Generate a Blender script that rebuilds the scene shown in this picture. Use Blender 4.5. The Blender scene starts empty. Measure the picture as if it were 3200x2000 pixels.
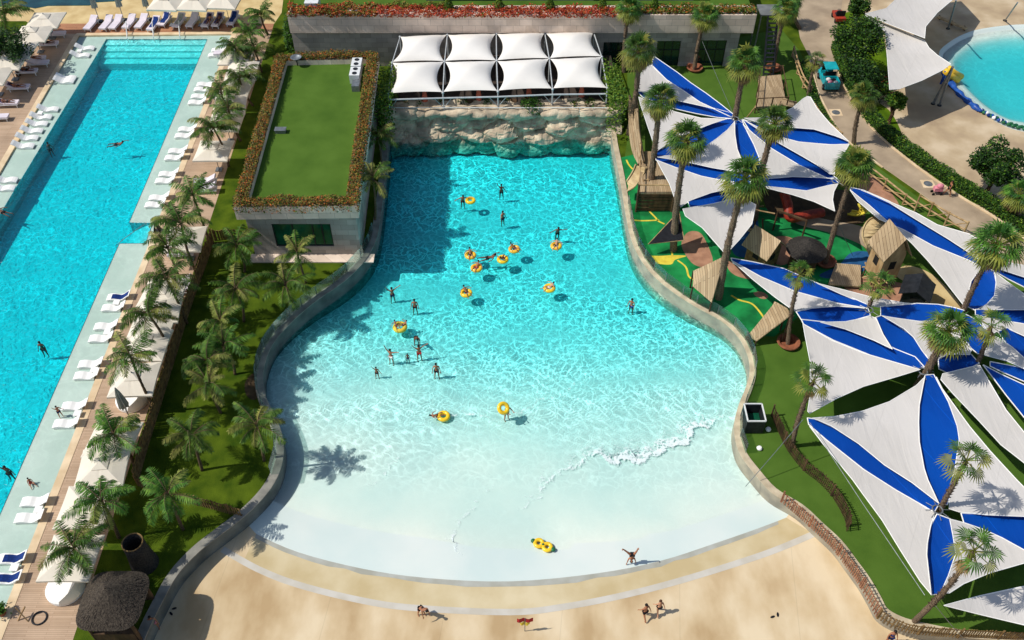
import bpy, bmesh, math, random
from math import sin, cos, pi, radians, atan2, sqrt, floor
from mathutils import Vector, Matrix, noise
from mathutils.geometry import delaunay_2d_cdt

SC = bpy.context.scene
# ---------------- camera, world, sun, exposure ----------------
FPX, PITCH, CAMH = 2850.0, radians(46.5), 52.0
cam_d = bpy.data.cameras.new("camera"); cam = bpy.data.objects.new("camera", cam_d)
SC.collection.objects.link(cam); SC.camera = cam
cam.location = (0, 0, CAMH); cam.rotation_euler = (pi/2 - PITCH, 0, 0)
cam_d.sensor_width = 36.0; cam_d.lens = 36.0*FPX/3200.0
cam_d.clip_start = 0.5; cam_d.clip_end = 3000.0
W = bpy.data.worlds.new("World"); SC.world = W; W.use_nodes = True
SUN_EL, SUN_AZ = radians(52), radians(-98)      # azimuth from +Y, clockwise
nt = W.node_tree; bg = nt.nodes["Background"]
sky = nt.nodes.new("ShaderNodeTexSky"); sky.sky_type = 'NISHITA'; sky.sun_disc = False
sky.sun_elevation = SUN_EL; sky.sun_rotation = SUN_AZ
nt.links.new(sky.outputs[0], bg.inputs[0]); bg.inputs[1].default_value = 0.11
sd = bpy.data.lights.new("sun", 'SUN'); sd.energy = 3.95; sd.angle = radians(0.5); sd.color = (1.0, 0.965, 0.90)
so = bpy.data.objects.new("sun", sd); SC.collection.objects.link(so)
_s = Vector((sin(SUN_AZ)*cos(SUN_EL), cos(SUN_AZ)*cos(SUN_EL), sin(SUN_EL)))
so.rotation_euler = _s.to_track_quat('Z', 'Y').to_euler(); so.location = _s*200
SC.view_settings.view_transform = 'Standard'; SC.view_settings.look = 'None'
SC.view_settings.exposure = 0.0; SC.view_settings.gamma = 1.0
try: SC.cycles.transparent_max_bounces = 16
except Exception: pass

# ---------------- pixel (3200x2000) to world ----------------
CP, SP = cos(PITCH), sin(PITCH)
def ray(px, py):
    u = (px-1600)/FPX; v = (py-1000)/FPX
    return Vector((u, CP - v*SP, -SP - v*CP))
def P(px, py, z=0.0):
    d = ray(px, py); t = (z-CAMH)/d.z
    return Vector((d.x*t, d.y*t, z))
def PY(px, py, Y):
    d = ray(px, py); t = Y/d.y
    return Vector((d.x*t, Y, CAMH + d.z*t))
def fit_h(base, crown):
    b = P(*base); d = ray(*crown)
    t = (b.x*d.x + b.y*d.y)/(d.x*d.x + d.y*d.y)
    return CAMH + d.z*t

# ---------------- materials ----------------
M = {}
def srgb(r, g, b):
    f = lambda c: ((c/255.0)/12.92 if c/255.0 <= 0.04045 else (((c/255.0)+0.055)/1.055)**2.4)
    return (f(r), f(g), f(b))
def mat(name, c1, c2=None, scale=1.0, rough=0.7, bump=0.0, bscale=None, metal=0.0, detail=4, space='Position',
        c3=None, trans=0.0, spec=0.3, stretch=None, lo=0.35, hi=0.65, rnd=0.0):
    m = bpy.data.materials.new(name); m.use_nodes = True; n = m.node_tree; L = n.links
    b = n.nodes["Principled BSDF"]; b.inputs["Roughness"].default_value = rough
    b.inputs["Metallic"].default_value = metal
    b.inputs["Specular IOR Level"].default_value = spec
    c2 = c2 or tuple(x*0.82 for x in c1)
    if space == 'Position':
        g = n.nodes.new("ShaderNodeNewGeometry").outputs["Position"]
    else:
        g = n.nodes.new("ShaderNodeTexCoord").outputs["Object"]
    if stretch:
        mp = n.nodes.new("ShaderNodeMapping"); mp.inputs["Scale"].default_value = stretch[:3]
        if len(stretch) > 3: mp.inputs["Rotation"].default_value = (0, 0, stretch[3])
        L.new(g, mp.inputs[0]); g = mp.outputs[0]
    t = n.nodes.new("ShaderNodeTexNoise"); t.inputs["Scale"].default_value = scale; t.inputs["Detail"].default_value = detail
    L.new(g, t.inputs["Vector"])
    r = n.nodes.new("ShaderNodeValToRGB"); r.color_ramp.elements[0].position = lo; r.color_ramp.elements[1].position = hi
    r.color_ramp.elements[0].color = (*c2, 1); r.color_ramp.elements[1].color = (*c1, 1)
    if c3:
        e = r.color_ramp.elements.new((lo+hi)/2); e.color = (*c3, 1)
    L.new(t.outputs[0], r.inputs[0]); col = r.outputs[0]
    if rnd:
        oi = n.nodes.new("ShaderNodeObjectInfo"); hs = n.nodes.new("ShaderNodeHueSaturation")
        mr = n.nodes.new("ShaderNodeMapRange"); mr.inputs[3].default_value = 1-rnd; mr.inputs[4].default_value = 1+rnd
        L.new(oi.outputs["Random"], mr.inputs[0]); L.new(mr.outputs[0], hs.inputs["Value"])
        mr2 = n.nodes.new("ShaderNodeMapRange"); mr2.inputs[3].default_value = 0.5-rnd*0.06; mr2.inputs[4].default_value = 0.5+rnd*0.06
        L.new(oi.outputs["Random"], mr2.inputs[0]); L.new(mr2.outputs[0], hs.inputs["Hue"])
        L.new(col, hs.inputs["Color"]); col = hs.outputs[0]
    L.new(col, b.inputs["Base Color"])
    if bump:
        t2 = n.nodes.new("ShaderNodeTexNoise"); t2.inputs["Scale"].default_value = bscale or scale*4; t2.inputs["Detail"].default_value = 5
        L.new(g, t2.inputs["Vector"])
        bp = n.nodes.new("ShaderNodeBump"); bp.inputs["Strength"].default_value = min(1, bump); bp.inputs["Distance"].default_value = 0.1*bump
        L.new(t2.outputs[0], bp.inputs["Height"]); L.new(bp.outputs[0], b.inputs["Normal"])
    if trans:
        tr = n.nodes.new("ShaderNodeBsdfTranslucent"); L.new(col, tr.inputs[0])
        mx = n.nodes.new("ShaderNodeMixShader"); mx.inputs[0].default_value = trans
        L.new(b.outputs[0], mx.inputs[1]); L.new(tr.outputs[0], mx.inputs[2])
        L.new(mx.outputs[0], n.nodes["Material Output"].inputs[0])
    M[name] = m; return m

def plank_mat(name, c1, c2, width=0.14, ang=0.0, rough=0.7, gap=(0.05, 0.035, 0.02)):
    """boards: brick texture with long rows"""
    m = bpy.data.materials.new(name); m.use_nodes = True; n = m.node_tree; L = n.links
    b = n.nodes["Principled BSDF"]; b.inputs["Roughness"].default_value = rough; b.inputs["Specular IOR Level"].default_value = 0.25
    g = n.nodes.new("ShaderNodeNewGeometry").outputs["Position"]
    mp = n.nodes.new("ShaderNodeMapping"); mp.inputs["Rotation"].default_value = (0, 0, ang); L.new(g, mp.inputs[0])
    br = n.nodes.new("ShaderNodeTexBrick"); br.inputs["Scale"].default_value = 1.0
    br.inputs["Brick Width"].default_value = 2.4; br.inputs["Row Height"].default_value = width
    br.inputs["Mortar Size"].default_value = 0.008; br.inputs["Color1"].default_value = (*c1, 1); br.inputs["Color2"].default_value = (*c2, 1)
    br.inputs["Mortar"].default_value = (*gap, 1); L.new(mp.outputs[0], br.inputs[0])
    t = n.nodes.new("ShaderNodeTexNoise"); t.inputs["Scale"].default_value = 0.35; t.inputs["Detail"].default_value = 5; L.new(g, t.inputs[0])
    mr = n.nodes.new("ShaderNodeMapRange"); mr.inputs[1].default_value = 0.3; mr.inputs[2].default_value = 0.7
    mr.inputs[3].default_value = 0.78; mr.inputs[4].default_value = 1.15; L.new(t.outputs[0], mr.inputs[0])
    v = n.nodes.new("ShaderNodeVectorMath"); v.operation = 'SCALE'; L.new(br.outputs[0], v.inputs[0]); L.new(mr.outputs[0], v.inputs["Scale"])
    L.new(v.outputs[0], b.inputs["Base Color"]); M[name] = m; return m

def block_mat(name, c1, c2, w=0.9, h=0.45, mortar=(0.16, 0.14, 0.12), ms=0.012, rough=0.8, wall=False, bump=0.2):
    """stone slabs / blocks with joints and stains"""
    m = bpy.data.materials.new(name); m.use_nodes = True; n = m.node_tree; L = n.links
    b = n.nodes["Principled BSDF"]; b.inputs["Roughness"].default_value = rough; b.inputs["Specular IOR Level"].default_value = 0.25
    g = n.nodes.new("ShaderNodeNewGeometry").outputs["Position"]
    vec = g
    if wall:
        sx = n.nodes.new("ShaderNodeSeparateXYZ"); L.new(g, sx.inputs[0])
        ad = n.nodes.new("ShaderNodeMath"); L.new(sx.outputs[0], ad.inputs[0]); L.new(sx.outputs[1], ad.inputs[1])
        cx = n.nodes.new("ShaderNodeCombineXYZ"); L.new(ad.outputs[0], cx.inputs[0]); L.new(sx.outputs[2], cx.inputs[1]); vec = cx.outputs[0]
    br = n.nodes.new("ShaderNodeTexBrick"); br.inputs["Scale"].default_value = 1.0
    br.inputs["Brick Width"].default_value = w; br.inputs["Row Height"].default_value = h
    br.inputs["Mortar Size"].default_value = ms; br.inputs["Color1"].default_value = (*c1, 1); br.inputs["Color2"].default_value = (*c2, 1)
    br.inputs["Mortar"].default_value = (*mortar, 1); br.inputs["Bias"].default_value = -0.2; L.new(vec, br.inputs[0])
    t = n.nodes.new("ShaderNodeTexNoise"); t.inputs["Scale"].default_value = 0.5; t.inputs["Detail"].default_value = 6; L.new(g, t.inputs[0])
    mr = n.nodes.new("ShaderNodeMapRange"); mr.inputs[1].default_value = 0.3; mr.inputs[2].default_value = 0.7
    mr.inputs[3].default_value = 0.75; mr.inputs[4].default_value = 1.15; L.new(t.outputs[0], mr.inputs[0])
    v = n.nodes.new("ShaderNodeVectorMath"); v.operation = 'SCALE'; L.new(br.outputs[0], v.inputs[0]); L.new(mr.outputs[0], v.inputs["Scale"])
    L.new(v.outputs[0], b.inputs["Base Color"]); M[name] = m; return m

mat("grass", srgb(86, 104, 24), srgb(50, 72, 14), 0.7, 0.95, 0.7, 18, c3=srgb(72, 90, 20), spec=0.05, detail=12, lo=0.32, hi=0.68)
mat("grass_lawn", srgb(96, 122, 24), srgb(56, 84, 14), 0.5, 0.95, 0.6, 22, c3=srgb(82, 108, 18), spec=0.05, detail=8)
mat("turf", srgb(82, 110, 42), srgb(68, 96, 34), 0.5, 0.95, 0.5, 30, c3=srgb(76, 104, 38), spec=0.05, detail=12, lo=0.3, hi=0.7)
mat("rubber_green", srgb(28, 142, 72), srgb(12, 98, 48), 0.6, 0.8, 0.1, spec=0.2, detail=6)
mat("rubber_yellow", srgb(225, 205, 70), srgb(205, 180, 60), 2, 0.8)
mat("rubber_tan", srgb(178, 132, 104), srgb(150, 108, 84), 1.2, 0.85, detail=6)
mat("rubber_blue", srgb(36, 92, 140), srgb(26, 72, 112), 1, 0.8)
mat("sand", srgb(214, 190, 140), srgb(190, 162, 112), 0.6, 0.95, 0.3, 12, detail=8, spec=0.1)
mat("plaza_concrete", srgb(218, 198, 164), srgb(180, 152, 112), 0.3, 0.85, 0.1, 8, c3=srgb(202, 178, 140), detail=10, spec=0.2, lo=0.34, hi=0.66, stretch=(1.3, .7, 1))
mat("beach_concrete", srgb(210, 194, 158), srgb(190, 170, 128), 0.35, 0.85, 0.1, 8, detail=9, spec=0.2)
mat("wet_edge", srgb(176, 176, 166), srgb(160, 158, 144), 0.9, 0.5, detail=7)
mat("plaza_band", srgb(200, 194, 182), srgb(188, 180, 164), 0.8, 0.85)
mat("stone_plaza", srgb(202, 182, 152), srgb(164, 142, 114), 0.3, 0.85, 0.15, 6, c3=srgb(182, 160, 128), detail=9, spec=0.15)
mat("road_asphalt", srgb(178, 158, 132), srgb(150, 132, 110), 0.45, 0.9, 0.15, 12, detail=9, spec=0.1)
mat("coping", srgb(228, 204, 168), srgb(205, 178, 140), 0.8, 0.8, detail=6)
mat("shelf_plaster", srgb(200, 214, 205), srgb(184, 202, 192), 0.25, 0.7, detail=5)
mat("pool_white", srgb(214, 220, 212), srgb(198, 212, 206), 0.18, 0.7, 0.05, 4, detail=7)
mat("pool_floor_left", srgb(84, 210, 216), srgb(72, 200, 208), 0.3, 0.5)
mat("wall_plaster", srgb(176, 166, 144), srgb(140, 134, 120), 0.8, 0.85, 0.1, detail=7)
mat("wall_cap", srgb(206, 190, 160), srgb(172, 156, 130), 1.2, 0.8, detail=7)
mat("soil", srgb(92, 74, 50), srgb(66, 52, 36), 1.5, 0.95, 0.4)
block_mat("stone_wall", srgb(176, 166, 156), srgb(146, 138, 130), 1.1, 0.55, srgb(120, 112, 104), 0.01, wall=True)
block_mat("stone_wall_tan_sunlit", srgb(236, 214, 194), srgb(214, 192, 172), 1.3, 0.7, srgb(140, 126, 110), 0.01, wall=True)  # tan stone brightened: sunlight on the long parapet put into the colour
plank_mat("deck_wood", srgb(192, 164, 136), srgb(178, 150, 122), 0.13, radians(0), gap=srgb(142, 114, 90))
plank_mat("deck_red", srgb(188, 134, 98), srgb(166, 116, 84), 0.13, 0, gap=srgb(110, 74, 52))
plank_mat("play_wood", srgb(182, 158, 124), srgb(156, 132, 100), 0.16, radians(90), gap=srgb(70, 50, 36))
mat("wood_dark", srgb(96, 72, 48), srgb(60, 44, 30), 3, 0.8, 0.3, 14, stretch=(1, 1, 0.3))
mat("wood_tan", srgb(190, 160, 116), srgb(150, 120, 82), 2.5, 0.8, 0.3, 14, stretch=(1, 1, 0.3), detail=7)
mat("fence_wood", srgb(140, 112, 70), srgb(96, 74, 44), 3, 0.85, 0.3, 12)
mat("fence_red", srgb(168, 118, 88), srgb(116, 76, 56), 3, 0.85, 0.3, 12)
mat("wall_shaded_grey", srgb(118, 122, 116), srgb(88, 92, 88), 0.8, 0.85, 0.1, detail=8)  # darkened grey: shade and wet of the inner face put into the colour
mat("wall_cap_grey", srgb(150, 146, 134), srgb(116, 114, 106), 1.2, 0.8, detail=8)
mat("pool_step", srgb(150, 228, 226), srgb(138, 218, 216), 0.5, 0.6)
mat("foam_lace", srgb(238, 244, 242), srgb(226, 238, 236), 2.5, 0.8)
def lace():
    n = M["foam_lace"].node_tree; L = n.links; b = n.nodes["Principled BSDF"]
    g = n.nodes.new("ShaderNodeNewGeometry").outputs["Position"]; at = n.nodes.new("ShaderNodeAttribute"); at.attribute_name = "dens"
    t = n.nodes.new("ShaderNodeTexNoise"); t.inputs["Scale"].default_value = 1.6; t.inputs["Detail"].default_value = 10; t.inputs["Roughness"].default_value = 0.68; L.new(g, t.inputs[0])
    v = n.nodes.new("ShaderNodeTexVoronoi"); v.feature = 'DISTANCE_TO_EDGE'; v.inputs["Scale"].default_value = 3.2
    ad = n.nodes.new("ShaderNodeVectorMath"); L.new(g, ad.inputs[0]); L.new(t.outputs["Color"], ad.inputs[1]); L.new(ad.outputs[0], v.inputs["Vector"])
    def m_(op, a, b_):
        x = n.nodes.new("ShaderNodeMath"); x.operation = op
        for i, q in enumerate((a, b_)):
            if isinstance(q, (int, float)): x.inputs[i].default_value = q
            else: L.new(q, x.inputs[i])
        return x.outputs[0]
    k = m_('ADD', m_('SUBTRACT', t.outputs[0], 0.5), m_('SUBTRACT', 0.16, v.outputs["Distance"]))
    k = m_('ADD', m_('MULTIPLY', at.outputs["Fac"], 1.0), m_('MULTIPLY', k, 1.5)); k = m_('SUBTRACT', k, 0.52); k = m_('MULTIPLY', k, 2.6)
    x = n.nodes.new("ShaderNodeClamp"); L.new(k, x.inputs[0]); x.inputs["Max"].default_value = 0.85
    k = m_('MULTIPLY', x.outputs[0], m_('MINIMUM', m_('MULTIPLY', at.outputs["Fac"], 4.0), 1.0))
    tr = n.nodes.new("ShaderNodeBsdfTransparent"); mx = n.nodes.new("ShaderNodeMixShader"); L.new(k, mx.inputs[0]); L.new(tr.outputs[0], mx.inputs[1]); L.new(b.outputs[0], mx.inputs[2]); L.new(mx.outputs[0], n.nodes["Material Output"].inputs[0])
lace()
mat("metal_pale", srgb(190, 194, 194), srgb(172, 176, 178), 3, 0.4, spec=0.5)
mat("rock", srgb(218, 200, 172), srgb(158, 142, 122), 0.9, 0.9, 0.8, 5, c3=srgb(192, 174, 148), detail=8, spec=0.15)
mat("fabric_white", srgb(212, 206, 199), srgb(202, 196, 188), 0.2, 0.75, trans=0.08, spec=0.15, detail=3)
mat("fabric_tent", srgb(240, 235, 226), srgb(232, 227, 218), 0.3, 0.6, trans=0.06, spec=0.2)
mat("fabric_blue", srgb(0, 76, 172), srgb(0, 66, 158), 0.2, 0.6, trans=0.14, spec=0.2, detail=3)
mat("fabric_umbrella", srgb(236, 226, 208), srgb(224, 214, 196), 0.6, 0.75, trans=0.1, spec=0.15, space='Object')
mat("fabric_umbrella_grey", srgb(170, 172, 160), srgb(140, 142, 134), 3, 0.8, space='Object')
mat("lounger_white", srgb(246, 244, 238), srgb(236, 233, 226), 1.5, 0.5, space='Object', spec=0.3)
mat("cushion_lilac", srgb(226, 214, 218), srgb(210, 200, 206), 2, 0.7, space='Object')
mat("towel_blue", srgb(16, 52, 120), srgb(10, 38, 96), 6, 0.9, 0.3, 30, space='Object')
mat("towel_tan", srgb(196, 158, 108), srgb(176, 138, 90), 6, 0.9, space='Object')
mat("towel_purple", srgb(86, 74, 116), srgb(60, 52, 88), 6, 0.9, space='Object')
mat("metal_white", srgb(226, 226, 222), srgb(210, 210, 206), 3, 0.4, spec=0.5)
mat("metal_grey", srgb(140, 144, 146), srgb(112, 116, 118), 3, 0.45, metal=0.5)
mat("metal_dark", srgb(48, 50, 54), srgb(34, 36, 40), 3, 0.5, metal=0.3)
mat("palm_trunk", srgb(150, 128, 104), srgb(84, 68, 54), 9, 0.95, 1.0, 14, detail=7, space='Object', stretch=(1, 1, 2.5))
mat("palm_trunk_smooth", srgb(116, 96, 70), srgb(78, 62, 46), 6, 0.9, 0.6, 10, detail=6, space='Object', stretch=(1, 1, 3))
mat("frond_green", srgb(116, 150, 54), srgb(60, 96, 32), 2.2, 0.6, space='Object', trans=0.25, rnd=0.2, c3=srgb(72, 108, 36))
mat("frond_olive", srgb(156, 158, 76), srgb(104, 114, 50), 2.2, 0.65, space='Object', trans=0.25, rnd=0.2)
mat("fan_green", srgb(98, 138, 48), srgb(42, 80, 30), 1.8, 0.55, space='Object', trans=0.25, rnd=0.2, c3=srgb(60, 96, 32))
mat("fan_yellow", srgb(150, 150, 62), srgb(104, 114, 44), 1.8, 0.6, space='Object', trans=0.25, rnd=0.15)
mat("fan_dead", srgb(158, 132, 84), srgb(108, 88, 58), 3, 0.9, space='Object', trans=0.1)
mat("leaf_dark", srgb(44, 76, 26), srgb(20, 44, 14), 1.4, 0.6, space='Object', trans=0.2, rnd=0.1)
mat("leaf_mid", srgb(76, 118, 30), srgb(44, 82, 18), 1.6, 0.6, space='Object', trans=0.2)
mat("leaf_light", srgb(126, 150, 44), srgb(88, 118, 32), 1.6, 0.6, space='Object', trans=0.2)
mat("leaf_olive", srgb(140, 120, 50), srgb(100, 92, 36), 1.6, 0.7, space='Object', trans=0.15)
mat("leaf_orange", srgb(196, 112, 48), srgb(150, 82, 34), 1.6, 0.7, space='Object', trans=0.15)
mat("flower_red", srgb(190, 76, 44), srgb(146, 50, 30), 2.5, 0.7, space='Object', trans=0.15)
mat("thatch", srgb(88, 78, 66), srgb(50, 43, 37), 10, 0.95, 0.9, 26, detail=7, space='Object', stretch=(1, 1, 0.15))
mat("thatch_dark", srgb(72, 66, 60), srgb(42, 40, 38), 10, 0.95, 0.9, 26, space='Object')
mat("terracotta", srgb(150, 92, 64), srgb(120, 70, 48), 2.5, 0.8, space='Object')
mat("ring_yellow", srgb(250, 208, 40), srgb(240, 190, 34), 2, 0.3, spec=0.5, space='Object')
mat("ring_orange", srgb(248, 194, 60), srgb(238, 178, 48), 2, 0.3, spec=0.5, space='Object')
mat("ring_green", srgb(40, 110, 70), srgb(28, 84, 52), 2, 0.4, space='Object')
mat("skin_tan", srgb(176, 120, 88), srgb(150, 98, 70), 3, 0.6, space='Object')
mat("skin_dark", srgb(128, 84, 62), srgb(104, 66, 48), 3, 0.6, space='Object')
mat("skin_fair", srgb(206, 156, 124), srgb(184, 134, 102), 3, 0.6, space='Object')
mat("hair_dark", srgb(34, 24, 20), srgb(20, 15, 13), 8, 0.7, space='Object')
mat("hair_brown", srgb(96, 62, 38), srgb(66, 42, 26), 8, 0.7, space='Object')
mat("cloth_black", srgb(28, 28, 34), srgb(18, 18, 24), 4, 0.8, space='Object')
mat("cloth_navy", srgb(30, 40, 84), srgb(22, 30, 62), 4, 0.8, space='Object')
mat("cloth_red", srgb(190, 40, 48), srgb(150, 28, 36), 4, 0.8, space='Object')
mat("cloth_white", srgb(224, 220, 214), srgb(200, 196, 192), 4, 0.8, space='Object')
mat("cloth_pink", srgb(226, 150, 160), srgb(204, 120, 136), 4, 0.8, space='Object')
mat("umbrella_salmon", srgb(214, 112, 86), srgb(184, 90, 68), 4, 0.8, space='Object')
mat("slide_red", srgb(176, 62, 40), srgb(130, 42, 28), 3, 0.5)
mat("slide_tan", srgb(202, 178, 132), srgb(172, 146, 104), 2, 0.6)
mat("teal_paint", srgb(30, 170, 178), srgb(20, 146, 156), 2, 0.35, spec=0.5)
mat("yellow_plastic", srgb(246, 200, 60), srgb(226, 178, 44), 2, 0.4)
mat("blue_plastic", srgb(40, 90, 170), srgb(26, 66, 136), 2, 0.4)
mat("terrace_floor_shaded", srgb(70, 58, 50), srgb(46, 40, 36), 1.2, 0.85)  # darkened so the canopy gaps look black: shade put into the colour
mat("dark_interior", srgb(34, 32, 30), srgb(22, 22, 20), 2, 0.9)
mat("glass_dark", srgb(24, 56, 48), srgb(16, 40, 36), 0.6, 0.08, spec=0.8)
mat("glass_teal", srgb(20, 92, 66), srgb(14, 66, 48), 0.6, 0.06, spec=0.8)
mat("roof_grey", srgb(120, 122, 120), srgb(96, 98, 98), 1, 0.8)
mat("dark_water", srgb(30, 74, 78), srgb(16, 50, 56), 0.6, 0.15, 0.3, 3, spec=0.5)
mat("foam", srgb(214, 230, 226), srgb(190, 220, 216), 2.5, 0.8, 0.5, 9)

def fabric_seams(name, ang, width, k):
    m = M[name]; n = m.node_tree; L = n.links; b = n.nodes["Principled BSDF"]; src = b.inputs["Base Color"].links[0].from_socket
    g = n.nodes.new("ShaderNodeNewGeometry").outputs["Position"]; mp = n.nodes.new("ShaderNodeMapping"); mp.inputs["Rotation"].default_value = (0, 0, ang); L.new(g, mp.inputs[0])
    sx = n.nodes.new("ShaderNodeSeparateXYZ"); L.new(mp.outputs[0], sx.inputs[0])
    pp = n.nodes.new("ShaderNodeMath"); pp.operation = 'PINGPONG'; pp.inputs[1].default_value = width; L.new(sx.outputs[0], pp.inputs[0])
    lt = n.nodes.new("ShaderNodeMath"); lt.operation = 'LESS_THAN'; lt.inputs[1].default_value = 0.025; L.new(pp.outputs[0], lt.inputs[0])
    mr = n.nodes.new("ShaderNodeMapRange"); mr.inputs[3].default_value = 1.0; mr.inputs[4].default_value = k; L.new(lt.outputs[0], mr.inputs[0])
    v = n.nodes.new("ShaderNodeVectorMath"); v.operation = 'SCALE'; L.new(src, v.inputs[0]); L.new(mr.outputs[0], v.inputs["Scale"]); L.new(v.outputs[0], b.inputs["Base Color"])
    t = n.nodes.new("ShaderNodeTexNoise"); t.inputs["Scale"].default_value = 0.55; t.inputs["Detail"].default_value = 4; t.inputs["Distortion"].default_value = 1.2
    m2 = n.nodes.new("ShaderNodeMapping"); m2.inputs["Scale"].default_value = (1.8, .35, 1); m2.inputs["Rotation"].default_value = (0, 0, ang+.5); L.new(g, m2.inputs[0]); L.new(m2.outputs[0], t.inputs[0])
    bp = n.nodes.new("ShaderNodeBump"); bp.inputs["Strength"].default_value = 0.28; bp.inputs["Distance"].default_value = 0.2; L.new(t.outputs[0], bp.inputs["Height"])
    if 'fabric' in name: L.new(bp.outputs[0], b.inputs["Normal"])
fabric_seams("plaza_concrete", 0.12, 3.6, 0.9)
fabric_seams("fabric_white", 0.5, 1.9, 0.93); fabric_seams("fabric_blue", -0.4, 1.6, 1.45)
def glass_mat():
    m = bpy.data.materials.new("balustrade_glass"); m.use_nodes = True; n = m.node_tree; L = n.links
    for x in list(n.nodes):
        if x.type == 'BSDF_PRINCIPLED': n.nodes.remove(x)
    t = n.nodes.new("ShaderNodeBsdfTransparent"); t.inputs[0].default_value = (0.88, 0.95, 0.92, 1)
    g = n.nodes.new("ShaderNodeBsdfGlossy"); g.inputs["Roughness"].default_value = 0.08; g.inputs[0].default_value = (0.9, 0.95, 0.95, 1)
    mx = n.nodes.new("ShaderNodeMixShader"); lw = n.nodes.new("ShaderNodeLayerWeight"); lw.inputs[0].default_value = 0.12
    df = n.nodes.new("ShaderNodeBsdfTranslucent"); df.inputs[0].default_value = (0.62, 0.72, 0.68, 1)
    m2 = n.nodes.new("ShaderNodeMixShader"); m2.inputs[0].default_value = 0.22; L.new(t.outputs[0], m2.inputs[1]); L.new(df.outputs[0], m2.inputs[2])
    L.new(lw.outputs["Fresnel"], mx.inputs[0]); L.new(m2.outputs[0], mx.inputs[1]); L.new(g.outputs[0], mx.inputs[2])
    L.new(mx.outputs[0], n.nodes["Material Output"].inputs[0]); M["balustrade_glass"] = m
glass_mat()

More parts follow.
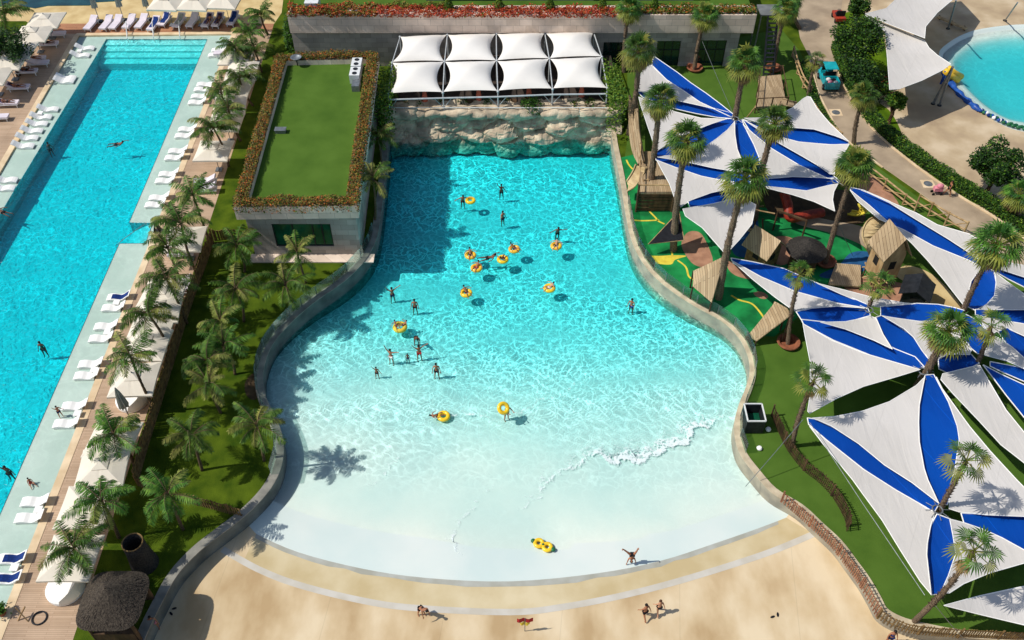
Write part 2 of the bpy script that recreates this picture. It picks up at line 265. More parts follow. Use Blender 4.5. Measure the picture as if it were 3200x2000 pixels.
def water_mat(name, cells, amp, y_lo, y_hi, absorb_col, dens, noise_lo=0.0, bstr=0.8):
    """rippled clear water: sky reflection, caustic light web painted into the transparent tint, body absorbs red"""
    m = bpy.data.materials.new(name); m.use_nodes = True; n = m.node_tree; L = n.links
    n.nodes.remove(n.nodes["Principled BSDF"])
    def math_(op, a, b=None, clamp=False):
        x = n.nodes.new("ShaderNodeMath"); x.operation = op; x.use_clamp = clamp
        for i, v in enumerate((a, b)):
            if v is None: continue
            if isinstance(v, (int, float)): x.inputs[i].default_value = v
            else: L.new(v, x.inputs[i])
        return x.outputs[0]
    g = n.nodes.new("ShaderNodeNewGeometry").outputs["Position"]
    nz = n.nodes.new("ShaderNodeTexNoise"); nz.inputs["Scale"].default_value = 0.9; nz.inputs["Detail"].default_value = 3; L.new(g, nz.inputs[0])
    sub = n.nodes.new("ShaderNodeVectorMath"); sub.operation = 'SUBTRACT'; L.new(nz.outputs["Color"], sub.inputs[0]); sub.inputs[1].default_value = (0.5, 0.5, 0.5)
    sc = n.nodes.new("ShaderNodeVectorMath"); sc.operation = 'SCALE'; L.new(sub.outputs[0], sc.inputs[0]); sc.inputs["Scale"].default_value = 2.1
    ad = n.nodes.new("ShaderNodeVectorMath"); L.new(g, ad.inputs[0]); L.new(sc.outputs[0], ad.inputs[1]); wv = ad.outputs[0]
    def caustic_web(scale, width):  # caustic light lines drawn as a pattern that tints the transparency
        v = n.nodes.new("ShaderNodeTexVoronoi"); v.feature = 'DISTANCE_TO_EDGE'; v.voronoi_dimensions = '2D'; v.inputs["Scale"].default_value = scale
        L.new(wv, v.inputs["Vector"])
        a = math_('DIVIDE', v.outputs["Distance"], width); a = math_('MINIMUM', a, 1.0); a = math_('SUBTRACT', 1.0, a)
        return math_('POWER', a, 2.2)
    w1 = caustic_web(cells, 0.20); w2 = caustic_web(cells*1.9, 0.22)
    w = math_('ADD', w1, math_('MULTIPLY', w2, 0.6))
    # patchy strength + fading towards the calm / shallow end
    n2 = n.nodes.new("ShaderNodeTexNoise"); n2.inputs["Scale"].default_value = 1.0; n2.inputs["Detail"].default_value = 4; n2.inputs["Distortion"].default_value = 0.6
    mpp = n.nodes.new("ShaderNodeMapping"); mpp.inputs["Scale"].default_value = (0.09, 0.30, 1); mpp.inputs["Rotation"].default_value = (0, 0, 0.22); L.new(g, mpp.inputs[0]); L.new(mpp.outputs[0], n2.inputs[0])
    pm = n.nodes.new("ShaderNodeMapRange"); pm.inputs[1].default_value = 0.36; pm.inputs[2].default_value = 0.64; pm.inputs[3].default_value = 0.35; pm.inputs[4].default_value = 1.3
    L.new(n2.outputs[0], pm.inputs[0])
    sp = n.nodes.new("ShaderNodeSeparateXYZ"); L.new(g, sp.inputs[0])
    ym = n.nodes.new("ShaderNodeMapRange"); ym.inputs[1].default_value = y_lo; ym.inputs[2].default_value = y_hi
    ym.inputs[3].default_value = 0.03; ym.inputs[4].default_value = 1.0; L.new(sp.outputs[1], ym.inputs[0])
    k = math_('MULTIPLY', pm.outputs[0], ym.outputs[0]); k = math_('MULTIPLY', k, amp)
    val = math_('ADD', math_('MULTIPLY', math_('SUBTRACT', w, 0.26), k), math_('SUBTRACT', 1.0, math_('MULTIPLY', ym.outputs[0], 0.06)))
    cc = n.nodes.new("ShaderNodeCombineColor")
    for i in range(3): L.new(val, cc.inputs[i])
    tr = n.nodes.new("ShaderNodeBsdfTransparent"); L.new(cc.outputs[0], tr.inputs[0])
    gl = n.nodes.new("ShaderNodeBsdfGlossy"); gl.inputs["Roughness"].default_value = 0.12; gl.inputs[0].default_value = (0.8, 0.8, 0.8, 1)
    b1 = n.nodes.new("ShaderNodeTexNoise"); b1.inputs["Scale"].default_value = cells*1.6; b1.inputs["Detail"].default_value = 3; L.new(wv, b1.inputs[0])
    hh = b1.outputs[0]
    hh = math_('MULTIPLY', hh, ym.outputs[0])
    bp = n.nodes.new("ShaderNodeBump"); bp.inputs["Strength"].default_value = bstr; bp.inputs["Distance"].default_value = 0.12
    L.new(hh, bp.inputs["Height"]); L.new(bp.outputs[0], gl.inputs["Normal"])
    fr = n.nodes.new("ShaderNodeFresnel"); fr.inputs[0].default_value = 1.33; L.new(bp.outputs[0], fr.inputs["Normal"])
    mx = n.nodes.new("ShaderNodeMixShader"); L.new(fr.outputs[0], mx.inputs[0]); L.new(tr.outputs[0], mx.inputs[1]); L.new(gl.outputs[0], mx.inputs[2])
    out = n.nodes["Material Output"]; L.new(mx.outputs[0], out.inputs["Surface"])
    va = n.nodes.new("ShaderNodeVolumeAbsorption"); va.inputs[0].default_value = (*absorb_col, 1); va.inputs[1].default_value = dens
    L.new(va.outputs[0], out.inputs["Volume"]); M[name] = m
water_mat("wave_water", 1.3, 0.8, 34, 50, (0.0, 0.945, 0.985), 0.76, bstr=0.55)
water_mat("pool_water", 1.3, 0.36, -400, -399, (0.0, 0.965, 0.985), 0.66)
water_mat("round_water", 0.9, 0.12, -400, -399, (0.0, 0.90, 0.95), 0.7, bstr=0.15)
water_mat("shelf_film", 0.9, 0.04, -400, -399, (0.3, 0.95, 0.97), 0.5, bstr=0.06)

# ---------------- mesh builder ----------------
COL = SC.collection
class MB:
    def __init__(s): s.v = []; s.f = []; s.mi = []; s.m = 0; s.sm = []; s.smooth = False
    def add(s, vs, fs):
        b = len(s.v); s.v += [tuple(x) for x in vs]
        for f in fs: s.f.append([b+i for i in f]); s.mi.append(s.m); s.sm.append(s.smooth)
    def box(s, c, size, rz=0.0, top=1.0):
        x, y, z = size[0]/2, size[1]/2, size[2]/2; ca, sa = cos(rz), sin(rz); vs = []
        for dz in (-z, z):
            k = top if dz > 0 else 1.0
            for dx, dy in ((-x, -y), (x, -y), (x, y), (-x, y)):
                dx *= k; dy *= k
                vs.append((c[0]+dx*ca-dy*sa, c[1]+dx*sa+dy*ca, c[2]+dz))
        s.add(vs, [(3, 2, 1, 0), (4, 5, 6, 7), (0, 1, 5, 4), (1, 2, 6, 5), (2, 3, 7, 6), (3, 0, 4, 7)])
    def beam(s, a, b, w, h=None, up=Vector((0, 0, 1))):
        a = Vector(a); b = Vector(b); d = (b-a).normalized(); h = h or w
        sd = d.cross(up)
        if sd.length < 1e-4: sd = Vector((1, 0, 0))
        sd.normalize(); u = sd.cross(d); vs = []
        for p in (a, b):
            for i, j in ((-1, -1), (1, -1), (1, 1), (-1, 1)): vs.append(p + sd*(w/2*i) + u*(h/2*j))
        s.add(vs, [(3, 2, 1, 0), (4, 5, 6, 7), (0, 1, 5, 4), (1, 2, 6, 5), (2, 3, 7, 6), (3, 0, 4, 7)])
    def tube(s, pts, r, n=8, cap=True):
        pts = [Vector(p) for p in pts]; m = len(pts)
        rs = r if isinstance(r, (list, tuple)) else [r]*m; vs = []
        for i, p in enumerate(pts):
            d = (pts[min(i+1, m-1)] - pts[max(i-1, 0)]).normalized()
            a = d.cross(Vector((0, 0, 1)))
            if a.length < 1e-3: a = Vector((1, 0, 0))
            a.normalize(); b = a.cross(d)
            for k in range(n):
                t = 2*pi*k/n; vs.append(p + a*(cos(t)*rs[i]) + b*(sin(t)*rs[i]))
        fs = [(i*n+k, i*n+(k+1) % n, (i+1)*n+(k+1) % n, (i+1)*n+k) for i in range(m-1) for k in range(n)]
        if cap: fs += [tuple(range(n))[::-1], tuple((m-1)*n+k for k in range(n))]
        s.add(vs, fs)
    def lathe(s, prof, c=(0, 0, 0), n=24, close=False):
        vs = []; m = len(prof)
        for r, z in prof:
            for k in range(n):
                t = 2*pi*k/n; vs.append((c[0]+cos(t)*r, c[1]+sin(t)*r, c[2]+z))
        fs = []
        for i in range(m-1 if not close else m):
            j = (i+1) % m
            for k in range(n): fs.append((i*n+k, i*n+(k+1) % n, j*n+(k+1) % n, j*n+k))
        s.add(vs, fs)
    def torus(s, R, r, c=(0, 0, 0), n=28, k=12, zs=1.0):
        s.lathe([(R+r*cos(2*pi*i/k), r*zs*sin(2*pi*i/k)) for i in range(k)], c, n, True)
    def ball(s, c, r, n=10, k=6):
        r = r if isinstance(r, (tuple, list)) else (r, r, r); vs = []
        for i in range(1, k):
            a = pi*i/k
            for j in range(n):
                t = 2*pi*j/n; vs.append((c[0]+r[0]*sin(a)*cos(t), c[1]+r[1]*sin(a)*sin(t), c[2]+r[2]*cos(a)))
        vs += [(c[0], c[1], c[2]+r[2]), (c[0], c[1], c[2]-r[2])]
        fs = [(i*n+j, (i+1)*n+j, (i+1)*n+(j+1) % n, i*n+(j+1) % n) for i in range(k-2) for j in range(n)]
        T = (k-1)*n; fs += [(T, j, (j+1) % n) for j in range(n)] + [(T+1, (k-2)*n+(j+1) % n, (k-2)*n+j) for j in range(n)]
        s.add(vs, fs)
    def poly_prism(s, poly, z0, z1, cap_bottom=False):
        n = len(poly); vs = [(p[0], p[1], z0) for p in poly] + [(p[0], p[1], z1) for p in poly]
        ar = sum(poly[i][0]*poly[(i+1) % n][1]-poly[(i+1) % n][0]*poly[i][1] for i in range(n))
        fs = [(i, (i+1) % n, n+(i+1) % n, n+i) for i in range(n)]
        if ar < 0: fs = [f[::-1] for f in fs]
        top = list(range(n, 2*n)); fs.append(tuple(top if ar > 0 else top[::-1]))
        if cap_bottom: bt = list(range(n)); fs.append(tuple(bt[::-1] if ar > 0 else bt))
        s.add(vs, fs)
    def grid(s, fn, nu, nv):
        vs = [fn(i/nu, j/nv) for j in range(nv+1) for i in range(nu+1)]
        s.add(vs, [(j*(nu+1)+i, j*(nu+1)+i+1, (j+1)*(nu+1)+i+1, (j+1)*(nu+1)+i) for j in range(nv) for i in range(nu)])
    def build(s, name, mats, parent=None, world=True):
        me = bpy.data.meshes.new(name)
        vs = s.v
        if parent is not None and world:
            o = root_loc(parent); vs = [(x-o.x, y-o.y, z-o.z) for x, y, z in vs]
        me.from_pydata(vs, [], s.f); me.polygons.foreach_set("material_index", s.mi); me.polygons.foreach_set("use_smooth", s.sm)
        for m in (mats if isinstance(mats, (list, tuple)) else [mats]): me.materials.append(M[m])
        me.update()
        ob = bpy.data.objects.new(name, me); COL.objects.link(ob)
        if parent is not None: ob.parent = parent
        return ob
def root_loc(o):
    v = Vector((0, 0, 0))
    while o is not None: v += o.location; o = o.parent
    return v
def tag(o, label=None, cat=None, group=None, kind=None):
    if label: o["label"] = label
    if cat: o["category"] = cat
    if group: o["group"] = group
    if kind: o["kind"] = kind
    return o
def thing(name, loc, label, cat, group=None):
    o = bpy.data.objects.new(name, None); COL.objects.link(o); o.location = loc; o.empty_display_size = 0.3
    return tag(o, label, cat, group)
def copy_tree(o, parent=None):
    c = o.copy(); COL.objects.link(c); c.parent = parent
    for ch in list(o.children): copy_tree(ch, c)
    return c
def place(o, loc, rz=0.0, sc=1.0, label=None, cat=None, group=None):
    o.location = loc; o.rotation_euler = (0, 0, rz); o.scale = (sc, sc, sc) if not isinstance(sc, tuple) else sc
    return tag(o, label, cat, group)
def struct(ob): return tag(ob, kind="structure")
ORD = ["first", "second", "third", "fourth", "fifth", "sixth", "seventh", "eighth", "ninth", "tenth", "eleventh", "twelfth", "thirteenth", "fourteenth", "fifteenth", "sixteenth"]

def pip(x, y, poly):
    c = False; n = len(poly); j = n-1
    for i in range(n):
        xi, yi = poly[i][0], poly[i][1]; xj, yj = poly[j][0], poly[j][1]
        if (yi > y) != (yj > y) and x < (xj-xi)*(y-yi)/(yj-yi+1e-12)+xi: c = not c
        j = i
    return c
def fill(outer, holes=(), z=0.0, zf=None, spacing=None, name="sheet", m="grass", jitter=0.0, inner=()):
    """triangulated sheet with holes; zf(x,y) gives relief, spacing adds inner points"""
    pts = []; edges = []
    for lp in [outer]+list(holes)+list(inner):
        b = len(pts); pts += [Vector((p[0], p[1])) for p in lp]; n = len(lp)
        edges += [(b+i, b+(i+1) % n) for i in range(n)]
    if spacing:
        xs = [p[0] for p in outer]; ys = [p[1] for p in outer]; x = min(xs)
        while x < max(xs):
            y = min(ys)
            while y < max(ys):
                if pip(x, y, outer) and not any(pip(x, y, h) for h in holes): pts.append(Vector((x, y)))
                y += spacing
            x += spacing
    v, e, f, *_ = delaunay_2d_cdt(pts, edges, [], 0, 1e-5)
    mb = MB(); mb.smooth = spacing is not None
    fs = []
    for t in f:
        cx = sum(v[i].x for i in t)/3; cy = sum(v[i].y for i in t)/3
        if pip(cx, cy, outer) and not any(pip(cx, cy, h) for h in holes): fs.append(tuple(t))
    mb.add([(p.x, p.y, zf(p.x, p.y) if zf else z) for p in v], fs)
    ob = mb.build(name, m)
    bm = bmesh.new(); bm.from_mesh(ob.data)
    for fc in bm.faces:
        if fc.normal.z < 0: fc.normal_flip()
    bm.to_mesh(ob.data); bm.free(); return ob
def px_poly(pts, z=0.0): return [P(x, y, z) for x, y in pts]
def smooth_line(pts, n=4, closed=False):
    """Catmull-Rom through points (2D/3D vectors)"""
    pts = [Vector(p) for p in pts]; out = []; m = len(pts)
    rng = range(m if closed else m-1)
    for i in rng:
        p0 = pts[(i-1) % m] if (closed or i > 0) else pts[0]; p1 = pts[i]; p2 = pts[(i+1) % m]
        p3 = pts[(i+2) % m] if (closed or i+2 < m) else pts[-1]
        for k in range(n):
            t = k/n
            out.append(0.5*((2*p1)+(p2-p0)*t+(2*p0-5*p1+4*p2-p3)*t*t+(3*p1-p0-3*p2+p3)*t**3))
    if not closed: out.append(pts[-1])
    return out
def offset_line(pts, d):
    """offset an open polyline to its left by d (in XY)"""
    out = []; m = len(pts)
    for i in range(m):
        a = pts[max(i-1, 0)]; b = pts[min(i+1, m-1)]; t = Vector((b[0]-a[0], b[1]-a[1])).normalized()
        out.append(Vector((pts[i][0]-t.y*d, pts[i][1]+t.x*d, pts[i][2] if len(pts[i]) > 2 else 0)))
    return out
def ribbon(mb, a, b, z0a, z0b=None):
    """sheet between two polylines of equal length"""
    z0b = z0a if z0b is None else z0b; n = len(a); fs = []
    vs = [(p[0], p[1], z0a) for p in a]+[(p[0], p[1], z0b) for p in b]
    for i in range(n-1): fs.append((i, i+1, n+i+1, n+i))
    mb.add(vs, fs)
def wall_strip(mb, line, thick, z0, z1):
    """solid wall following an open line; thick to the left"""
    o = offset_line(line, thick); n = len(line)
    vs = [(p[0], p[1], z0) for p in line]+[(p[0], p[1], z1) for p in line]+[(p[0], p[1], z1) for p in o]+[(p[0], p[1], z0) for p in o]
    fs = []
    for i in range(n-1):
        for k in range(4):
            a = k*n; b = ((k+1) % 4)*n; fs.append((a+i, a+i+1, b+i+1, b+i))
    fs += [(0, n, 2*n, 3*n), (n-1, 4*n-1, 3*n-1, 2*n-1)]
    mb.add(vs, fs)
    return o
def leaves(mb, n, sampler, size, mats, rnd, flat=0.3, asp=0.5):
    for _ in range(n):
        p = sampler(rnd)
        if p is None: continue
        L = size*rnd.uniform(0.6, 1.4)
        d = Vector((rnd.gauss(0, 1), rnd.gauss(0, 1), rnd.gauss(0, 1)*flat+0.25)).normalized()
        s_ = d.cross(Vector((rnd.gauss(0, 1), rnd.gauss(0, 1), rnd.gauss(0, 1)+1.2))).normalized()*L*asp*0.5
        p = Vector(p); mb.m = rnd.choices(range(len(mats)), mats)[0]
        mb.add([p-d*L*0.5, p+s_, p+d*L*0.5, p-s_], [(0, 1, 2, 3)])
    mb.m = 0
# =====================================================================
#                         THE SETTING
# =====================================================================
WZ = -1.2                     # wave-pool water level
def xy(v): return (v[0], v[1])
LW = [(1217,478),(1212,540),(1205,610),(1195,700),(1181,780),(1148,847),(1085,913),(985,985),(913,1050),(862,1112),(838,1170),(831,1225),(842,1280),(866,1330),(888,1385),(896,1440),(884,1508),(847,1574),(780,1644),(701,1706),(635,1759),(569,1832),(522,1918),(487,1990),(460,2060),(440,2160)]
RW = [(1912,478),(1918,510),(1934,590),(1951,698),(1967,775),(1990,831),(2027,884),(2079,933),(2162,990),(2245,1036),(2298,1086),(2328,1145),(2334,1198),(2322,1245),(2300,1300),(2286,1357),(2290,1410),(2306,1455),(2341,1503),(2400,1570),(2483,1622),(2539,1674),(2598,1730),(2638,1783),(2681,1843),(2712,1897),(2737,1942),(2790,1975),(2870,1998),(3010,2022),(3200,2030),(3420,2040)]
LL = smooth_line([P(x, y, WZ) for x, y in LW], 4); RL = smooth_line([P(x, y, WZ) for x, y in RW], 4)
YR0 = LL[0].y; LL = [LL[0]+Vector((0, 2.6, 0))]+LL; RL = [RL[0]+Vector((0, 2.6, 0))]+RL
LLo = offset_line(LL, -0.22); RLo = offset_line(RL, 0.22)
if LLo[10].x > LL[10].x: LLo = offset_line(LL, 0.22)
if RLo[10].x < RL[10].x: RLo = offset_line(RL, -0.22)
pit = [xy(p) for p in LLo] + [(-22, 12), (50, 12)] + [xy(p) for p in reversed(RLo)]
# swimming pool
PL_T, PL_B = P(247,112), P(0,540); PR_T, PR_B = P(724,107), P(17,1897)
def along(a, b, y):
    t = (y-a.y)/(b.y-a.y); return (a.x+(b.x-a.x)*t, y)
YB = 14.0
pool_out = [xy(PL_T), along(PL_T, PL_B, YB), along(PR_T, PR_B, YB), xy(PR_T)]
# round pool on the right
RPpx = [(2947,215),(2938,190),(2936,160),(2962,135),(3000,112),(3048,94),(3120,82),(3200,76),(3330,78),(3480,110),(3560,200),(3560,300),(3480,380),(3340,425),(3200,412),(3128,389),(3060,345),(3005,295),(2970,255)]
rp = smooth_line([P(x, y) for x, y in RPpx], 4, True); round_out = [xy(p) for p in rp]
big = [(-260, -30), (260, -30), (260, 330), (-260, 330)]
struct(fill(big, [pit, pool_out, round_out], 0.0, name="ground", m="grass"))

# ---- wave pool: floor, beach, plaza -----
SHpx = [(760,1640),(800,1668),(932,1726),(1131,1777),(1330,1806),(1594,1817),(1865,1792),(2063,1753),(2229,1700),(2400,1640),(2500,1598),(2560,1560)]
SH = smooth_line([P(x, y, -1.15) for x, y in SHpx], 4)
def shore_y(x):
    if x <= SH[0].x: return SH[0].y
    for a, b in zip(SH, SH[1:]):
        if a.x <= x <= b.x: return a.y+(b.y-a.y)*(x-a.x)/(b.x-a.x+1e-9)
    return SH[-1].y
DP = [(-50, 0), (0, 0), (1.5, .035), (3.5, .08), (9, .16), (14, .33), (17, .52), (20, .78), (24, 1.08), (31, 1.4), (38, 1.55), (50, 1.8), (80, 2.0)]
def floor_z(x, y):
    d = y-shore_y(x) + 0.12*max(-6, min(14, x)) - (1.2 if y < shore_y(x)+2 else 0)
    d = min(d, (y-shore_y(x))*1.15+0.01) if y-shore_y(x) < 12 else d
    for (a, za), (b, zb) in zip(DP, DP[1:]):
        if a <= d <= b: return -1.15-(za+(zb-za)*(d-a)/(b-a))
    return -1.15
def split(line, px_list_pt):
    return min(range(len(line)), key=lambda i: (line[i]-px_list_pt).length)
iL = split(LL, SH[0]); iR = split(RL, P(2500, 1598+40, -1.2))
iR = min(range(len(RL)), key=lambda i: (RL[i]-P(2470, 1612, -1.15)).length)
Lh = [xy(p) for p in LLo]; Rh = [xy(p) for p in RLo]
shore_in = [xy(p) for p in SH if Lh[iL][0]+0.4 < p.x < Rh[iR][0]-0.3]
pool_poly = Lh[:iL+1] + shore_in + Rh[:iR+1][::-1]
plaza_poly = [Lh[iL]] + Lh[iL+1:] + [(-22, 12), (50, 12)] + Rh[iR:][::-1] + shore_in[::-1]
struct(fill(pool_poly, z=0, zf=floor_z, spacing=0.8, name="wave_pool_floor", m="pool_white"))
struct(fill(plaza_poly, z=-1.15, name="plaza", m="plaza_concrete"))
BDpx = [(688,1724),(800,1787),(932,1838),(1131,1887),(1297,1910),(1594,1923),(1765,1906),(1964,1867),(2163,1814),(2400,1738),(2553,1675)]
BD = smooth_line([P(x, y, -1.15) for x, y in BDpx], 6)
mb = MB(); ribbon(mb, BD, offset_line(BD, 0.42), -1.142); struct(mb.build("beach_drain_strip", "plaza_band"))
# inner apron between the shoreline and the pale strip
ap = [xy(p) for p in BD if p.x > Lh[iL][0]+0.25] + [xy(p) for p in reversed(SH) if Lh[iL][0]+0.4 < p.x < Rh[iR][0]]
struct(fill(ap, z=-1.146, name="beach_apron", m="beach_concrete"))
we = [p for p in SH if Lh[iL][0]+0.5 < p.x < Rh[iR][0]-.4]; mb = MB(); out_ = [p-Vector((0, .34+.16*noise.noise(p*.8)+.06*noise.noise(p*4), 0)) for p in we]; ribbon(mb, out_, we, -1.140); struct(mb.build("wet_edge", "wet_edge"))
# water body
backL = (LLo[0].x, LLo[0].y+0.6); backR = (RLo[0].x, RLo[0].y+0.6)
wpoly = [backL]+Lh[:iL+1]+shore_in+Rh[:iR+1][::-1]+[backR]
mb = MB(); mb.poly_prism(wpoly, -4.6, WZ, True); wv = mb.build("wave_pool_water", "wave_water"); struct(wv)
bm = bmesh.new(); bm.from_mesh(wv.data); bmesh.ops.triangulate(bm, faces=bm.faces[:]); bmesh.ops.recalc_face_normals(bm, faces=bm.faces[:]); bm.to_mesh(wv.data); bm.free()
# foam where the wave breaks
rnd = random.Random(5)
def foam_strip(pxs, widths, name):
    ln = smooth_line([P(x, y, WZ+0.03) for x, y in pxs], 10); mb = MB(); mb.smooth = True; N = len(ln)
    off = []
    for i in range(N):
        f = i/(N-1)*(len(widths)-1); a = int(f); w = widths[a]+(widths[min(a+1, len(widths)-1)]-widths[a])*(f-a)
        off.append(w)
    rows = []
    for i, p in enumerate(ln):
        a = ln[max(i-1, 0)]; b = ln[min(i+1, N-1)]; t = (b-a).normalized(); nn = Vector((t.y, -t.x, 0))
        if nn.y < 0: nn = -nn
        j = noise.noise(p*1.7)*0.28; e = noise.noise(p*1.1+Vector((9, 0, 0)))*0.5
        w = max(0.05, off[i]*(1+e))
        q = p - nn*(0.05+j)
        rows.append([q, q+nn*0.05+Vector((0, 0, 0.07)), q+nn*w*0.5+Vector((0, 0, 0.045+0.03*noise.noise(p*3))), q+nn*w+Vector((0, 0, -0.035))])
    fs = [(i*4+k, i*4+k+1, (i+1)*4+k+1, (i+1)*4+k) for i in range(N-1) for k in range(3)]
    mb.add([v for r in rows for v in r], fs); return mb.build(name, "foam")
def foam_lace(pxs, dens, name, width=3.0, front=.25):
    """thin lacy froth lying on the water; its density fades away behind the crest"""
    ln = smooth_line([P(x, y, WZ+.015) for x, y in pxs], 8); N = len(ln)-1; K = 16; vs = []; dn = []
    for i, p in enumerate(ln):
        f = i/N*(len(dens)-1); a = int(f); d0 = dens[a]+(dens[min(a+1, len(dens)-1)]-dens[a])*(f-a)
        q, r_ = ln[max(i-2, 0)], ln[min(i+2, N)]; t = (r_-q).normalized(); nn = Vector((t.y, -t.x, 0)); nn = -nn if nn.y < 0 else nn
        j_ = noise.noise(p*1.3)*.4+.15*noise.noise(p*3.7)
        for k in range(K+1):
            u = -front+(width+front)*k/K; v = p+nn*(u+j_); vs.append((v.x, v.y, WZ+.012+(.05*math.exp(-(u/.12)**2)*min(1, d0*2))))
            dn.append(max(0, 1+u/.1) *d0 if u < 0 else d0*math.exp(-u/(width*.42))*(1.25 if u < .25 else 1))
    mb = MB(); mb.smooth = True; mb.add(vs, [(i*(K+1)+k, i*(K+1)+k+1, (i+1)*(K+1)+k+1, (i+1)*(K+1)+k) for i in range(N) for k in range(K)])
    ob = mb.build(name, "foam_lace"); at = ob.data.attributes.new("dens", 'FLOAT', 'POINT')
    at.data.foreach_set("value", dn); return tag(ob, kind="stuff")
foam_lace([(2275,1303),(2261,1309),(2222,1331),(2182,1333),(2162,1362),(2129,1390),(2076,1403),(2020,1430),(1990,1446),(1960,1434),(1941,1433),(1924,1450),(1898,1438),(1858,1430),(1830,1455),(1805,1470),(1769,1470),(1735,1500),(1690,1555),(1650,1585),(1620,1603)],
    [.3,.5,.75,.9,.95,.9,.9,1.0,1.0,.85,.7,.6,.5,.5,.5,.4,.3], "foam", 3.2)
foam_lace([(1262,1420),(1240,1448),(1215,1475),(1190,1500),(1150,1530)], [.2,.4,.45,.4,.2], "foam", 1.0)
foam_lace([(1830,1190),(1760,1230),(1680,1260),(1620,1300),(1540,1310),(1440,1290),(1380,1330)], [.2,.4,.35,.5,.4,.45,.2], "foam", 1.6)
foam_lace([(1560,1500),(1500,1560),(1440,1640),(1420,1705),(1460,1740)], [.2,.35,.4,.6,.2], "foam", 1.8)
# ---- walls round the wave pool -----
mb = MB(); i0 = 0
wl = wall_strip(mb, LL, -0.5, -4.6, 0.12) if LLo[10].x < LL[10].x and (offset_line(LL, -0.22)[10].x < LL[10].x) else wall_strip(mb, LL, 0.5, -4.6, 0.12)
o = mb.build("pool_wall", "wall_shaded_grey"); tag(o, "curving plaster wall in shade-darkened grey between the wave pool and the palm lawn", "wall")
sgnL = -1 if offset_line(LL, -0.22)[10].x < LL[10].x else 1
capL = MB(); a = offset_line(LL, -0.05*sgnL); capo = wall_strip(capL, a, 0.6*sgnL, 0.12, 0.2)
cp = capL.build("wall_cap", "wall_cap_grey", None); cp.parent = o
sgnR = 1 if offset_line(RL, 0.22)[10].x > RL[10].x else -1
mb = MB(); wall_strip(mb, RL, 0.4*sgnR, -4.6, 0.02)
o2 = mb.build("pool_wall", "wall_plaster"); tag(o2, "curving tan wall between the wave pool and the playground side", "wall")
capR = MB(); a = offset_line(RL, -0.04*sgnR); wall_strip(capR, a, 0.48*sgnR, 0.02, 0.10); cp = capR.build("wall_cap", "wall_cap"); cp.parent = o2
# low curb step on the inner face of the left wall
def glass_run(line, s, e, off, lab, sg, h=1.05, z=0.2):
    seg = offset_line(line, off*sg)[s:e]; t = thing("glass_balustrade", (seg[0].x, seg[0].y, 0), lab, "balustrade")
    g = MB(); d = 0.0; last = seg[0]; posts = MB(); pan = []
    cur = [seg[0]]
    for p in seg[1:]:
        cur.append(p)
        if (p-last).length > 1.35:
            a, b = last, p; dv = (b-a).normalized(); a2 = a+dv*0.04; b2 = b-dv*0.04
            nrm = Vector((-dv.y, dv.x, 0))*0.012
            lean = Vector((-dv.y, dv.x, 0))*(0.0)
            vs = [a2-nrm+Vector((0, 0, z-a2.z)), b2-nrm+Vector((0, 0, z-b2.z)), b2+nrm+Vector((0, 0, z-b2.z)), a2+nrm+Vector((0, 0, z-a2.z))]
            vs += [v+Vector((0, 0, h)) for v in vs]
            g.add(vs, [(0, 1, 5, 4), (1, 2, 6, 5), (2, 3, 7, 6), (3, 0, 4, 7), (4, 5, 6, 7), (3, 2, 1, 0)])
            posts.box((a.x, a.y, z+h*0.45), (0.05, 0.05, h*0.9)); last = p
    g.build("glass_panels", "balustrade_glass", t); posts.build("posts", "metal_grey", t); return t
glass_run(LL, 16, 4*17, 0.42, "long glass balustrade on the curving wall beside the palm lawn", sgnL)
glass_run(RL, 12, 4*18, 0.34, "long glass balustrade on the curving wall beside the green playground", sgnR, z=0.1)

# ---- left swimming pool -----
def band(pts, z, name, m): return struct(fill([xy(P(x, y)) for x, y in pts], z=z, name=name, m=m))
deep = [xy(P(331,119)), along(P(331,119), P(99,500), YB), along(P(486,500), P(265,1000), YB), xy(P(371,758)), xy(P(453,757)), xy(P(476,693)), xy(P(402,692)), xy(P(647,119))]
struct(fill(pool_out, [deep], -0.14, name="pool_shelf", m="shelf_plaster"))
ramp = [deep[3], deep[4], deep[5], deep[6]]
deep_main = [deep[0], deep[1], deep[2], deep[3], deep[6], deep[7]]
ytop = deep[0][1]
def deep_z(x, y):
    d = ytop-y
    return -0.35-0.3*min(3, int(d/1.05)) if d < 3.6 else -1.75
mb = MB(); mb.add([(deep_main[i][0], deep_main[i][1], -1.75) for i in range(6)], [(0, 1, 2, 3, 4, 5)][::1]); dfl = mb.build("swimming_pool_floor", "pool_floor_left"); struct(dfl)
mb = MB(); mb.poly_prism(deep, -1.8, -0.15)                      # pool sides
mb.f = mb.f[:-1]; mb.mi = mb.mi[:-1]; mb.sm = mb.sm[:-1]; struct(mb.build("swimming_pool_sides", "pool_floor_left"))
mb = MB()
a, b, c, d = [Vector((q[0], q[1], 0)) for q in ramp]          # notch: ramp from the shelf down to the deep floor
mb.add([(a.x, a.y, -1.2), (b.x, b.y, -0.16), (c.x, c.y, -0.16), (d.x, d.y, -1.2)], [(0, 1, 2, 3)]); struct(mb.build("pool_ramp", "pool_floor_left"))
mb = MB()
for k in range(4):                                               # entry steps at the far end
    y1 = ytop; y0 = ytop-0.95*(k+1); xa = along(P(331,119), P(99,500), y0)[0]; xb = along(P(647,119), P(402,692), y0)[0]
    zt_ = -0.28-0.22*k; mb.box(((xa+xb)/2, (y0+y1)/2, (zt_-1.8)/2), (xb-xa-0.05, y1-y0+.001*k, zt_+1.8))
struct(mb.build("pool_steps", "pool_step"))
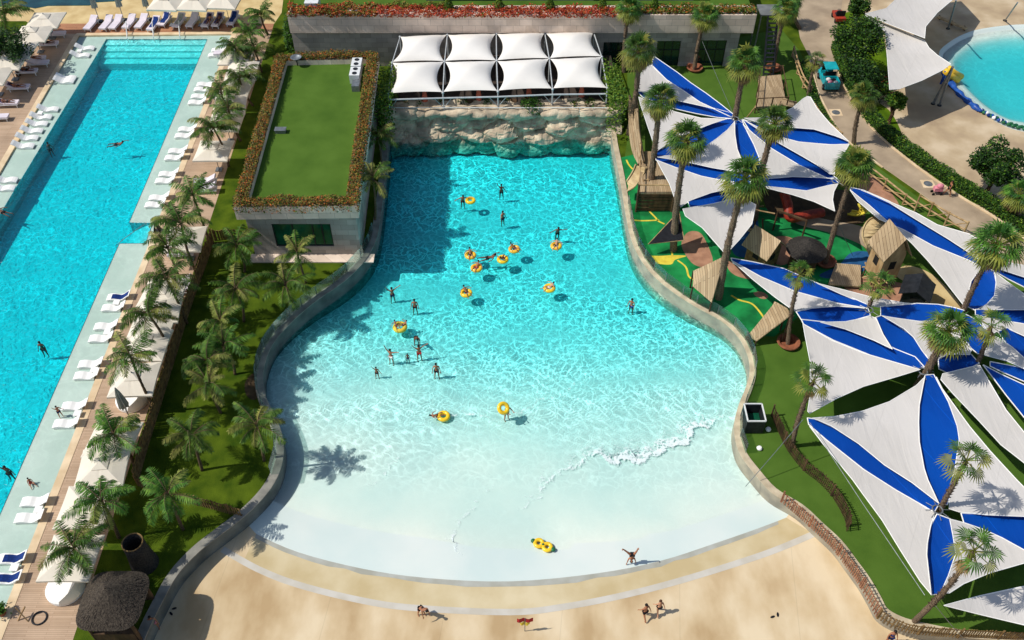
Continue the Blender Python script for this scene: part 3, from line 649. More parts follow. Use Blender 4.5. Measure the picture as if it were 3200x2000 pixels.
mb = MB(); mb.poly_prism([xy(Vector(p)) if not isinstance(p, tuple) else p for p in deep], -1.9, -0.1, True); w2 = mb.build("swimming_pool_water", "pool_water"); struct(w2)
bm = bmesh.new(); bm.from_mesh(w2.data); bmesh.ops.triangulate(bm, faces=bm.faces[:]); bmesh.ops.recalc_face_normals(bm, faces=bm.faces[:]); bm.to_mesh(w2.data); bm.free()
struct(fill(pool_out, [deep], -0.1, name="shelf_water", m="shelf_film"))
mb = MB(); wall_strip(mb, [Vector((p[0], p[1], 0)) for p in pool_out]+[Vector((*pool_out[0], 0))], 0.0001, -0.2, 0.0); 
# coping stones all round
def off_px(A, B, d, y0, y1):
    dv = (B-A).normalized(); n_ = Vector((-dv.y, dv.x, 0)); 
    if (n_.x > 0) != (d > 0): n_ = -n_
    return n_*abs(d)
cmb = MB()
for (A, B, d) in ((Vector((*pool_out[3], 0)), Vector((*pool_out[2], 0)), 0.55), (Vector((*pool_out[0], 0)), Vector((*pool_out[1], 0)), -0.55)):
    n_ = off_px(A, B, d, 0, 0); vs = [A, B, B+n_, A+n_]
    cmb.poly_prism([(v.x, v.y) for v in vs], -0.3, 0.035)
TL, TR = Vector((*pool_out[0], 0)), Vector((*pool_out[3], 0))
cmb.poly_prism([(TL.x-0.6, TL.y), (TR.x+0.6, TR.y), (TR.x+0.5, TR.y+0.55), (TL.x-0.4, TL.y+0.55)], -0.3, 0.036)
struct(cmb.build("pool_coping", "coping"))
# decks
R_in = [along(PR_T, PR_B, YB), xy(PR_T)]
deckR = [(R_in[0][0]+0.3, YB), (R_in[1][0]+0.3, R_in[1][1]), xy(P(735, 96)), xy(P(850, 96)), xy(P(686,600)), xy(P(228,2000)), along(P(686,600), P(228,2000), YB)]
struct(fill(deckR, z=0.008, name="pool_deck", m="deck_wood"))
deckT = [xy(P(95,74)), xy(P(95,99)), (TL.x-0.6, TL.y+0.4), (TR.x+0.4, TR.y+0.4), xy(P(735,97)), xy(P(850,96)), xy(P(856,74))]
struct(fill(deckT, z=0.012, name="pool_deck", m="deck_red"))
lo_ = along(PL_T, PL_B, YB)
deckL = [(TL.x-0.3, TL.y+0.3), (lo_[0]-0.3, YB), (-90, YB), xy(P(-900,500)), xy(P(-250,250)), xy(P(60,98)), xy(P(150,92))]
struct(fill(deckL, z=0.010, name="pool_deck", m="deck_wood"))
sandp = [xy(P(x, y)) for x, y in [(-800,72),(-800,20),(-100,18),(0,22),(60,18),(110,27),(150,19),(280,18),(300,8),(380,4),(420,-60),(860,-120),(885,0),(880,40),(856,75),(95,75),(80,66),(-100,66)]]
struct(fill(sandp, z=0.004, name="sand_path", m="sand"))
struct(fill([xy(P(x, y)) for x, y in [(-900,19),(-100,17),(0,21),(60,17),(110,26),(150,18),(280,17),(300,7),(380,3),(415,-60),(415,-160),(-900,-160)]], z=0.006, name="lagoon_water", m="dark_water"))
# ---- right-hand ground surfaces -----
plz = [(2510,-120),(2513,0),(2530,60),(2500,100),(2530,150),(2540,200),(2560,290),(2600,370),(2640,432),(2760,524),(2900,622),(3030,742),(3110,820),(3300,980),(3900,1000),(3900,-120)]
struct(fill([xy(P(x, y)) for x, y in plz], [round_out], 0.004, name="plaza", m="stone_plaza"))
rd = [(2513,-60),(2640,-60),(2625,60),(2600,130),(2615,220),(2650,300),(2690,362),(2750,432),(2860,522),(2990,612),(3120,692),(3300,830),(3300,975),(3110,818),(3030,740),(2900,620),(2760,522),(2640,430),(2600,368),(2560,288),(2540,198),(2500,120),(2490,60)]
struct(fill([xy(P(x, y)) for x, y in rd], z=0.010, name="road", m="road_asphalt"))
edge_px = [(2602,128),(2617,220),(2652,300),(2692,362),(2752,432),(2862,522),(2992,612),(3122,692),(3302,830)]
el = smooth_line([P(x, y) for x, y in edge_px], 5); mb = MB(); wall_strip(mb, el, 0.16, 0.0, 0.12); struct(mb.build("kerb", "coping"))
edge2 = smooth_line([P(x, y) for x, y in [(2532,185),(2560,290),(2600,370),(2640,432),(2760,524)]], 5); mb = MB(); wall_strip(mb, edge2, -0.14, 0.0, 0.1); struct(mb.build("kerb", "coping"))
for pts in ([(2790,360),(2815,410),(2818,440),(2800,420),(2750,400),(2720,340),(2700,300),(2760,330)], [(2870,510),(2960,545),(3020,560),(3060,590),(3180,690),(3100,660),(2980,600)], [(2620,220),(2690,290),(2780,290),(2775,200),(2740,60),(2640,40),(2610,120)]):
    struct(fill([xy(p) for p in smooth_line([P(x, y) for x, y in pts], 4, True)], z=0.014, name="lawn", m="grass_lawn"))
# turf right of the pit wall and the play surface
out = [xy(p) for p in offset_line(RL, 0.4*sgnR)]
tf = out[8:] + [xy(P(x, y)) for x, y in [(3420,1900),(3420,1000),(3050,760),(2900,640),(2740,520),(2640,440),(2560,300),(2500,160),(2440,90),(1960,190),(1960,440)]]
struct(fill(tf, z=0.004, name="turf", m="turf"))
i1 = min(range(len(out)), key=lambda i: (Vector(out[i])-Vector(xy(P(1960,500)))).length)
i2 = min(range(len(out)), key=lambda i: (Vector(out[i])-Vector(xy(P(2345,1052)))).length)
rg = [(p[0]+0.02, p[1]) for p in out[i1:i2]] + [xy(P(x, y)) for x, y in [(2420,1052),(2500,985),(2560,930),(2700,870),(2720,800),(2640,700),(2480,640),(2380,650),(2300,600),(2140,560),(2100,480),(1990,480)]]
struct(fill(rg, z=0.009, name="play_surface", m="rubber_green"))
def pxsheet(pts, z, name, m, sm=True):
    l = smooth_line([P(x, y) for x, y in pts], 5, True) if sm else [P(x, y) for x, y in pts]
    return struct(fill([xy(p) for p in l], z=z, name=name, m=m))
pxsheet([(2165,722),(2195,735),(2225,800),(2222,825),(2195,835),(2160,820),(2130,770),(2140,735)], 0.014, "play_surface_patch", "rubber_tan")
pxsheet([(2020,800),(2060,800),(2100,798),(2145,800),(2110,812),(2095,827),(2040,822),(2018,812)], 0.014, "play_surface_patch", "rubber_yellow")
pxsheet([(2355,915),(2380,912),(2400,925),(2390,935),(2365,928)], 0.014, "play_surface_patch", "rubber_tan")
pxsheet([(2620,830),(2660,790),(2720,790),(2740,830),(2690,850),(2600,870),(2560,860)], 0.014, "play_surface_patch", "rubber_blue")
pxsheet([(2830,830),(2900,850),(2960,900),(3010,965),(3020,1000),(2900,990),(2850,900),(2800,860)], 0.012, "sand_patch", "sand")
pxsheet([(2690,545),(2740,555),(2810,640),(2770,650),(2690,610)], 0.014, "play_surface_patch", "rubber_tan")
pxsheet([(2640,850),(2740,870),(2860,900),(2880,960),(2760,960),(2640,900)], 0.015, "play_surface_patch", "rubber_tan")
ymb = MB()
for pts in ([(1978,690),(2010,692),(2060,690)], [(2027,662),(2045,680),(2055,692),(2075,702)], [(2100,760),(2095,775),(2098,798)], [(2115,815),(2140,835),(2150,865),(2170,878)], [(2283,925),(2310,940),(2345,950),(2365,968),(2385,995)], [(1955,500),(1962,515),(1975,530)]):
    ln = smooth_line([P(x, y) for x, y in pts], 6); ribbon(ymb, ln, offset_line(ln, 0.16), 0.018)
struct(ymb.build("play_surface_lines", "rubber_yellow"))
# round pool: lip, shallow bowl, water
mb = MB(); cx = sum(p[0] for p in round_out)/len(round_out); cy = sum(p[1] for p in round_out)/len(round_out)
rings = [(1.0, 0.0), (0.955, -0.12), (0.94, -0.30), (0.86, -0.34), (0.80, -0.42), (0.74, -0.8), (0.62, -1.3), (0.4, -1.5)]
vs = []; n_ = len(round_out)
for k, z in rings: vs += [(cx+(p[0]-cx)*k, cy+(p[1]-cy)*k, z) for p in round_out]
fs = [(i*n_+j, i*n_+(j+1) % n_, (i+1)*n_+(j+1) % n_, (i+1)*n_+j) for i in range(len(rings)-1) for j in range(n_)]; fs.append(tuple((len(rings)-1)*n_+j for j in range(n_)))
mb.smooth = True; mb.add(vs, fs); struct(mb.build("round_pool_basin", "pool_white"))
mb = MB(); mb.poly_prism([(cx+(p[0]-cx)*0.944, cy+(p[1]-cy)*0.944) for p in round_out], -1.7, -0.3, True); w3 = mb.build("round_pool_water", "round_water"); struct(w3)
bm = bmesh.new(); bm.from_mesh(w3.data); bmesh.ops.recalc_face_normals(bm, faces=bm.faces[:]); bm.to_mesh(w3.data); bm.free()
pxsheet([(800,1165),(815,1180),(812,1225),(795,1250),(770,1235),(765,1200),(780,1175)], 0.006, "bare_earth_patch", "soil")
# =====================================================================
#                         BUILDINGS
# =====================================================================
rnd = random.Random(11)
def hedge_leaves(samp, n, mats, weights, size, parent, name, r=None):
    mb = MB(); leaves(mb, n, samp, size, weights, r or rnd); return mb.build(name, mats, parent)
# ---- stone building with planted roof ----
ZR, ZP = 5.1, 5.85
ro = [P(866,166,ZP), P(1181,160,ZP), P(1115,636,ZP), P(727,641,ZP)]
Yf = (P(1140,796,0).y + P(770,797,0).y)/2
b1 = thing("stone_building", (ro[3].x+4, Yf+0.5, 0), "low stone building with a grassed flat roof edged by orange planting", "building")
def inset(poly, d):
    c = sum((p for p in poly), Vector())/len(poly); out = []
    n = len(poly)
    for i in range(n):
        a, b, c_ = poly[i-1], poly[i], poly[(i+1) % n]
        e1 = (b-a).normalized(); e2 = (c_-b).normalized(); n1 = Vector((e1.y, -e1.x, 0)); n2 = Vector((e2.y, -e2.x, 0))
        if n1.dot(c-b) < 0: n1 = -n1
        if n2.dot(c-b) < 0: n2 = -n2
        out.append(b+(n1+n2)*d)
    return out
wl_ = [Vector((ro[0].x+.5, ro[0].y-.4, 0)), Vector((ro[1].x-.4, ro[1].y-.4, 0)), Vector((ro[2].x-.35, Yf, 0)), Vector((ro[3].x+.5, Yf, 0))]
wx0, wx1 = PY(848,703,Yf).x, PY(1031,697,Yf).x; wz0, wz1 = PY(860,770,Yf).z, PY(940,700,Yf).z
mb = MB()
# front wall as pieces round the window opening
def slab(mb, x0, x1, z0, z1, y, t=0.3): mb.box(((x0+x1)/2, y+t/2, (z0+z1)/2), (x1-x0, t, z1-z0))
FX0, FX1 = wl_[3].x, wl_[2].x
for a_, b_, c_, d_ in ((FX0, wx0, 0, ZR), (wx1, FX1, 0, ZR), (wx0, wx1, 0, wz0), (wx0, wx1, wz1, ZR)): slab(mb, a_, b_, c_, d_, Yf)
mb.beam((wl_[3].x+.15, Yf+.3, ZR/2), (wl_[0].x+.15, wl_[0].y, ZR/2), 0.3, ZR)
mb.beam((wl_[2].x-.15, Yf+.3, ZR/2), (wl_[1].x-.15, wl_[1].y, ZR/2), 0.3, ZR)
mb.beam((wl_[0].x, wl_[0].y, ZR/2), (wl_[1].x, wl_[1].y, ZR/2), 0.3, ZR-.01)
mb.build("wall", "stone_wall", b1)
mb = MB(); mb.poly_prism([xy(p) for p in inset(ro, 0.55)], ZR-0.35, ZR); mb.build("roof", "turf", b1)
par_i = inset(ro, 1.0)
mb = MB()
for i in range(4):
    a, b_, c_, d_ = ro[i], ro[(i+1) % 4], par_i[(i+1) % 4], par_i[i]
    t = 0.001*i
    lo = [(p.x, p.y, ZR-0.75) for p in (a, b_, c_, d_)]; hi = [(p.x, p.y, ZP-0.25+t) for p in (a, b_, c_, d_)]
    mb.add(lo+hi, [(0, 1, 5, 4), (2, 3, 7, 6), (4, 5, 6, 7), (3, 2, 1, 0)])
pr = mb.build("planter_parapet", "stone_wall_tan_sunlit", b1)
for i in range(4):
    a, b_, c_, d_ = ro[i], ro[(i+1) % 4], par_i[(i+1) % 4], par_i[i]; L_ = (b_-a).length
    def samp(r, a=a, b_=b_, c_=c_, d_=d_):
        u = r.random(); v = r.uniform(-0.12, 1.0); p = a.lerp(b_, u).lerp(d_.lerp(c_, u), v)
        w = noise.noise(Vector((p.x*0.5, p.y*0.5, 3)))
        return (p.x, p.y, ZP-0.25+r.uniform(0, 0.42+0.5*w) - (0.7*r.random() if v < 0 else 0))
    hedge_leaves(samp, int(L_*420), ["leaf_olive", "leaf_orange", "leaf_mid", "soil"], [6, 2.2, 1.6, 1.2], 0.17, b1, "planting")
win = MB()
zc, ww = (wz0+wz1)/2, wx1-wx0
win.box(((wx0+wx1)/2, Yf+0.16, zc), (ww-.1, 0.03, wz1-wz0-.1)); wn = win.build("window", "glass_teal", b1)
fm = MB()
for x in (wx0+.04, wx0+ww*.34, wx0+ww*.68, wx0+ww*.84, wx1-.04): fm.box((x, Yf+0.12, zc), (0.08, 0.1, wz1-wz0))
for z in (wz0+.04, wz1-.04): fm.box(((wx0+wx1)/2, Yf+0.12, z), (ww-.2, 0.09, 0.08))
f_ = fm.build("window_frame", "metal_dark", None); f_.parent = wn; f_.location = -wn.location
me = f_.data; o_ = root_loc(wn)
for v in me.vertices: v.co -= Vector(o_)
mb = MB(); mb.box(((FX0+FX1)/2+.4, Yf-0.5, 0.05), (FX1-FX0+1.4, 1.0, 0.1)); mb.build("plinth", "stone_wall_tan_sunlit", b1)
def ac_unit(px, py, z, label, rz=0.0, grp=None, n=2, size=(0.8, 1.3, 0.9)):
    c = P(px, py, z+size[2]); t = thing("air_conditioning_unit", (c.x, c.y, z), label, "ac unit", grp)
    m_ = MB(); m_.box((c.x, c.y, z+size[2]/2), size, rz); m_.build("housing", "metal_white", t)
    for k in range(n):
        yy = (k-(n-1)/2)*size[1]/n
        m2 = MB(); m2.torus(0.21, 0.025, (c.x, c.y+yy, z+size[2]+0.02), 16, 6); m2.build("fan_guard", "metal_dark", t)
        m2 = MB(); m2.lathe([(0.0, 0.02), (0.18, 0.02), (0.18, 0.0)], (c.x, c.y+yy, z+size[2]), 14); m2.build("fan", "metal_dark", t)
    return t
ac_unit(1114, 193, ZR, "rooftop air conditioning unit nearer the back wall of the grassed roof", size=(.95, 1.5, .9))
ac_unit(1109, 222, ZR, "rooftop air conditioning unit in the middle of the row on the grassed roof", size=(.95, 1.5, .9))
c = P(1112, 262, ZR+.5); t = thing("duct_box", (c.x, c.y, ZR), "pale metal duct box at the near end of the roof air conditioners", "duct")
m_ = MB(); m_.box((c.x, c.y, ZR+.3), (0.7, 1.1, 0.6)); m_.build("casing", "metal_grey", t); m_ = MB(); m_.box((c.x, c.y+.9, ZR+.35), (0.35, .7, 0.35)); m_.build("duct", "metal_grey", t)
c = P(876, 404, ZR+.3); t = thing("roof_vent", (c.x, c.y, ZR), "small grey vent box low on the grassed roof", "roof vent")
m_ = MB(); m_.box((c.x, c.y, ZR+.15), (0.9, 0.5, 0.3)); m_.build("box", "metal_grey", t); m_ = MB(); m_.box((c.x, c.y, ZR+.33), (1.0, 0.6, 0.05)); m_.build("lid", "metal_grey", t)
c = P(930, 205, ZR); t = thing("satellite_dish", (c.x, c.y, ZR), "grey satellite dish at the far corner of the grassed roof", "satellite dish")
m_ = MB(); m_.smooth = True; m_.lathe([(0.0, 0.0), (.25, .03), (.45, .13), (.55, .22), (.53, .24), (.43, .16), (.25, .06), (0, .03)], (c.x, c.y, ZR+.7), 16)
m_.build("dish", "metal_grey", t); m_ = MB(); m_.tube([(c.x, c.y, ZR), (c.x, c.y, ZR+.72)], .05, 6); m_.build("mast", "metal_dark", t)

# ---- upper building with long planted parapet ----
Yu = P(2150, 213, 0).y; HU = PY(2200, 47, Yu).z
ux0, ux1 = PY(905, 90, Yu).x, PY(2362, 60, Yu).x
b2 = thing("terrace_building", ((ux0+ux1)/2, Yu, 0), "long stone building with a grass roof and a red flowering parapet", "building")
ops = [(1885,1948,132,205),(2052,2126,128,200),(2180,2268,126,212)]
ZB = HU-2.0
mb = MB(); x = ux0
for (pa, pb, pt, pb2) in ops:
    xa, xb = PY(pa, 150, Yu+.4).x, PY(pb, 150, Yu+.4).x; zt = PY(pa, pt, Yu+.4).z
    slab(mb, x, xa, 0, ZB, Yu+.4); slab(mb, xa, xb, zt, ZB, Yu+.4); x = xb
slab(mb, x, ux1-1.2, 0, ZB, Yu+.4)
mb.build("wall", "stone_wall", b2)
mb = MB(); mb.box(((ux0+ux1)/2, Yu+1.0, ZB+1.0), (ux1-ux0, 2.0, 2.0)); mb.build("parapet", "stone_wall_tan_sunlit", b2)
mb = MB(); mb.box(((ux0+ux1)/2, Yu+10, HU-.6), (ux1-ux0-.1, 16, .5)); mb.build("roof", "turf", b2)
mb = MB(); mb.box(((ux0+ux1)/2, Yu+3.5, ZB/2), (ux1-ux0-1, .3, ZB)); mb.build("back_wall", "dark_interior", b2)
for k, (pa, pb, pt, pb2) in enumerate(ops):
    xa, xb = PY(pa, 150, Yu+.4).x, PY(pb, 150, Yu+.4).x; zt = PY(pa, pt, Yu+.4).z
    m_ = MB(); m_.box(((xa+xb)/2, Yu+.62, zt/2), (xb-xa, .04, zt)); g_ = m_.build("window", "glass_dark", b2)
    m_ = MB()
    for q in range(4): m_.box((xa+(xb-xa)*q/3, Yu+.58, zt/2), (.07, .07, zt))
    m_.box(((xa+xb)/2, Yu+.575, zt*.62), (xb-xa, .05, .07)); m_.build("window_frame", "metal_dark", b2)
def strip_samp(x0, x1, y0, y1, z, h):
    def s(r):
        x = r.uniform(x0, x1); y = r.uniform(y0, y1); return (x, y, z+r.uniform(0, h)*(0.7+0.6*noise.noise(Vector((x*.8, y, 0)))))
    return s
xa = PY(1180, 70, Yu).x; xb = PY(1925, 70, Yu).x
hedge_leaves(strip_samp(ux0, xa, Yu-.15, Yu+1.9, HU-.15, .8), 5200, ["leaf_olive", "leaf_orange", "flower_red", "leaf_mid"], [3, 2, 2, 1], .26, b2, "planting")
hedge_leaves(strip_samp(xa, xb, Yu-.25, Yu+1.5, HU-.2, .8), 8600, ["flower_red", "leaf_orange", "leaf_mid"], [8, 1.5, .5], .24, b2, "planting")
hedge_leaves(strip_samp(xa, xa+7.5, Yu+1.3, Yu+2.2, HU-.1, .7), 1800, ["leaf_olive", "leaf_light"], [2, 1], .26, b2, "planting")
hedge_leaves(strip_samp(xb, ux1, Yu+.1, Yu+1.6, HU-.1, .8), 5000, ["leaf_olive", "leaf_mid", "leaf_orange"], [3, 3, 1.5], .26, b2, "planting")
for k, px in enumerate((1403, 1560, 1718, 1880, 2042)):
    c = PY(px, 45 if px > 1300 else 40, Yu+1.2); h = 1.9
    t = thing("conical_shrub", (c.x, Yu+1.2, HU-.1), "clipped cone shrub on the red flowering parapet, %s from the left" % ORD[k], "shrub", "cone shrubs along the parapet")
    def sm(r, c=c, h=h):
        z = r.random()**1.3; a = r.uniform(0, 2*pi); rr = (1-z)*.62*sqrt(r.uniform(.4, 1)); return (c.x+cos(a)*rr, Yu+1.2+sin(a)*rr, HU-.1+z*h+.1)
    hedge_leaves(sm, 700, ["leaf_light", "leaf_mid"], [3, 2], .2, t, "foliage"); m_ = MB(); m_.tube([(c.x, Yu+1.2, HU-.2), (c.x, Yu+1.2, HU+1.2)], [.06, .02], 6); m_.build("stem", "wood_dark", t)
for (px, py, lab) in ((1108, 28, "twin-fan unit on the upper lawn, left of the pair"), (1163, 26, "twin-fan unit on the upper lawn, right of the pair")):
    ac_unit(px, py, HU-.35, lab, size=(1.3, .75, .5), n=1)
c = P(1480, 12, HU-.3); t = thing("roof_pavilion", (c.x, c.y, HU-.35), "grey flat-topped pavilion behind the red flowers with teal glazing", "pavilion")
m_ = MB(); m_.box((c.x+9, Yu+6.2, HU+.6), (28, 5, 2.0)); m_.build("walls", "roof_grey", t)
m_ = MB(); m_.box((c.x-.5, Yu+3.66, HU+.45), (5.5, .06, 1.4)); m_.build("window", "glass_teal", t)
m_ = MB(); m_.box((c.x+14.5, Yu+3.66, HU+.45), (4.0, .06, 1.4)); m_.build("window", "glass_teal", t)
m_ = MB(); m_.box((c.x+9, Yu+6.2, HU+1.66), (28.4, 5.4, .12)); m_.build("roof", "roof_grey", t)
c = P(978, 15, HU); t = thing("storage_box", (c.x, c.y, HU-.35), "white box unit at the left end of the upper lawn", "box")
m_ = MB(); m_.box((c.x, c.y, HU), (1.3, 1.6, 1.1)); m_.build("casing", "metal_white", t); m_ = MB(); m_.box((c.x, c.y, HU+.58), (1.4, 1.7, .06)); m_.build("lid", "metal_white", t)
# small steel stair tower at the right end
c = P(2400, 140, 2.5); t = thing("steel_stairs", (c.x, c.y, 0), "grey steel outdoor staircase at the right end of the long building", "staircase")
m_ = MB(); m_.box((c.x, c.y+1.5, 5.6), (2.6, 2.2, .12)); m_.build("landing", "roof_grey", t)
m_ = MB()
for dx in (-1.2, 1.2):
    for dy in (.5, 2.4): m_.tube([(c.x+dx, c.y+dy, 0), (c.x+dx, c.y+dy, 5.6)], .08, 6)
m_.build("posts", "metal_grey", t)
m_ = MB(); m_.beam((c.x-.5, c.y-2.4, .2), (c.x-.5, c.y+.5, 5.5), .12, .3); m_.beam((c.x+.5, c.y-2.4, .2), (c.x+.5, c.y+.5, 5.5), .12, .3); m_.build("stringer", "metal_dark", t)
m_ = MB()
for k in range(14): m_.box((c.x, c.y-2.3+k*.2, .45+k*.37), (.9, .28, .05))
m_.build("treads", "metal_dark", t)

# ---- cafe terrace and rock face ----
ZT, ZRM = 1.4, 2.1
rx0, rx1 = P(1213, 478, WZ).x-.3, P(1932, 478, WZ).x+.35; Yr = P(1560, 452, WZ).y
t_ = thing("cafe_terrace", ((rx0+rx1)/2, Yr+2, 0), "raised cafe terrace behind the rock face", "terrace")
mb = MB(); mb.box(((rx0+rx1)/2, (Yr+1.6+Yu+.3)/2, (ZT-4.6)/2), (rx1-rx0-.4, Yu-Yr-1.4, ZT+4.6)); mb.build("floor", "terrace_floor_shaded", t_)
t = thing("rock_face", ((rx0+rx1)/2, Yr, WZ), "artificial sandstone rock face over the deep end of the wave pool", "rock face")
mb = MB(); mb.smooth = False
NU, NV = 150, 42
def rock(u, v):
    x = rx0+(rx1-rx0)*u; z = -2.6+v*(ZRM+3.5)
    top = ZRM+.3+.45*noise.noise(Vector((x*.45, 0, 7)))+.35*noise.noise(Vector((x*1.3, 0, 2)))
    q = Vector((x*.34, z*.62, 4.2)); vd, vp = noise.voronoi(q); cr = min(.5, (vd[1]-vd[0]))
    cell = noise.noise(Vector(vp[0])*3.1)
    q2 = Vector((x*1.1, z*1.5, 9)); vd2, _ = noise.voronoi(q2)
    dpt = cr*1.1+cell*.75+min(.3, vd2[1]-vd2[0])*.5+.10*noise.noise(Vector((x*2, z*2.5, 0)))
    slope = .10*(z+1)+.12*max(0, z-.8)+.16*(floor((z+cell*.8)/1.0) if z > .3 else 0)
    if v > .86: z2 = -2.6+.86*(ZRM+3.5)+(v-.86)*1.8; return (x, Yr+.75+slope-dpt+(v-.86)*6, min(z2, top))
    return (x, Yr+.75+slope-dpt, min(z, top))
mb.grid(rock, NU, NV); mb.build("stone", "rock", t)
# boulders on the rim
for k in range(19):
    x = rx0+.8+(rx1-rx0-1.8)*(k+.5*rnd.random())/18.5; mb = MB(); mb.smooth = True; s = rnd.uniform(.6, 1.05)
    bm = bmesh.new(); bmesh.ops.create_icosphere(bm, subdivisions=3, radius=1)
    for v in bm.verts:
        q = v.co.copy(); d = 1+.35*noise.noise(q*1.2+Vector((k*5, 0, 0)))+.12*noise.noise(q*3.3+Vector((0, k*3, 0)))
        v.co = Vector((q.x*d*s*1.35+x, q.y*d*s*.7+Yr+1.0, q.z*d*s*.62+ZRM-.3))
    mb.add([v.co.copy() for v in bm.verts], [[v.index for v in f.verts] for f in bm.faces]); bm.free(); mb.build("boulder", "rock", t)
# tensile canopy
ZN = 3.9
nodes = [[(1250,117),(1398,111),(1551,108),(1703,106),(1856,104)], [(1225,198),(1389,195),(1552,193),(1717,186),(1881,180)], [(1213,297),(1384,292),(1556,288),(1727,281),(1898,279)]]
N3 = [[P(x, y, ZN) for x, y in row] for row in nodes]
t = thing("tensile_canopy", (N3[1][2].x, N3[1][2].y, ZT), "white tensile canopy of eight panels over the cafe terrace", "canopy")
for r in range(2):
    for c_ in range(4):
        A, B, C_, D = N3[r][c_], N3[r][c_+1], N3[r+1][c_+1], N3[r+1][c_]
        def fn(u, v):
            bu = .115*4*v*(1-v); bv = .035*4*u*(1-u)
            uu = u+(0.5-u)*2*bu; vv = v+(0.5-v)*2*bv
            uu = .012+uu*.976; vv = .012+vv*.976
            p = A.lerp(B, uu).lerp(D.lerp(C_, uu), vv)
            hgt = .15+.85*(16*u*(1-u)*v*(1-v))**.6
            rid = .35*max(0, 1-abs((u-.5)-(.5-v)*1.1)*2.6)
            return (p.x, p.y, ZN+hgt*.8+rid*hgt*.5)
        m_ = MB(); m_.smooth = True; m_.grid(fn, 20, 16); m_.build("roof_panel", "fabric_tent", t)
for c_ in range(5):
    for r in range(3):
        p = N3[r][c_]; m_ = MB(); m_.tube([(p.x, p.y, ZT), (p.x, p.y, ZN+.05)], .07, 8); m_.ball((p.x, p.y, ZN+.06), .13); m_.build("post", "metal_pale", t)
for c_ in range(5):
    m_ = MB(); m_.tube([N3[0][c_], N3[1][c_], N3[2][c_]], .06, 6); m_.build("beam", "metal_pale", t)
m_ = MB(); m_.tube([p-Vector((0, 0.25, .35)) for p in N3[2]], .08, 6); m_.build("beam", "metal_pale", t)
for c_ in range(5):
    p = N3[2][c_]; 
    for s in (-1, 1):
        if 0 <= c_+s < 5:
            q = p.lerp(N3[2][c_+s], .16); m_ = MB(); m_.tube([(p.x, p.y, ZN-1.6), (q.x, q.y-.2, ZN-.4)], .035, 6); m_.build("brace", "metal_pale", t)
t = thing("terrace_railing", (N3[2][0].x, N3[2][0].y-.6, ZT), "thin white railing along the front of the cafe terrace", "railing")
y_ = N3[2][2].y-.5; m_ = MB(); m_.tube([(N3[2][0].x, y_, ZT+1.1), (N3[2][4].x, y_, ZT+1.1)], .04, 6); m_.tube([(N3[2][0].x, y_, ZT+.5), (N3[2][4].x, y_, ZT+.5)], .02, 5); m_.build("rail", "metal_white", t)
for k in range(17):
    x = N3[2][0].x+(N3[2][4].x-N3[2][0].x)*k/16; m_ = MB(); m_.tube([(x, y_, ZT), (x, y_, ZT+1.1)], .025, 5); m_.build("post", "metal_white", t)
for k, (px, py) in enumerate(((1330, 342), (1497, 338), (1652, 330), (1815, 328))):
    c = P(px, py, ZT); t = thing("closed_parasol", (c.x, c.y, ZT), "folded salmon parasol under the white canopy, %s from the left" % ORD[k], "parasol", "folded salmon parasols on the terrace")
    m_ = MB(); m_.lathe([(.08, .9), (.3, 1.0), (.26, 1.5), (.16, 2.1), (.05, 2.6), (0, 2.65)], (c.x, c.y, ZT), 9); m_.build("canopy", "umbrella_salmon", t)
    m_ = MB(); m_.tube([(c.x, c.y, ZT), (c.x, c.y, ZT+1)], .03, 6); m_.build("pole", "metal_grey", t)
for k in range(10):
    c = P(1270+k*66, 322, ZT+.7); t = thing("cafe_table", (c.x, c.y+.2, ZT), "dark cafe table behind the terrace railing, %s from the left" % ORD[k], "table", "cafe tables on the terrace")
    m_ = MB(); m_.box((c.x, c.y+.2, ZT+.73), (.9, .9, .05)); m_.build("table_top", "wood_dark", t); m_ = MB(); m_.tube([(c.x, c.y+.2, ZT), (c.x, c.y+.2, ZT+.7)], .05, 6); m_.build("leg", "metal_dark", t)
# planting along the terrace edge and the columns at its ends
def shrub(c, r, h, mats, w, n, lab, cat="shrub", size=.22, name="shrub", grp=None):
    t = thing(name, c, lab, cat, grp)
    def s(rr):
        while True:
            q = Vector((rr.uniform(-1, 1), rr.uniform(-1, 1), rr.uniform(-.3, 1)))
            if .35 < q.length < 1: break
        d = 1+.3*noise.noise(q*2+Vector(c))
        return (c[0]+q.x*r*d, c[1]+q.y*r*d, c[2]+.1+max(0, q.z)*h*d)
    hedge_leaves(s, n, mats, w, size, t, "foliage")
    m_ = MB(); m_.tube([c, (c[0], c[1], c[2]+h*.6)], [.07, .03], 6); m_.build("stem", "wood_dark", t); return t
DG, MG, LG = ["leaf_dark", "leaf_mid"], ["leaf_mid", "leaf_dark"], ["leaf_light", "leaf_mid"]
c = P(1660, 352, ZRM+.5); shrub((c.x, Yr+1.6, ZRM-.3), 1.2, 1.3, MG, [3, 1], 1500, "round green bush spilling over the rim of the rock face")
for k, (px, py, r) in enumerate(((1265,355,.7),(1310,352,.8),(1370,352,.8),(1440,350,.9),(1520,348,.8),(1575,345,.8),(1800,345,.9),(1850,340,.9),(1900,338,.7))):
    c = P(px, py, ZRM+.3); shrub((c.x, Yr+2.1, ZRM-.3), r*.95, .7, ["leaf_olive", "leaf_mid", "leaf_dark"], [1, 2, 2], 420, "low shrub along the rock rim under the railing, %s from the left" % ORD[k], grp="low shrubs on the rock rim")
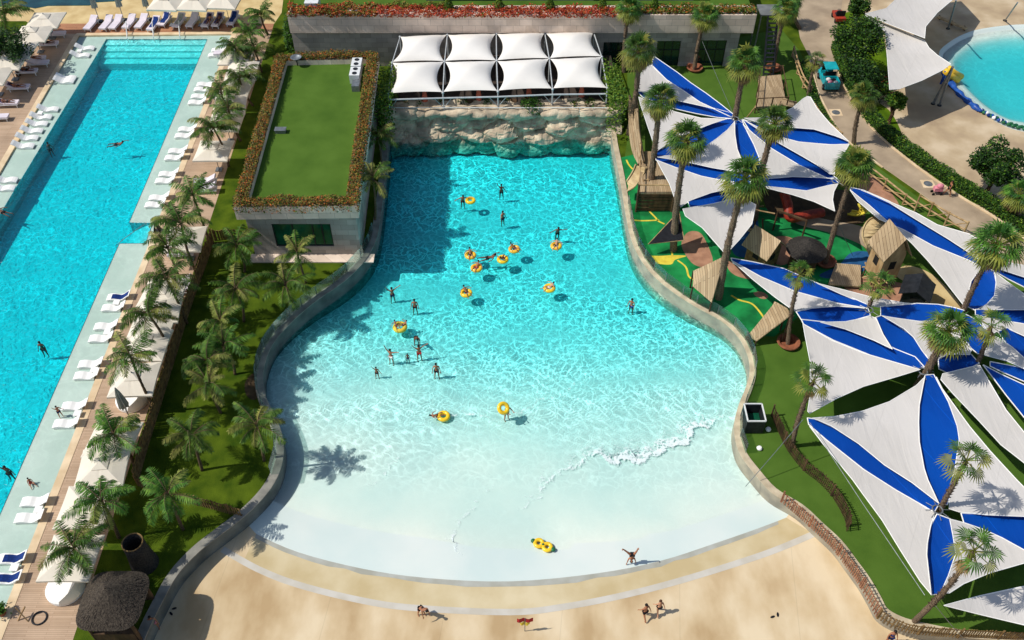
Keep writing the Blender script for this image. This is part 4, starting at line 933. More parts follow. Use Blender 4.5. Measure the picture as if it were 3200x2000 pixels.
def column_bush(px0, py0, px1, py1, z, h, mats, w, lab):
    a, b = P(px0, py0, z), P(px1, py1, z); t = thing("hedge_column", (a.x, a.y, 0), lab, "hedge")
    def s(r):
        u = r.random(); p = a.lerp(b, u); an = r.uniform(0, 2*pi); rr = .95*sqrt(r.random())*(1+.3*noise.noise(Vector((p.y, 0, 0)))); return (p.x+cos(an)*rr, p.y+sin(an)*rr, z-h*r.random()**2+.4*r.random())
    hedge_leaves(s, 2600, mats, w, .26, t, "foliage"); m_ = MB(); m_.tube([(a.x, a.y, 0), (a.x, a.y, z-.5)], .1, 6); m_.build("stem", "wood_dark", t)
column_bush(1213, 215, 1192, 335, 4.0, 3.8, LG, [2, 3], "tall green hedge at the left end of the cafe terrace")
column_bush(1908, 200, 1935, 320, 4.2, 3.8, LG, [3, 2], "yellow-green hedge at the right end of the cafe terrace")
# =====================================================================
#                     PALMS, TREES, HEDGES
# =====================================================================
def feather_crown_mesh(seed, nf=15, L=2.35):
    r = random.Random(seed); mb = MB(); st = MB()
    for k in range(nf):
        az = 2*pi*k/nf*2.4+r.uniform(-.3, .3); e0 = radians(r.uniform(5, 85)); ln = L*r.uniform(.7, 1.15); droop = r.uniform(1.1, 2.3)
        p = Vector((0, 0, 0)); pts = [p.copy()]; dirs = []
        N = 13
        for i in range(N):
            e = e0-droop*(i/N)**1.4; d = Vector((cos(az)*cos(e), sin(az)*cos(e), sin(e))); dirs.append(d); p = p+d*ln/N; pts.append(p.copy())
        mb.m = 0 if r.random() < .72 else 1
        side = Vector((-sin(az), cos(az), 0))
        for i in range(2, N):
            f = i/N; w = .52*sin(pi*min(1, .18+f*.8))**.7*ln/2.1
            up = side.cross(dirs[i-1]).normalized()
            for sg in (-1, 1):
                for q in (0, .33, .66):
                    b = pts[i]+dirs[i-1]*(q*ln/N); tip = b+side*sg*w*r.uniform(.8, 1.1)*.8+dirs[i-1]*w*.45-Vector((0, 0, w*r.uniform(.3, .95)))
                    mid = b.lerp(tip, .5)+up*.03; wd = dirs[i-1]*.03
                    mb.add([b-wd*.6, mid-wd, tip, mid+wd, b+wd*.6], [(0, 1, 2, 3, 4)])
        m0 = mb.m; mb.m = 2; mb.tube(pts, [.03*(1-i/(N+1))+.008 for i in range(N+1)], 4, False); mb.m = m0
    return mb
def fan_crown_mesh(seed, nf=34, R=1.45, skirt=12):
    r = random.Random(seed); mb = MB()
    tot = nf+skirt
    for k in range(tot):
        dead = k >= nf; f = k/nf
        az = k*2.399+r.uniform(-.2, .2)
        e = radians(80-115*f+r.uniform(-10, 10)) if not dead else radians(r.uniform(-84, -48))
        ln = R*(.52 if not dead else .42)*r.uniform(.85, 1.1); fr = R*(.55 if not dead else .5)*r.uniform(.85, 1.1)
        d = Vector((cos(az)*cos(e), sin(az)*cos(e), sin(e))); b = d*ln
        side = Vector((-sin(az), cos(az), 0)); nrm = d.cross(side).normalized()
        d2 = (d-Vector((0, 0, .25))).normalized()
        mb.m = 2 if dead else (0 if f < .62 and r.random() < .9 else 1)
        if dead and r.random() < .3: mb.m = 1
        nb = 13; span = 1.75 if not dead else .9
        for i in range(nb):
            a = -span+2*span*i/(nb-1); bd = (d2*cos(a)+side*sin(a)).normalized(); l2 = fr*(1-.25*(abs(a)/span)**2)*r.uniform(.9, 1.08)
            mid = b+bd*l2*.55+nrm*.03; tip = b+bd*l2-Vector((0, 0, l2*r.uniform(.15, .45))); w = side*cos(a)-d2*sin(a); w = w*l2*.065
            mb.add([b, mid-w, tip, mid+w], [(0, 1, 2, 3)])
        m0 = mb.m; mb.m = 1 if not dead else 2; mb.beam((0, 0, 0), b, .04, .03); mb.m = m0
    return mb
feather_src = [feather_crown_mesh(s, 15+s).build("crown", ["frond_green", "frond_olive", "palm_trunk_smooth"]).data for s in (1, 2, 3, 4)]
fan_src = [fan_crown_mesh(s, 36, 1.5, 12).build("crown", ["fan_green", "fan_yellow", "fan_dead"]).data for s in (1, 2, 3)]
fan_long = [fan_crown_mesh(s, 34, 1.55, 26).build("crown", ["fan_green", "fan_yellow", "fan_dead"]).data for s in (7, 8)]
fan_small = [fan_crown_mesh(s, 13, 1.5, 2).build("crown", ["fan_green", "fan_yellow", "fan_dead"]).data for s in (4, 5)]
for o_ in [o for o in COL.objects if o.name.split(".")[0] == "crown" and o.parent is None]: bpy.data.objects.remove(o_)
prnd = random.Random(3)
def palm(kind, crown, base, label, sc=1.0, h=None, hub=0.0, r0=.13, grp=None, name=None, rough=False, z0=0.0, pot=False):
    if hub:          # the pixel given is where the trunk passes the sail corner, hub metres up
        q = P(*base, hub); d = ray(*crown); t_ = (q.x*d.x+q.y*d.y)/(d.x*d.x+d.y*d.y); h = CAMH+d.z*t_; T = P(*crown, h)
        B = Vector((q.x+(q.x-T.x)*.35, q.y+(q.y-T.y)*.35, z0))
    else:
        h = h or max(2.4, min(12, fit_h(base, crown))); B = P(*base, z0); T = P(*crown, h)
    src = {"feather": feather_src, "fan": fan_src, "long": fan_long, "small": fan_small}[kind]
    t = thing(name or ("feather_palm" if kind == "feather" else "fan_palm"), B, label, "palm", grp)
    N = 14; pts = []; rs = []
    bend = Vector((prnd.uniform(-.25, .25), prnd.uniform(-.2, .2), 0))
    for i in range(N+1):
        f = i/N; p = B.lerp(T, f)+bend*sin(pi*f); pts.append(p); rs.append(r0*(1.25-.45*f)*(1+(.16*(i % 2)+prnd.uniform(-.05, .05) if rough else 0)))
    mb = MB(); mb.smooth = not rough; mb.tube([p-B for p in pts], rs, 9)
    if rough:      # leaf-base stubs up the trunk
        for i in range(int(h*26)):
            f = prnd.uniform(.28, .99); j = min(N-1, int(f*N)); c = pts[j].lerp(pts[j+1], f*N-j)-B; a = prnd.uniform(0, 2*pi); rr = r0*(1.2-.4*f)
            q = c+Vector((cos(a)*rr, sin(a)*rr, 0)); mb.add([q+Vector((-sin(a)*.05, cos(a)*.05, 0)), q-Vector((-sin(a)*.05, cos(a)*.05, 0)), q+Vector((cos(a)*.13, sin(a)*.13, .13))], [(0, 1, 2)])
    mb.build("trunk", "palm_trunk" if rough else "palm_trunk_smooth", t, False)
    c = bpy.data.objects.new("crown", src[prnd.randrange(len(src))]); COL.objects.link(c); c.parent = t; c.location = T-B
    c.rotation_euler = (0, 0, prnd.uniform(0, 6.28)); s = sc*prnd.uniform(.94, 1.06); c.scale = (s, s, s)
    if pot:
        m_ = MB(); m_.lathe([(.0, .02), (.55, .05), (.72, .34), (.86, .36), (.9, .28), (.7, .0), (.5, 0)], (0, 0, 0), 20); m_.build("tree_bowl", "terracotta", t, world=False)
    return t
rowf = [((815,45),(838,108)),((796,160),(818,225)),((735,152),(772,232)),((748,245),(790,330)),((692,290),(735,392)),((668,402),(715,520)),((604,612),(657,765)),((566,700),(612,850)),((524,775),(575,905)),((522,875),(585,1010)),((466,985),(538,1120)),((408,1115),(490,1295)),((357,1357),(420,1453)),((318,1566),(372,1680)),((232,1715),(283,1825)),((778,105),(800,165)),((715,345),(752,440))]
for k, (c, b) in enumerate(rowf): palm("feather", c, b, "slender feather palm beside the pool deck umbrellas, number %s from the far end" % ["one","two","three","four","five","six","seven","eight","nine","ten","eleven","twelve","thirteen","fourteen","fifteen","sixteen","seventeen"][sorted(range(len(rowf)), key=lambda i: rowf[i][1][1]).index(k)], 1.02 if b[1] > 300 else .92, r0=.1, grp="feather palms along the pool deck")
lawn = [((930,795),(957,885),"feather palm standing in front of the teal window"),((893,893),(918,975),"feather palm near the top of the curving wall, below the window palm"),((742,772),(765,850),"feather palm on the lawn by the left corner of the stone building"),((736,905),(762,1005),"feather palm on the lawn just right of the wooden fence, upper one"),((690,1010),(718,1110),"feather palm in the middle of the lawn above the bare orange patch"),((650,1130),(676,1235),"feather palm in the middle of the lawn left of the bare orange patch"),((655,1205),(690,1290),"feather palm below the middle of the sloping lawn"),((598,1362),(632,1470),"large feather palm on the lower lawn casting a shadow towards the pool wall"),((803,1330),(826,1440),"feather palm close to the curving wall on the lower lawn"),((525,1545),(572,1655),"feather palm beside the short slatted fence at the bottom of the lawn"),((700,1080),(735,1170),"feather palm crowding the middle of the lawn"),((1165,560),(1172,690),"feather palm in the narrow gap between building and wave pool"),((1180,430),(1190,520),"feather palm beside the far left corner of the wave pool")]
for c, b, l in lawn: palm("feather", c, b, l, 1.0, r0=.09)
fans = [((1967,30),(1950,225),"rough fan palm in front of the long building, left of the steel door",1.1,"fan",None,0),
 ((2205,52),(2170,217),"fan palm with a rope collar growing from a terracotta bowl by the long building",1.1,"fan",None,1),
 ((1997,160),(1980,298),"fan palm at the blue sail's top corner",1.2,"long",-4.4,0),
 ((2328,200),(2303,366),"tall fan palm behind the hub of the far sails, with yellow skirt",1.15,"long",-4.4,0),
 ((2063,315),(2046,488),"fan palm at the wooden ship under the far sails",1.15,"long",-4.4,0),
 ((2146,440),(2122,655),"thick fan palm in front of the white sail by the ladder",1.2,"long",-4.4,0),
 ((2328,560),(2274,806),"leaning fan palm above the pyramid hut",1.25,"long",-4.4,0),
 ((2456,35),(2416,218),"fan palm in a terracotta bowl at the right end of the long building",1.1,"fan",None,1),
 ((2549,190),(2525,300),"young fan palm behind the turquoise cart",.8,"small",None,0),
 ((2700,300),(2668,450),"fan palm on the road edge beside the hedge",1.05,"fan",None,0),
 ((2420,385),(2386,560),"fan palm in front of the white top sail",1.2,"long",-4.4,0),
 ((2672,520),(2578,822),"tall leaning fan palm in a terracotta bowl by the blue play patch",1.15,"fan",None,1),
 ((3113,770),(3022,968),"large fan palm on the right where the blue lens sail is tied",1.45,"fan",-3.3,0),
 ((2499,860),(2462,1075),"small fan palm in a terracotta bowl between the tan panels",.85,"small",None,1),
 ((2748,893),(2722,966),"small bright fan palm in front of the tower hut",.95,"small",-3.3,0),
 ((2964,1035),(2890,1160),"fan palm with brown skirt at the central sail hub",1.2,"long",-3.3,0),
 ((3098,1020),(3054,1130),"fan palm to the right of the central hub",1.0,"small",-3.3,0),
 ((2542,1192),(2475,1395),"lone fan palm standing on the grass by the dark fence",1.0,"small",None,0),
 ((3020,1440),(2937,1590),"fan palm at the lower sail hub",1.0,"small",-3.3,0),
 ((3045,1722),(2918,1866),"leaning fan palm at the bottom right by the brown fence",1.0,"small",-3.3,0),
 ((3185,610),(3180,700),"fan palm at the right edge beside the round tree",1.1,"fan",None,0),
 ((2470,5),(2500,90),"fan palm at the top edge over the path",1.0,"fan",None,0)]
for c, b, l, s, kd, h, pot in fans: palm(kd, c, b, l, s, h=(h if not h or h > 0 else None), hub=(-h if h and h < 0 else 0), r0=.235 if kd == "long" else (.17 if kd == "fan" else .13), rough=True, pot=bool(pot), name="fan_palm")
def tree(px, py, r, h, label, n=5200, w=(4, 2, .6), flat=.8, size=.26):
    c = P(px, py, h); B = Vector((c.x, c.y, 0)); t = thing("leafy_tree", B, label, "tree")
    rr = random.Random(int(px)); cl = []
    for i in range(34):
        q = Vector((rr.gauss(0, 1), rr.gauss(0, 1), rr.gauss(0, 1))).normalized()*rr.uniform(.35, .85); cl.append((Vector((c.x+q.x*r, c.y+q.y*r, h+q.z*r*flat)), r*rr.uniform(.22, .38)))
    def s(rn):
        cc, cr = cl[rn.randrange(len(cl))]; q = Vector((rn.gauss(0, 1), rn.gauss(0, 1), rn.gauss(0, 1))).normalized()*cr*rn.uniform(.6, 1.08); return cc+q
    hedge_leaves(s, n, ["leaf_dark", "leaf_mid", "leaf_light"], list(w), size, t, "crown", rr)
    m_ = MB(); m_.tube([B, B+Vector((.1, 0, h*.4)), B+Vector((0, .1, h))], [.28, .2, .1], 8)
    for i in range(7):
        a = i*2.4; m_.tube([B+Vector((0, 0, h*.45)), B+Vector((cos(a)*r*.5, sin(a)*r*.5, h*.95))], [.1, .04], 6)
    m_.build("trunk", "wood_dark", t)
tree(2688, 128, 2.9, 4.2, "big dense green tree between the road and the white sails", 9000)
tree(2690, 235, 1.9, 3.0, "lower dense green tree at the foot of the big tree", 4500, (5, 1, .2))
tree(2685, 18, 1.5, 3.2, "small tree at the top edge behind the big tree", 3000)
tree(2800, 315, 1.05, 2.6, "small light green tree by the lower corner of the white sail", 1800, (1, 3, 2))
tree(3125, 510, 2.55, 3.4, "round dark tree on the paving at the right edge", 7500, (5, 2, .4))
tree(20, 150, 2.6, 3.2, "dark tree at the far left behind the pool umbrellas", 5000, (5, 1, .2))
c = P(25, 60, 4); palm("feather", (15, 45), (30, 120), "feather palm at the top left edge", 1.2)
for k, (px, py, r, lab) in enumerate(((925,128,1.0,"dark"),(1030,115,1.2,"leafy"),(1100,118,1.0,"pale"),(915,110,.7,"small"),(1190,120,1.0,"upright"))):
    c = P(px, py+20, 0); shrub((c.x, c.y, 0), r*1.3, 3.2, MG, [2, 1], 1100, "%s bush in the gap behind the grassed roof" % lab, size=.28)
def hedge(pts, w, h, label, n=6000, mats=("leaf_mid", "leaf_dark", "leaf_light"), wt=(3, 2, 1)):
    ln = smooth_line([P(x, y) for x, y in pts], 6); t = thing("hedge", ln[0].copy(), label, "hedge")
    L = [0]
    for a, b in zip(ln, ln[1:]): L.append(L[-1]+(b-a).length)
    def s(r):
        d = r.uniform(0, L[-1]); i = max(0, min(len(ln)-2, next((k for k in range(1, len(L)) if L[k] >= d), 1)-1)); f = (d-L[i])/(L[i+1]-L[i]+1e-6)
        p = ln[i].lerp(ln[i+1], f); tt = (ln[i+1]-ln[i]).normalized(); nn = Vector((-tt.y, tt.x, 0)); o = r.uniform(-1, 1)*w/2*(1+.2*noise.noise(p*.7))
        top = h*(1+.18*noise.noise(p*.9)); z = top if r.random() < .6 else r.uniform(.05, top)
        if z < top: o = w/2*(1 if r.random() < .5 else -1)
        return p+nn*o+Vector((0, 0, z+r.uniform(-.08, .08)))
    hedge_leaves(s, n, list(mats), list(wt), .2, t, "foliage")
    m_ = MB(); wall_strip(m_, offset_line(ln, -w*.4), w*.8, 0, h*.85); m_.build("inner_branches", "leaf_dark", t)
hedge([(2612,150),(2640,235),(2672,300),(2715,370),(2775,430),(2880,512),(3005,595),(3140,680),(3290,790)], 1.15, .9, "long clipped hedge following the right side of the road", 15000)
hedge([(2505,200),(2530,280),(2545,330),(2600,420)], .9, .5, "low hedge between the log fence and the road", 2600)
t = thing("planting_bed", P(2760, 250), "mixed shrubs with red blooms in the shade of the white sail", "shrubs")
def s(r):
    p = P(2700+r.uniform(0, 90), 240+r.uniform(0, 90)); return (p.x, p.y, r.uniform(0, 1)); 
hedge_leaves(s, 1400, ["leaf_dark", "leaf_mid", "flower_red"], [4, 3, .5], .25, t, "foliage")
# =====================================================================
#                 FURNITURE ROUND THE SWIMMING POOL
# =====================================================================
def shelf_lounger():
    t = thing("pool_lounger", (0, 0, 0), "", "sun lounger"); mb = MB()
    prof = [(-.98,.20),(-.8,.27),(-.55,.32),(-.3,.30),(-.05,.22),(.15,.20),(.35,.28),(.6,.46),(.8,.62),(.97,.70)]
    w = .36; n = len(prof); vs = []
    for x, z in prof: vs += [(x, -w, z), (x, w, z), (x, w, z-.08), (x, -w, z-.08)]
    fs = [(i*4+k, (i+1)*4+k, (i+1)*4+(k+1) % 4, i*4+(k+1) % 4) for i in range(n-1) for k in range(4)]; fs += [(0, 1, 2, 3), ((n-1)*4+3, (n-1)*4+2, (n-1)*4+1, (n-1)*4)]
    fs = [f[::-1] for f in fs]; mb.add(vs, fs); mb.build("shell", "lounger_white", t, False)
    mb = MB(); lo = [(-.95, 0), (-.8, .19), (-.55, .24), (-.3, .22), (-.05, .14), (.15, .12), (.35, .2), (.62, .38), (.5, 0)]
    vs = [(x, s_*(w-.04), z) for s_ in (-1, 1) for x, z in lo]; m = len(lo)
    mb.add(vs, [tuple(range(m)), tuple(range(2*m-1, m-1, -1))]+[(i, m+i, m+(i+1) % m, (i+1) % m) for i in range(m)]); mb.build("base", "lounger_white", t, False)
    return t
def towel(t, m, x0=-.55, x1=.85):
    prof = [(-.55,.325),(-.3,.305),(-.05,.225),(.15,.205),(.35,.285),(.6,.465),(.85,.655)]; prof = [p for p in prof if x0 <= p[0] <= x1]
    mb = MB(); vs = []
    for i, (x, z) in enumerate(prof):
        j = .02*((i*7) % 3-1); vs += [(x, -.26+j, z+.012), (x, .26+j*.7, z+.012)]
    mb.add(vs, [(2*i, 2*i+2, 2*i+3, 2*i+1) for i in range(len(prof)-1)])
    ob = mb.build("towel", m, None, False); ob.location = t.location; ob.rotation_euler = t.rotation_euler; return ob
PLN = shelf_lounger(); first = [True]
def put(proto, flag, loc, rz, sc, label, cat, grp):
    o = proto if flag[0] else copy_tree(proto); flag[0] = False
    return place(o, loc, rz, sc, label, cat, grp)
ls = [(688,153),(678,168),(643,260),(635,275),(626,297),(617,316),(587,400),(577,420),(557,468),(546,489),(528,540),(517,561),(498,614),(486,636),(371,925),(355,958),(332,1016),(316,1054),(284,1134),(271,1170),(234,1265),(208,1320),(110,1564),(92,1615),(38,1743),(22,1805)]
pair = ["farthest", "second", "third", "fourth", "fifth", "sixth", "seventh", "eighth", "ninth", "tenth", "eleventh", "twelfth", "nearest"]
for i, (x, y) in enumerate(ls):
    wich = "far" if i % 2 == 0 else "near"
    extra = "towel-covered lounger" if i in (14, 24, 25) else "white wavy lounger"
    p = P(x, y, .2); o = put(PLN, first, (p.x, p.y, -.14), radians(2), 1.0, "%s, %s one of the %s pair on the right-hand pool shelf" % (extra, wich, pair[i//2]), "sun lounger", "white loungers on the right pool shelf")
    if i in (14, 24, 25):
        tag(towel(o, "towel_blue"), {14: "blue towel laid on the lounger halfway along the right pool shelf", 24: "blue towel on the far lounger of the nearest pair", 25: "blue towel on the near lounger of the nearest pair"}[i], "towel")
lsl = [(265,147),(250,169),(206,240),(200,250),(150,338),(128,362),(115,383),(100,405),(85,427),(72,452),(18,559),(10,584)]
for i, (x, y) in enumerate(lsl):
    p = P(x, y, .2); put(PLN, first, (p.x, p.y, -.14), radians(182), 1.0, "white wave-shaped lounger on the left-hand pool shelf, %s from the far end" % ORD[i], "sun lounger", "white loungers on the left pool shelf")
def side_table():
    t = thing("side_table", (0, 0, 0), "", "side table"); mb = MB(); mb.box((0, 0, .42), (.5, .5, .06)); mb.build("table_top", "lounger_white", t, False)
    mb = MB(); mb.box((0, 0, .2), (.36, .36, .38)); mb.build("leg", "lounger_white", t, False); return t
ST = side_table(); f2 = [True]
for x, y, l in ((333,1034,"between the ninth pair of shelf loungers"),(292,1152,"between the tenth pair of shelf loungers"),(240,1288,"between the eleventh pair, beside the walking child"),(117,1589,"between the twelfth pair of shelf loungers"),(42,1770,"between the two loungers with blue towels"),(362,941,"between the blue-towel lounger and its neighbour"),(247,155,"at the far end of the left pool shelf"),(124,349,"beside the fifth lounger of the left pool shelf")):
    p = P(x, y, .4); put(ST, f2, (p.x, p.y, -.14), 0, 1, "small white side table %s" % l, "side table", "white side tables on the pool shelves")
def deck_lounger(name, mm):
    t = thing(name, (0, 0, 0), "", "sun lounger")
    mb = MB()
    for x in (-.85, .75):
        for y in (-.28, .28): pass
    for x in (-.85, .7):
        for y in (-.28, .28):
            m_ = MB(); m_.box((x, y, .14), (.06, .06, .28)); m_.build("leg", "metal_white", t, False)
    mb.box((0, 0, .3), (1.95, .68, .05)); mb.build("frame", "metal_white", t, False)
    mb = MB(); mb.smooth = False; mb.box((-.35, 0, .39), (1.28, .64, .13)); mb.build("cushion", mm, t, False)
    mb = MB(); vs = []
    for x, z in ((.28, .34), (.98, .72), (.9, .84), (.22, .46)): vs += [(x, -.32, z), (x, .32, z)]
    mb.add(vs, [(0, 1, 3, 2), (2, 3, 5, 4), (4, 5, 7, 6), (6, 7, 1, 0), (0, 2, 4, 6), (1, 7, 5, 3)]); mb.build("backrest", mm, t, False); return t
def towel2(loc, rz, m, label):
    mb = MB(); vs = []
    for i, (x, z) in enumerate([(-.8,.465),(-.3,.467),(.2,.467),(.55,.66),(.88,.845)]):
        j = .03*((i*5) % 3-1); vs += [(x, -.27+j, z), (x, .26+j, z)]
    mb.add(vs, [(2*i, 2*i+2, 2*i+3, 2*i+1) for i in range(4)]); ob = mb.build("towel", m, None, False); ob.location = loc; ob.rotation_euler = (0, 0, rz); tag(ob, label, "towel")
DL = deck_lounger("deck_lounger", "cushion_lilac"); f3 = [True]
top = [(285,75),(333,74),(363,73),(405,71),(443,70),(481,77),(515,63),(560,67),(602,66),(650,66),(682,65),(728,60)]
tw = {5: "towel_blue", 6: "towel_blue", 9: "towel_purple", 10: "towel_purple", 11: "towel_blue", 7: "fabric_umbrella_grey"}
for i, (x, y) in enumerate(top):
    p = P(x, y, .4); rz = radians(82); put(DL, f3, (p.x, p.y, .01), rz, (1.25, 1.25, 1.1), "cushioned white lounger beyond the far end of the pool, %s from the left" % ORD[i], "sun lounger", "cushioned loungers beyond the pool")
    if i in tw: towel2((p.x, p.y, .07), rz, tw[i], "%s towel on the %s lounger of the far row" % ({"towel_blue": "blue", "towel_purple": "dark purple", "fabric_umbrella_grey": "grey"}[tw[i]], ORD[i]))
left = [(172,105,"towel_purple"),(148,136,"towel_purple"),(108,182,"towel_tan"),(118,196,None),(82,222,"towel_purple"),(57,272,"towel_purple"),(22,322,"towel_purple"),(-10,365,None)]
for i, (x, y, m_) in enumerate(left):
    p = P(x, y, .4); rz = radians(184); rz = radians(180+4); put(DL, f3, (p.x, p.y, .01), rz, 1.15, "cushioned lounger in the shade of the left-hand umbrellas, %s from the far end" % ORD[i], "sun lounger", "shaded loungers on the left deck")
    if m_: towel2((p.x, p.y, .05), rz, m_, "%s towel on the %s shaded lounger of the left deck" % ("tan" if m_ == "towel_tan" else "dark", ORD[i]))
for i, (x, y) in enumerate(((700,165),(765,185),(770,245),(700,300),(640,565),(640,590),(560,905),(565,790),(560,880),(478,1090))):
    p = P(x, y, .4); put(DL, f3, (p.x, p.y, .01), radians(5), 1.1, "cushioned white lounger half hidden by palms on the right deck, %s from the far end" % ORD[i], "sun lounger", "loungers on the right deck")
def umbrella():
    t = thing("square_umbrella", (0, 0, 0), "", "umbrella")
    m_ = MB(); m_.tube([(0, 0, 0), (0, 0, 2.75)], .035, 8); m_.build("pole", "metal_grey", t, False)
    m_ = MB(); m_.box((0, 0, .06), (.6, .6, .1)); m_.build("base", "metal_grey", t, False)
    m_ = MB(); s = 1.6; N = 8
    vs = [(0, 0, 2.78)]; ring = []
    for side in range(4):
        for k in range(N):
            u = -1+2*k/N; a = side*pi/2; x, y = s*(1-.03*(1-u*u)), s*u; ring.append((x*cos(a)-y*sin(a), x*sin(a)+y*cos(a), 2.2))
    mid = [(x*.5, y*.5, 2.53-.02*(i % N == N//2)) for i, (x, y, z) in enumerate(ring)]; m = len(ring)
    hem = [(x, y, 2.05) for x, y, z in ring]
    vs += mid+ring+hem
    fs = [(0, 1+i, 1+(i+1) % m) for i in range(m)]+[(1+i, 1+m+i, 1+m+(i+1) % m, 1+(i+1) % m) for i in range(m)]+[(1+m+i, 1+2*m+i, 1+2*m+(i+1) % m, 1+m+(i+1) % m) for i in range(m)]
    m_.add(vs, fs); m_.build("canopy", "fabric_umbrella", t, False)
    m_ = MB(); q = .52; m_.add([(0, 0, 2.95), (q, q, 2.66), (-q, q, 2.66), (-q, -q, 2.66), (q, -q, 2.66)], [(0, 1, 2), (0, 2, 3), (0, 3, 4), (0, 4, 1)]); m_.build("vent_cap", "fabric_umbrella", t, False)
    m_ = MB(); m_.ball((0, 0, 2.98), .06); m_.build("finial", "metal_grey", t, False)
    return t
UM = umbrella(); f4 = [True]
ur = [(735,172),(756,212),(738,262),(718,318),(703,375),(666,465),(575,742),(505,912),(497,960),(472,1012),(455,1072),(418,1180),(348,1368),(318,1455),(264,1580),(218,1738)]
for i, (x, y) in enumerate(ur):
    p = P(x, y, 2.4); put(UM, f4, (p.x, p.y, .01), radians([0, 3, -4, 6, 0][i % 5]), (.98, .98, 1), "square cream umbrella on the right-hand deck, %s from the far end" % ORD[i], "umbrella", "square umbrellas along the right deck")
for i, (x, y) in enumerate(((140,58),(102,100),(50,152),(20,185),(-30,232))):
    p = P(x, y, 2.4); put(UM, f4, (p.x, p.y, .01), radians(2), (1.1, 1.1, 1), "square cream umbrella over the shaded left deck, %s from the far end" % ORD[i], "umbrella", "square umbrellas along the left deck")
for i, (x, y) in enumerate(((522,18),(614,18),(704,13))):
    p = P(x, y, 2.4); put(UM, f4, (p.x, p.y, .01), radians(-4), (1.05, 1.05, 1.25), "open cream umbrella beyond the far end of the pool, %s from the left" % ORD[i], "umbrella", "open umbrellas beyond the pool")
def closed_umbrella():
    t = thing("folded_umbrella", (0, 0, 0), "", "umbrella")
    m_ = MB(); m_.tube([(0, 0, 0), (0, 0, 3.3)], .04, 8); m_.build("pole", "metal_grey", t, False)
    m_ = MB(); vs = []
    prof = [(.30, 1.45), (.34, 1.6), (.27, 2.2), (.17, 2.8), (.05, 3.25)]; n = 16
    for r, z in prof:
        for k in range(n):
            q = r*(1 if k % 2 == 0 else .55); vs.append((q*cos(2*pi*k/n), q*sin(2*pi*k/n), z+(.06 if k % 2 else 0)))
    m_.add(vs, [(i*n+k, i*n+(k+1) % n, (i+1)*n+(k+1) % n, (i+1)*n+k) for i in range(len(prof)-1) for k in range(n)]); m_.build("canopy", "fabric_umbrella_grey", t, False)
    m_ = MB(); m_.box((0, 0, .06), (.6, .6, .1)); m_.build("base", "metal_dark", t, False); return t
CU = closed_umbrella(); f5 = [True]
for i, (x, y, l) in enumerate(((312,68,"first in the far row beyond the pool"),(388,64,"second in the far row beyond the pool"),(470,62,"third in the far row beyond the pool"),(412,1318,"beside the white daybed in the middle of the deck"))):
    p = P(x, y); put(CU, f5, (p.x, p.y, .01), 0, (1.1, 1.1, 1.15), "folded grey umbrella, %s" % l, "umbrella", "folded grey umbrellas")
for i, (x, y, l) in enumerate(((410,1240,"white hooded daybed in the middle of the right deck beside a folded umbrella"),(200,1830,"white hooded daybed beside the thatched hut"))):
    p = P(x, y, .5); t = thing("daybed", (p.x, p.y, 0), l, "daybed"); m_ = MB(); m_.smooth = False
    m_.lathe([(0, .0), (1.1, 0), (1.15, .1), (1.15, .35), (1.05, .45), (0, .46)], (p.x, p.y, 0), 28); m_.build("mattress", "lounger_white", t)
    m_ = MB(); m_.smooth = True
    def hood(u, v): a = -pi/2+pi*u; r = 1.18; e = v*radians(62); return (p.x+cos(a)*r*cos(e*.55), p.y+sin(a)*r, .2+1.15*sin(e)*cos(a)**.4 if cos(a) > 1e-3 else .2)
    m_.grid(hood, 20, 8); m_.build("hood", "fabric_umbrella", t)
# pool handrails at the steps and the lift
for i, (x, y0, y1) in enumerate(((400,90,128),(482,90,126),(564,88,122))):
    a, b = P(x, y0), P(x, y1); t = thing("handrail", a, "white handrail down the far pool steps, %s from the left" % ORD[i], "handrail", "handrails on the far pool steps")
    m_ = MB(); m_.tube([a, a+Vector((0, 0, .9)), b+Vector((0, 0, .35)), b+Vector((0, 0, -.8))], .05, 6); m_.build("rail", "metal_white", t)
    m_ = MB(); c = a.lerp(b, .5); m_.tube([c+Vector((0, 0, -.5)), c+Vector((0, 0, .62))], .04, 6); m_.build("post", "metal_white", t)
a = P(478, 745); b = P(442, 752); t = thing("pool_ladder_rail", a, "thin steel grab rail beside the notch in the pool shelf", "handrail")
m_ = MB(); m_.tube([a, P(470,715,.9), P(455,698,.95), b+Vector((-1.2, 0, .4)), b+Vector((-2.2, -.3, -.3))], .025, 6); m_.build("rail", "metal_grey", t)
p = P(493, 722); t = thing("folding_sign", p, "small dark folding sign board standing on the pool coping", "sign")
for s in (-1, 1):
    m_ = MB(); m_.add([(p.x+s*.28, p.y-.3, .03), (p.x+s*.28, p.y+.3, .03), (p.x+s*.02, p.y+.26, .95), (p.x+s*.02, p.y-.26, .95)], [(0, 1, 2, 3)]); m_.build("board", "metal_dark", t)
m_ = MB(); m_.box((p.x, p.y, .95), (.06, .56, .03)); m_.build("hinge", "metal_grey", t)
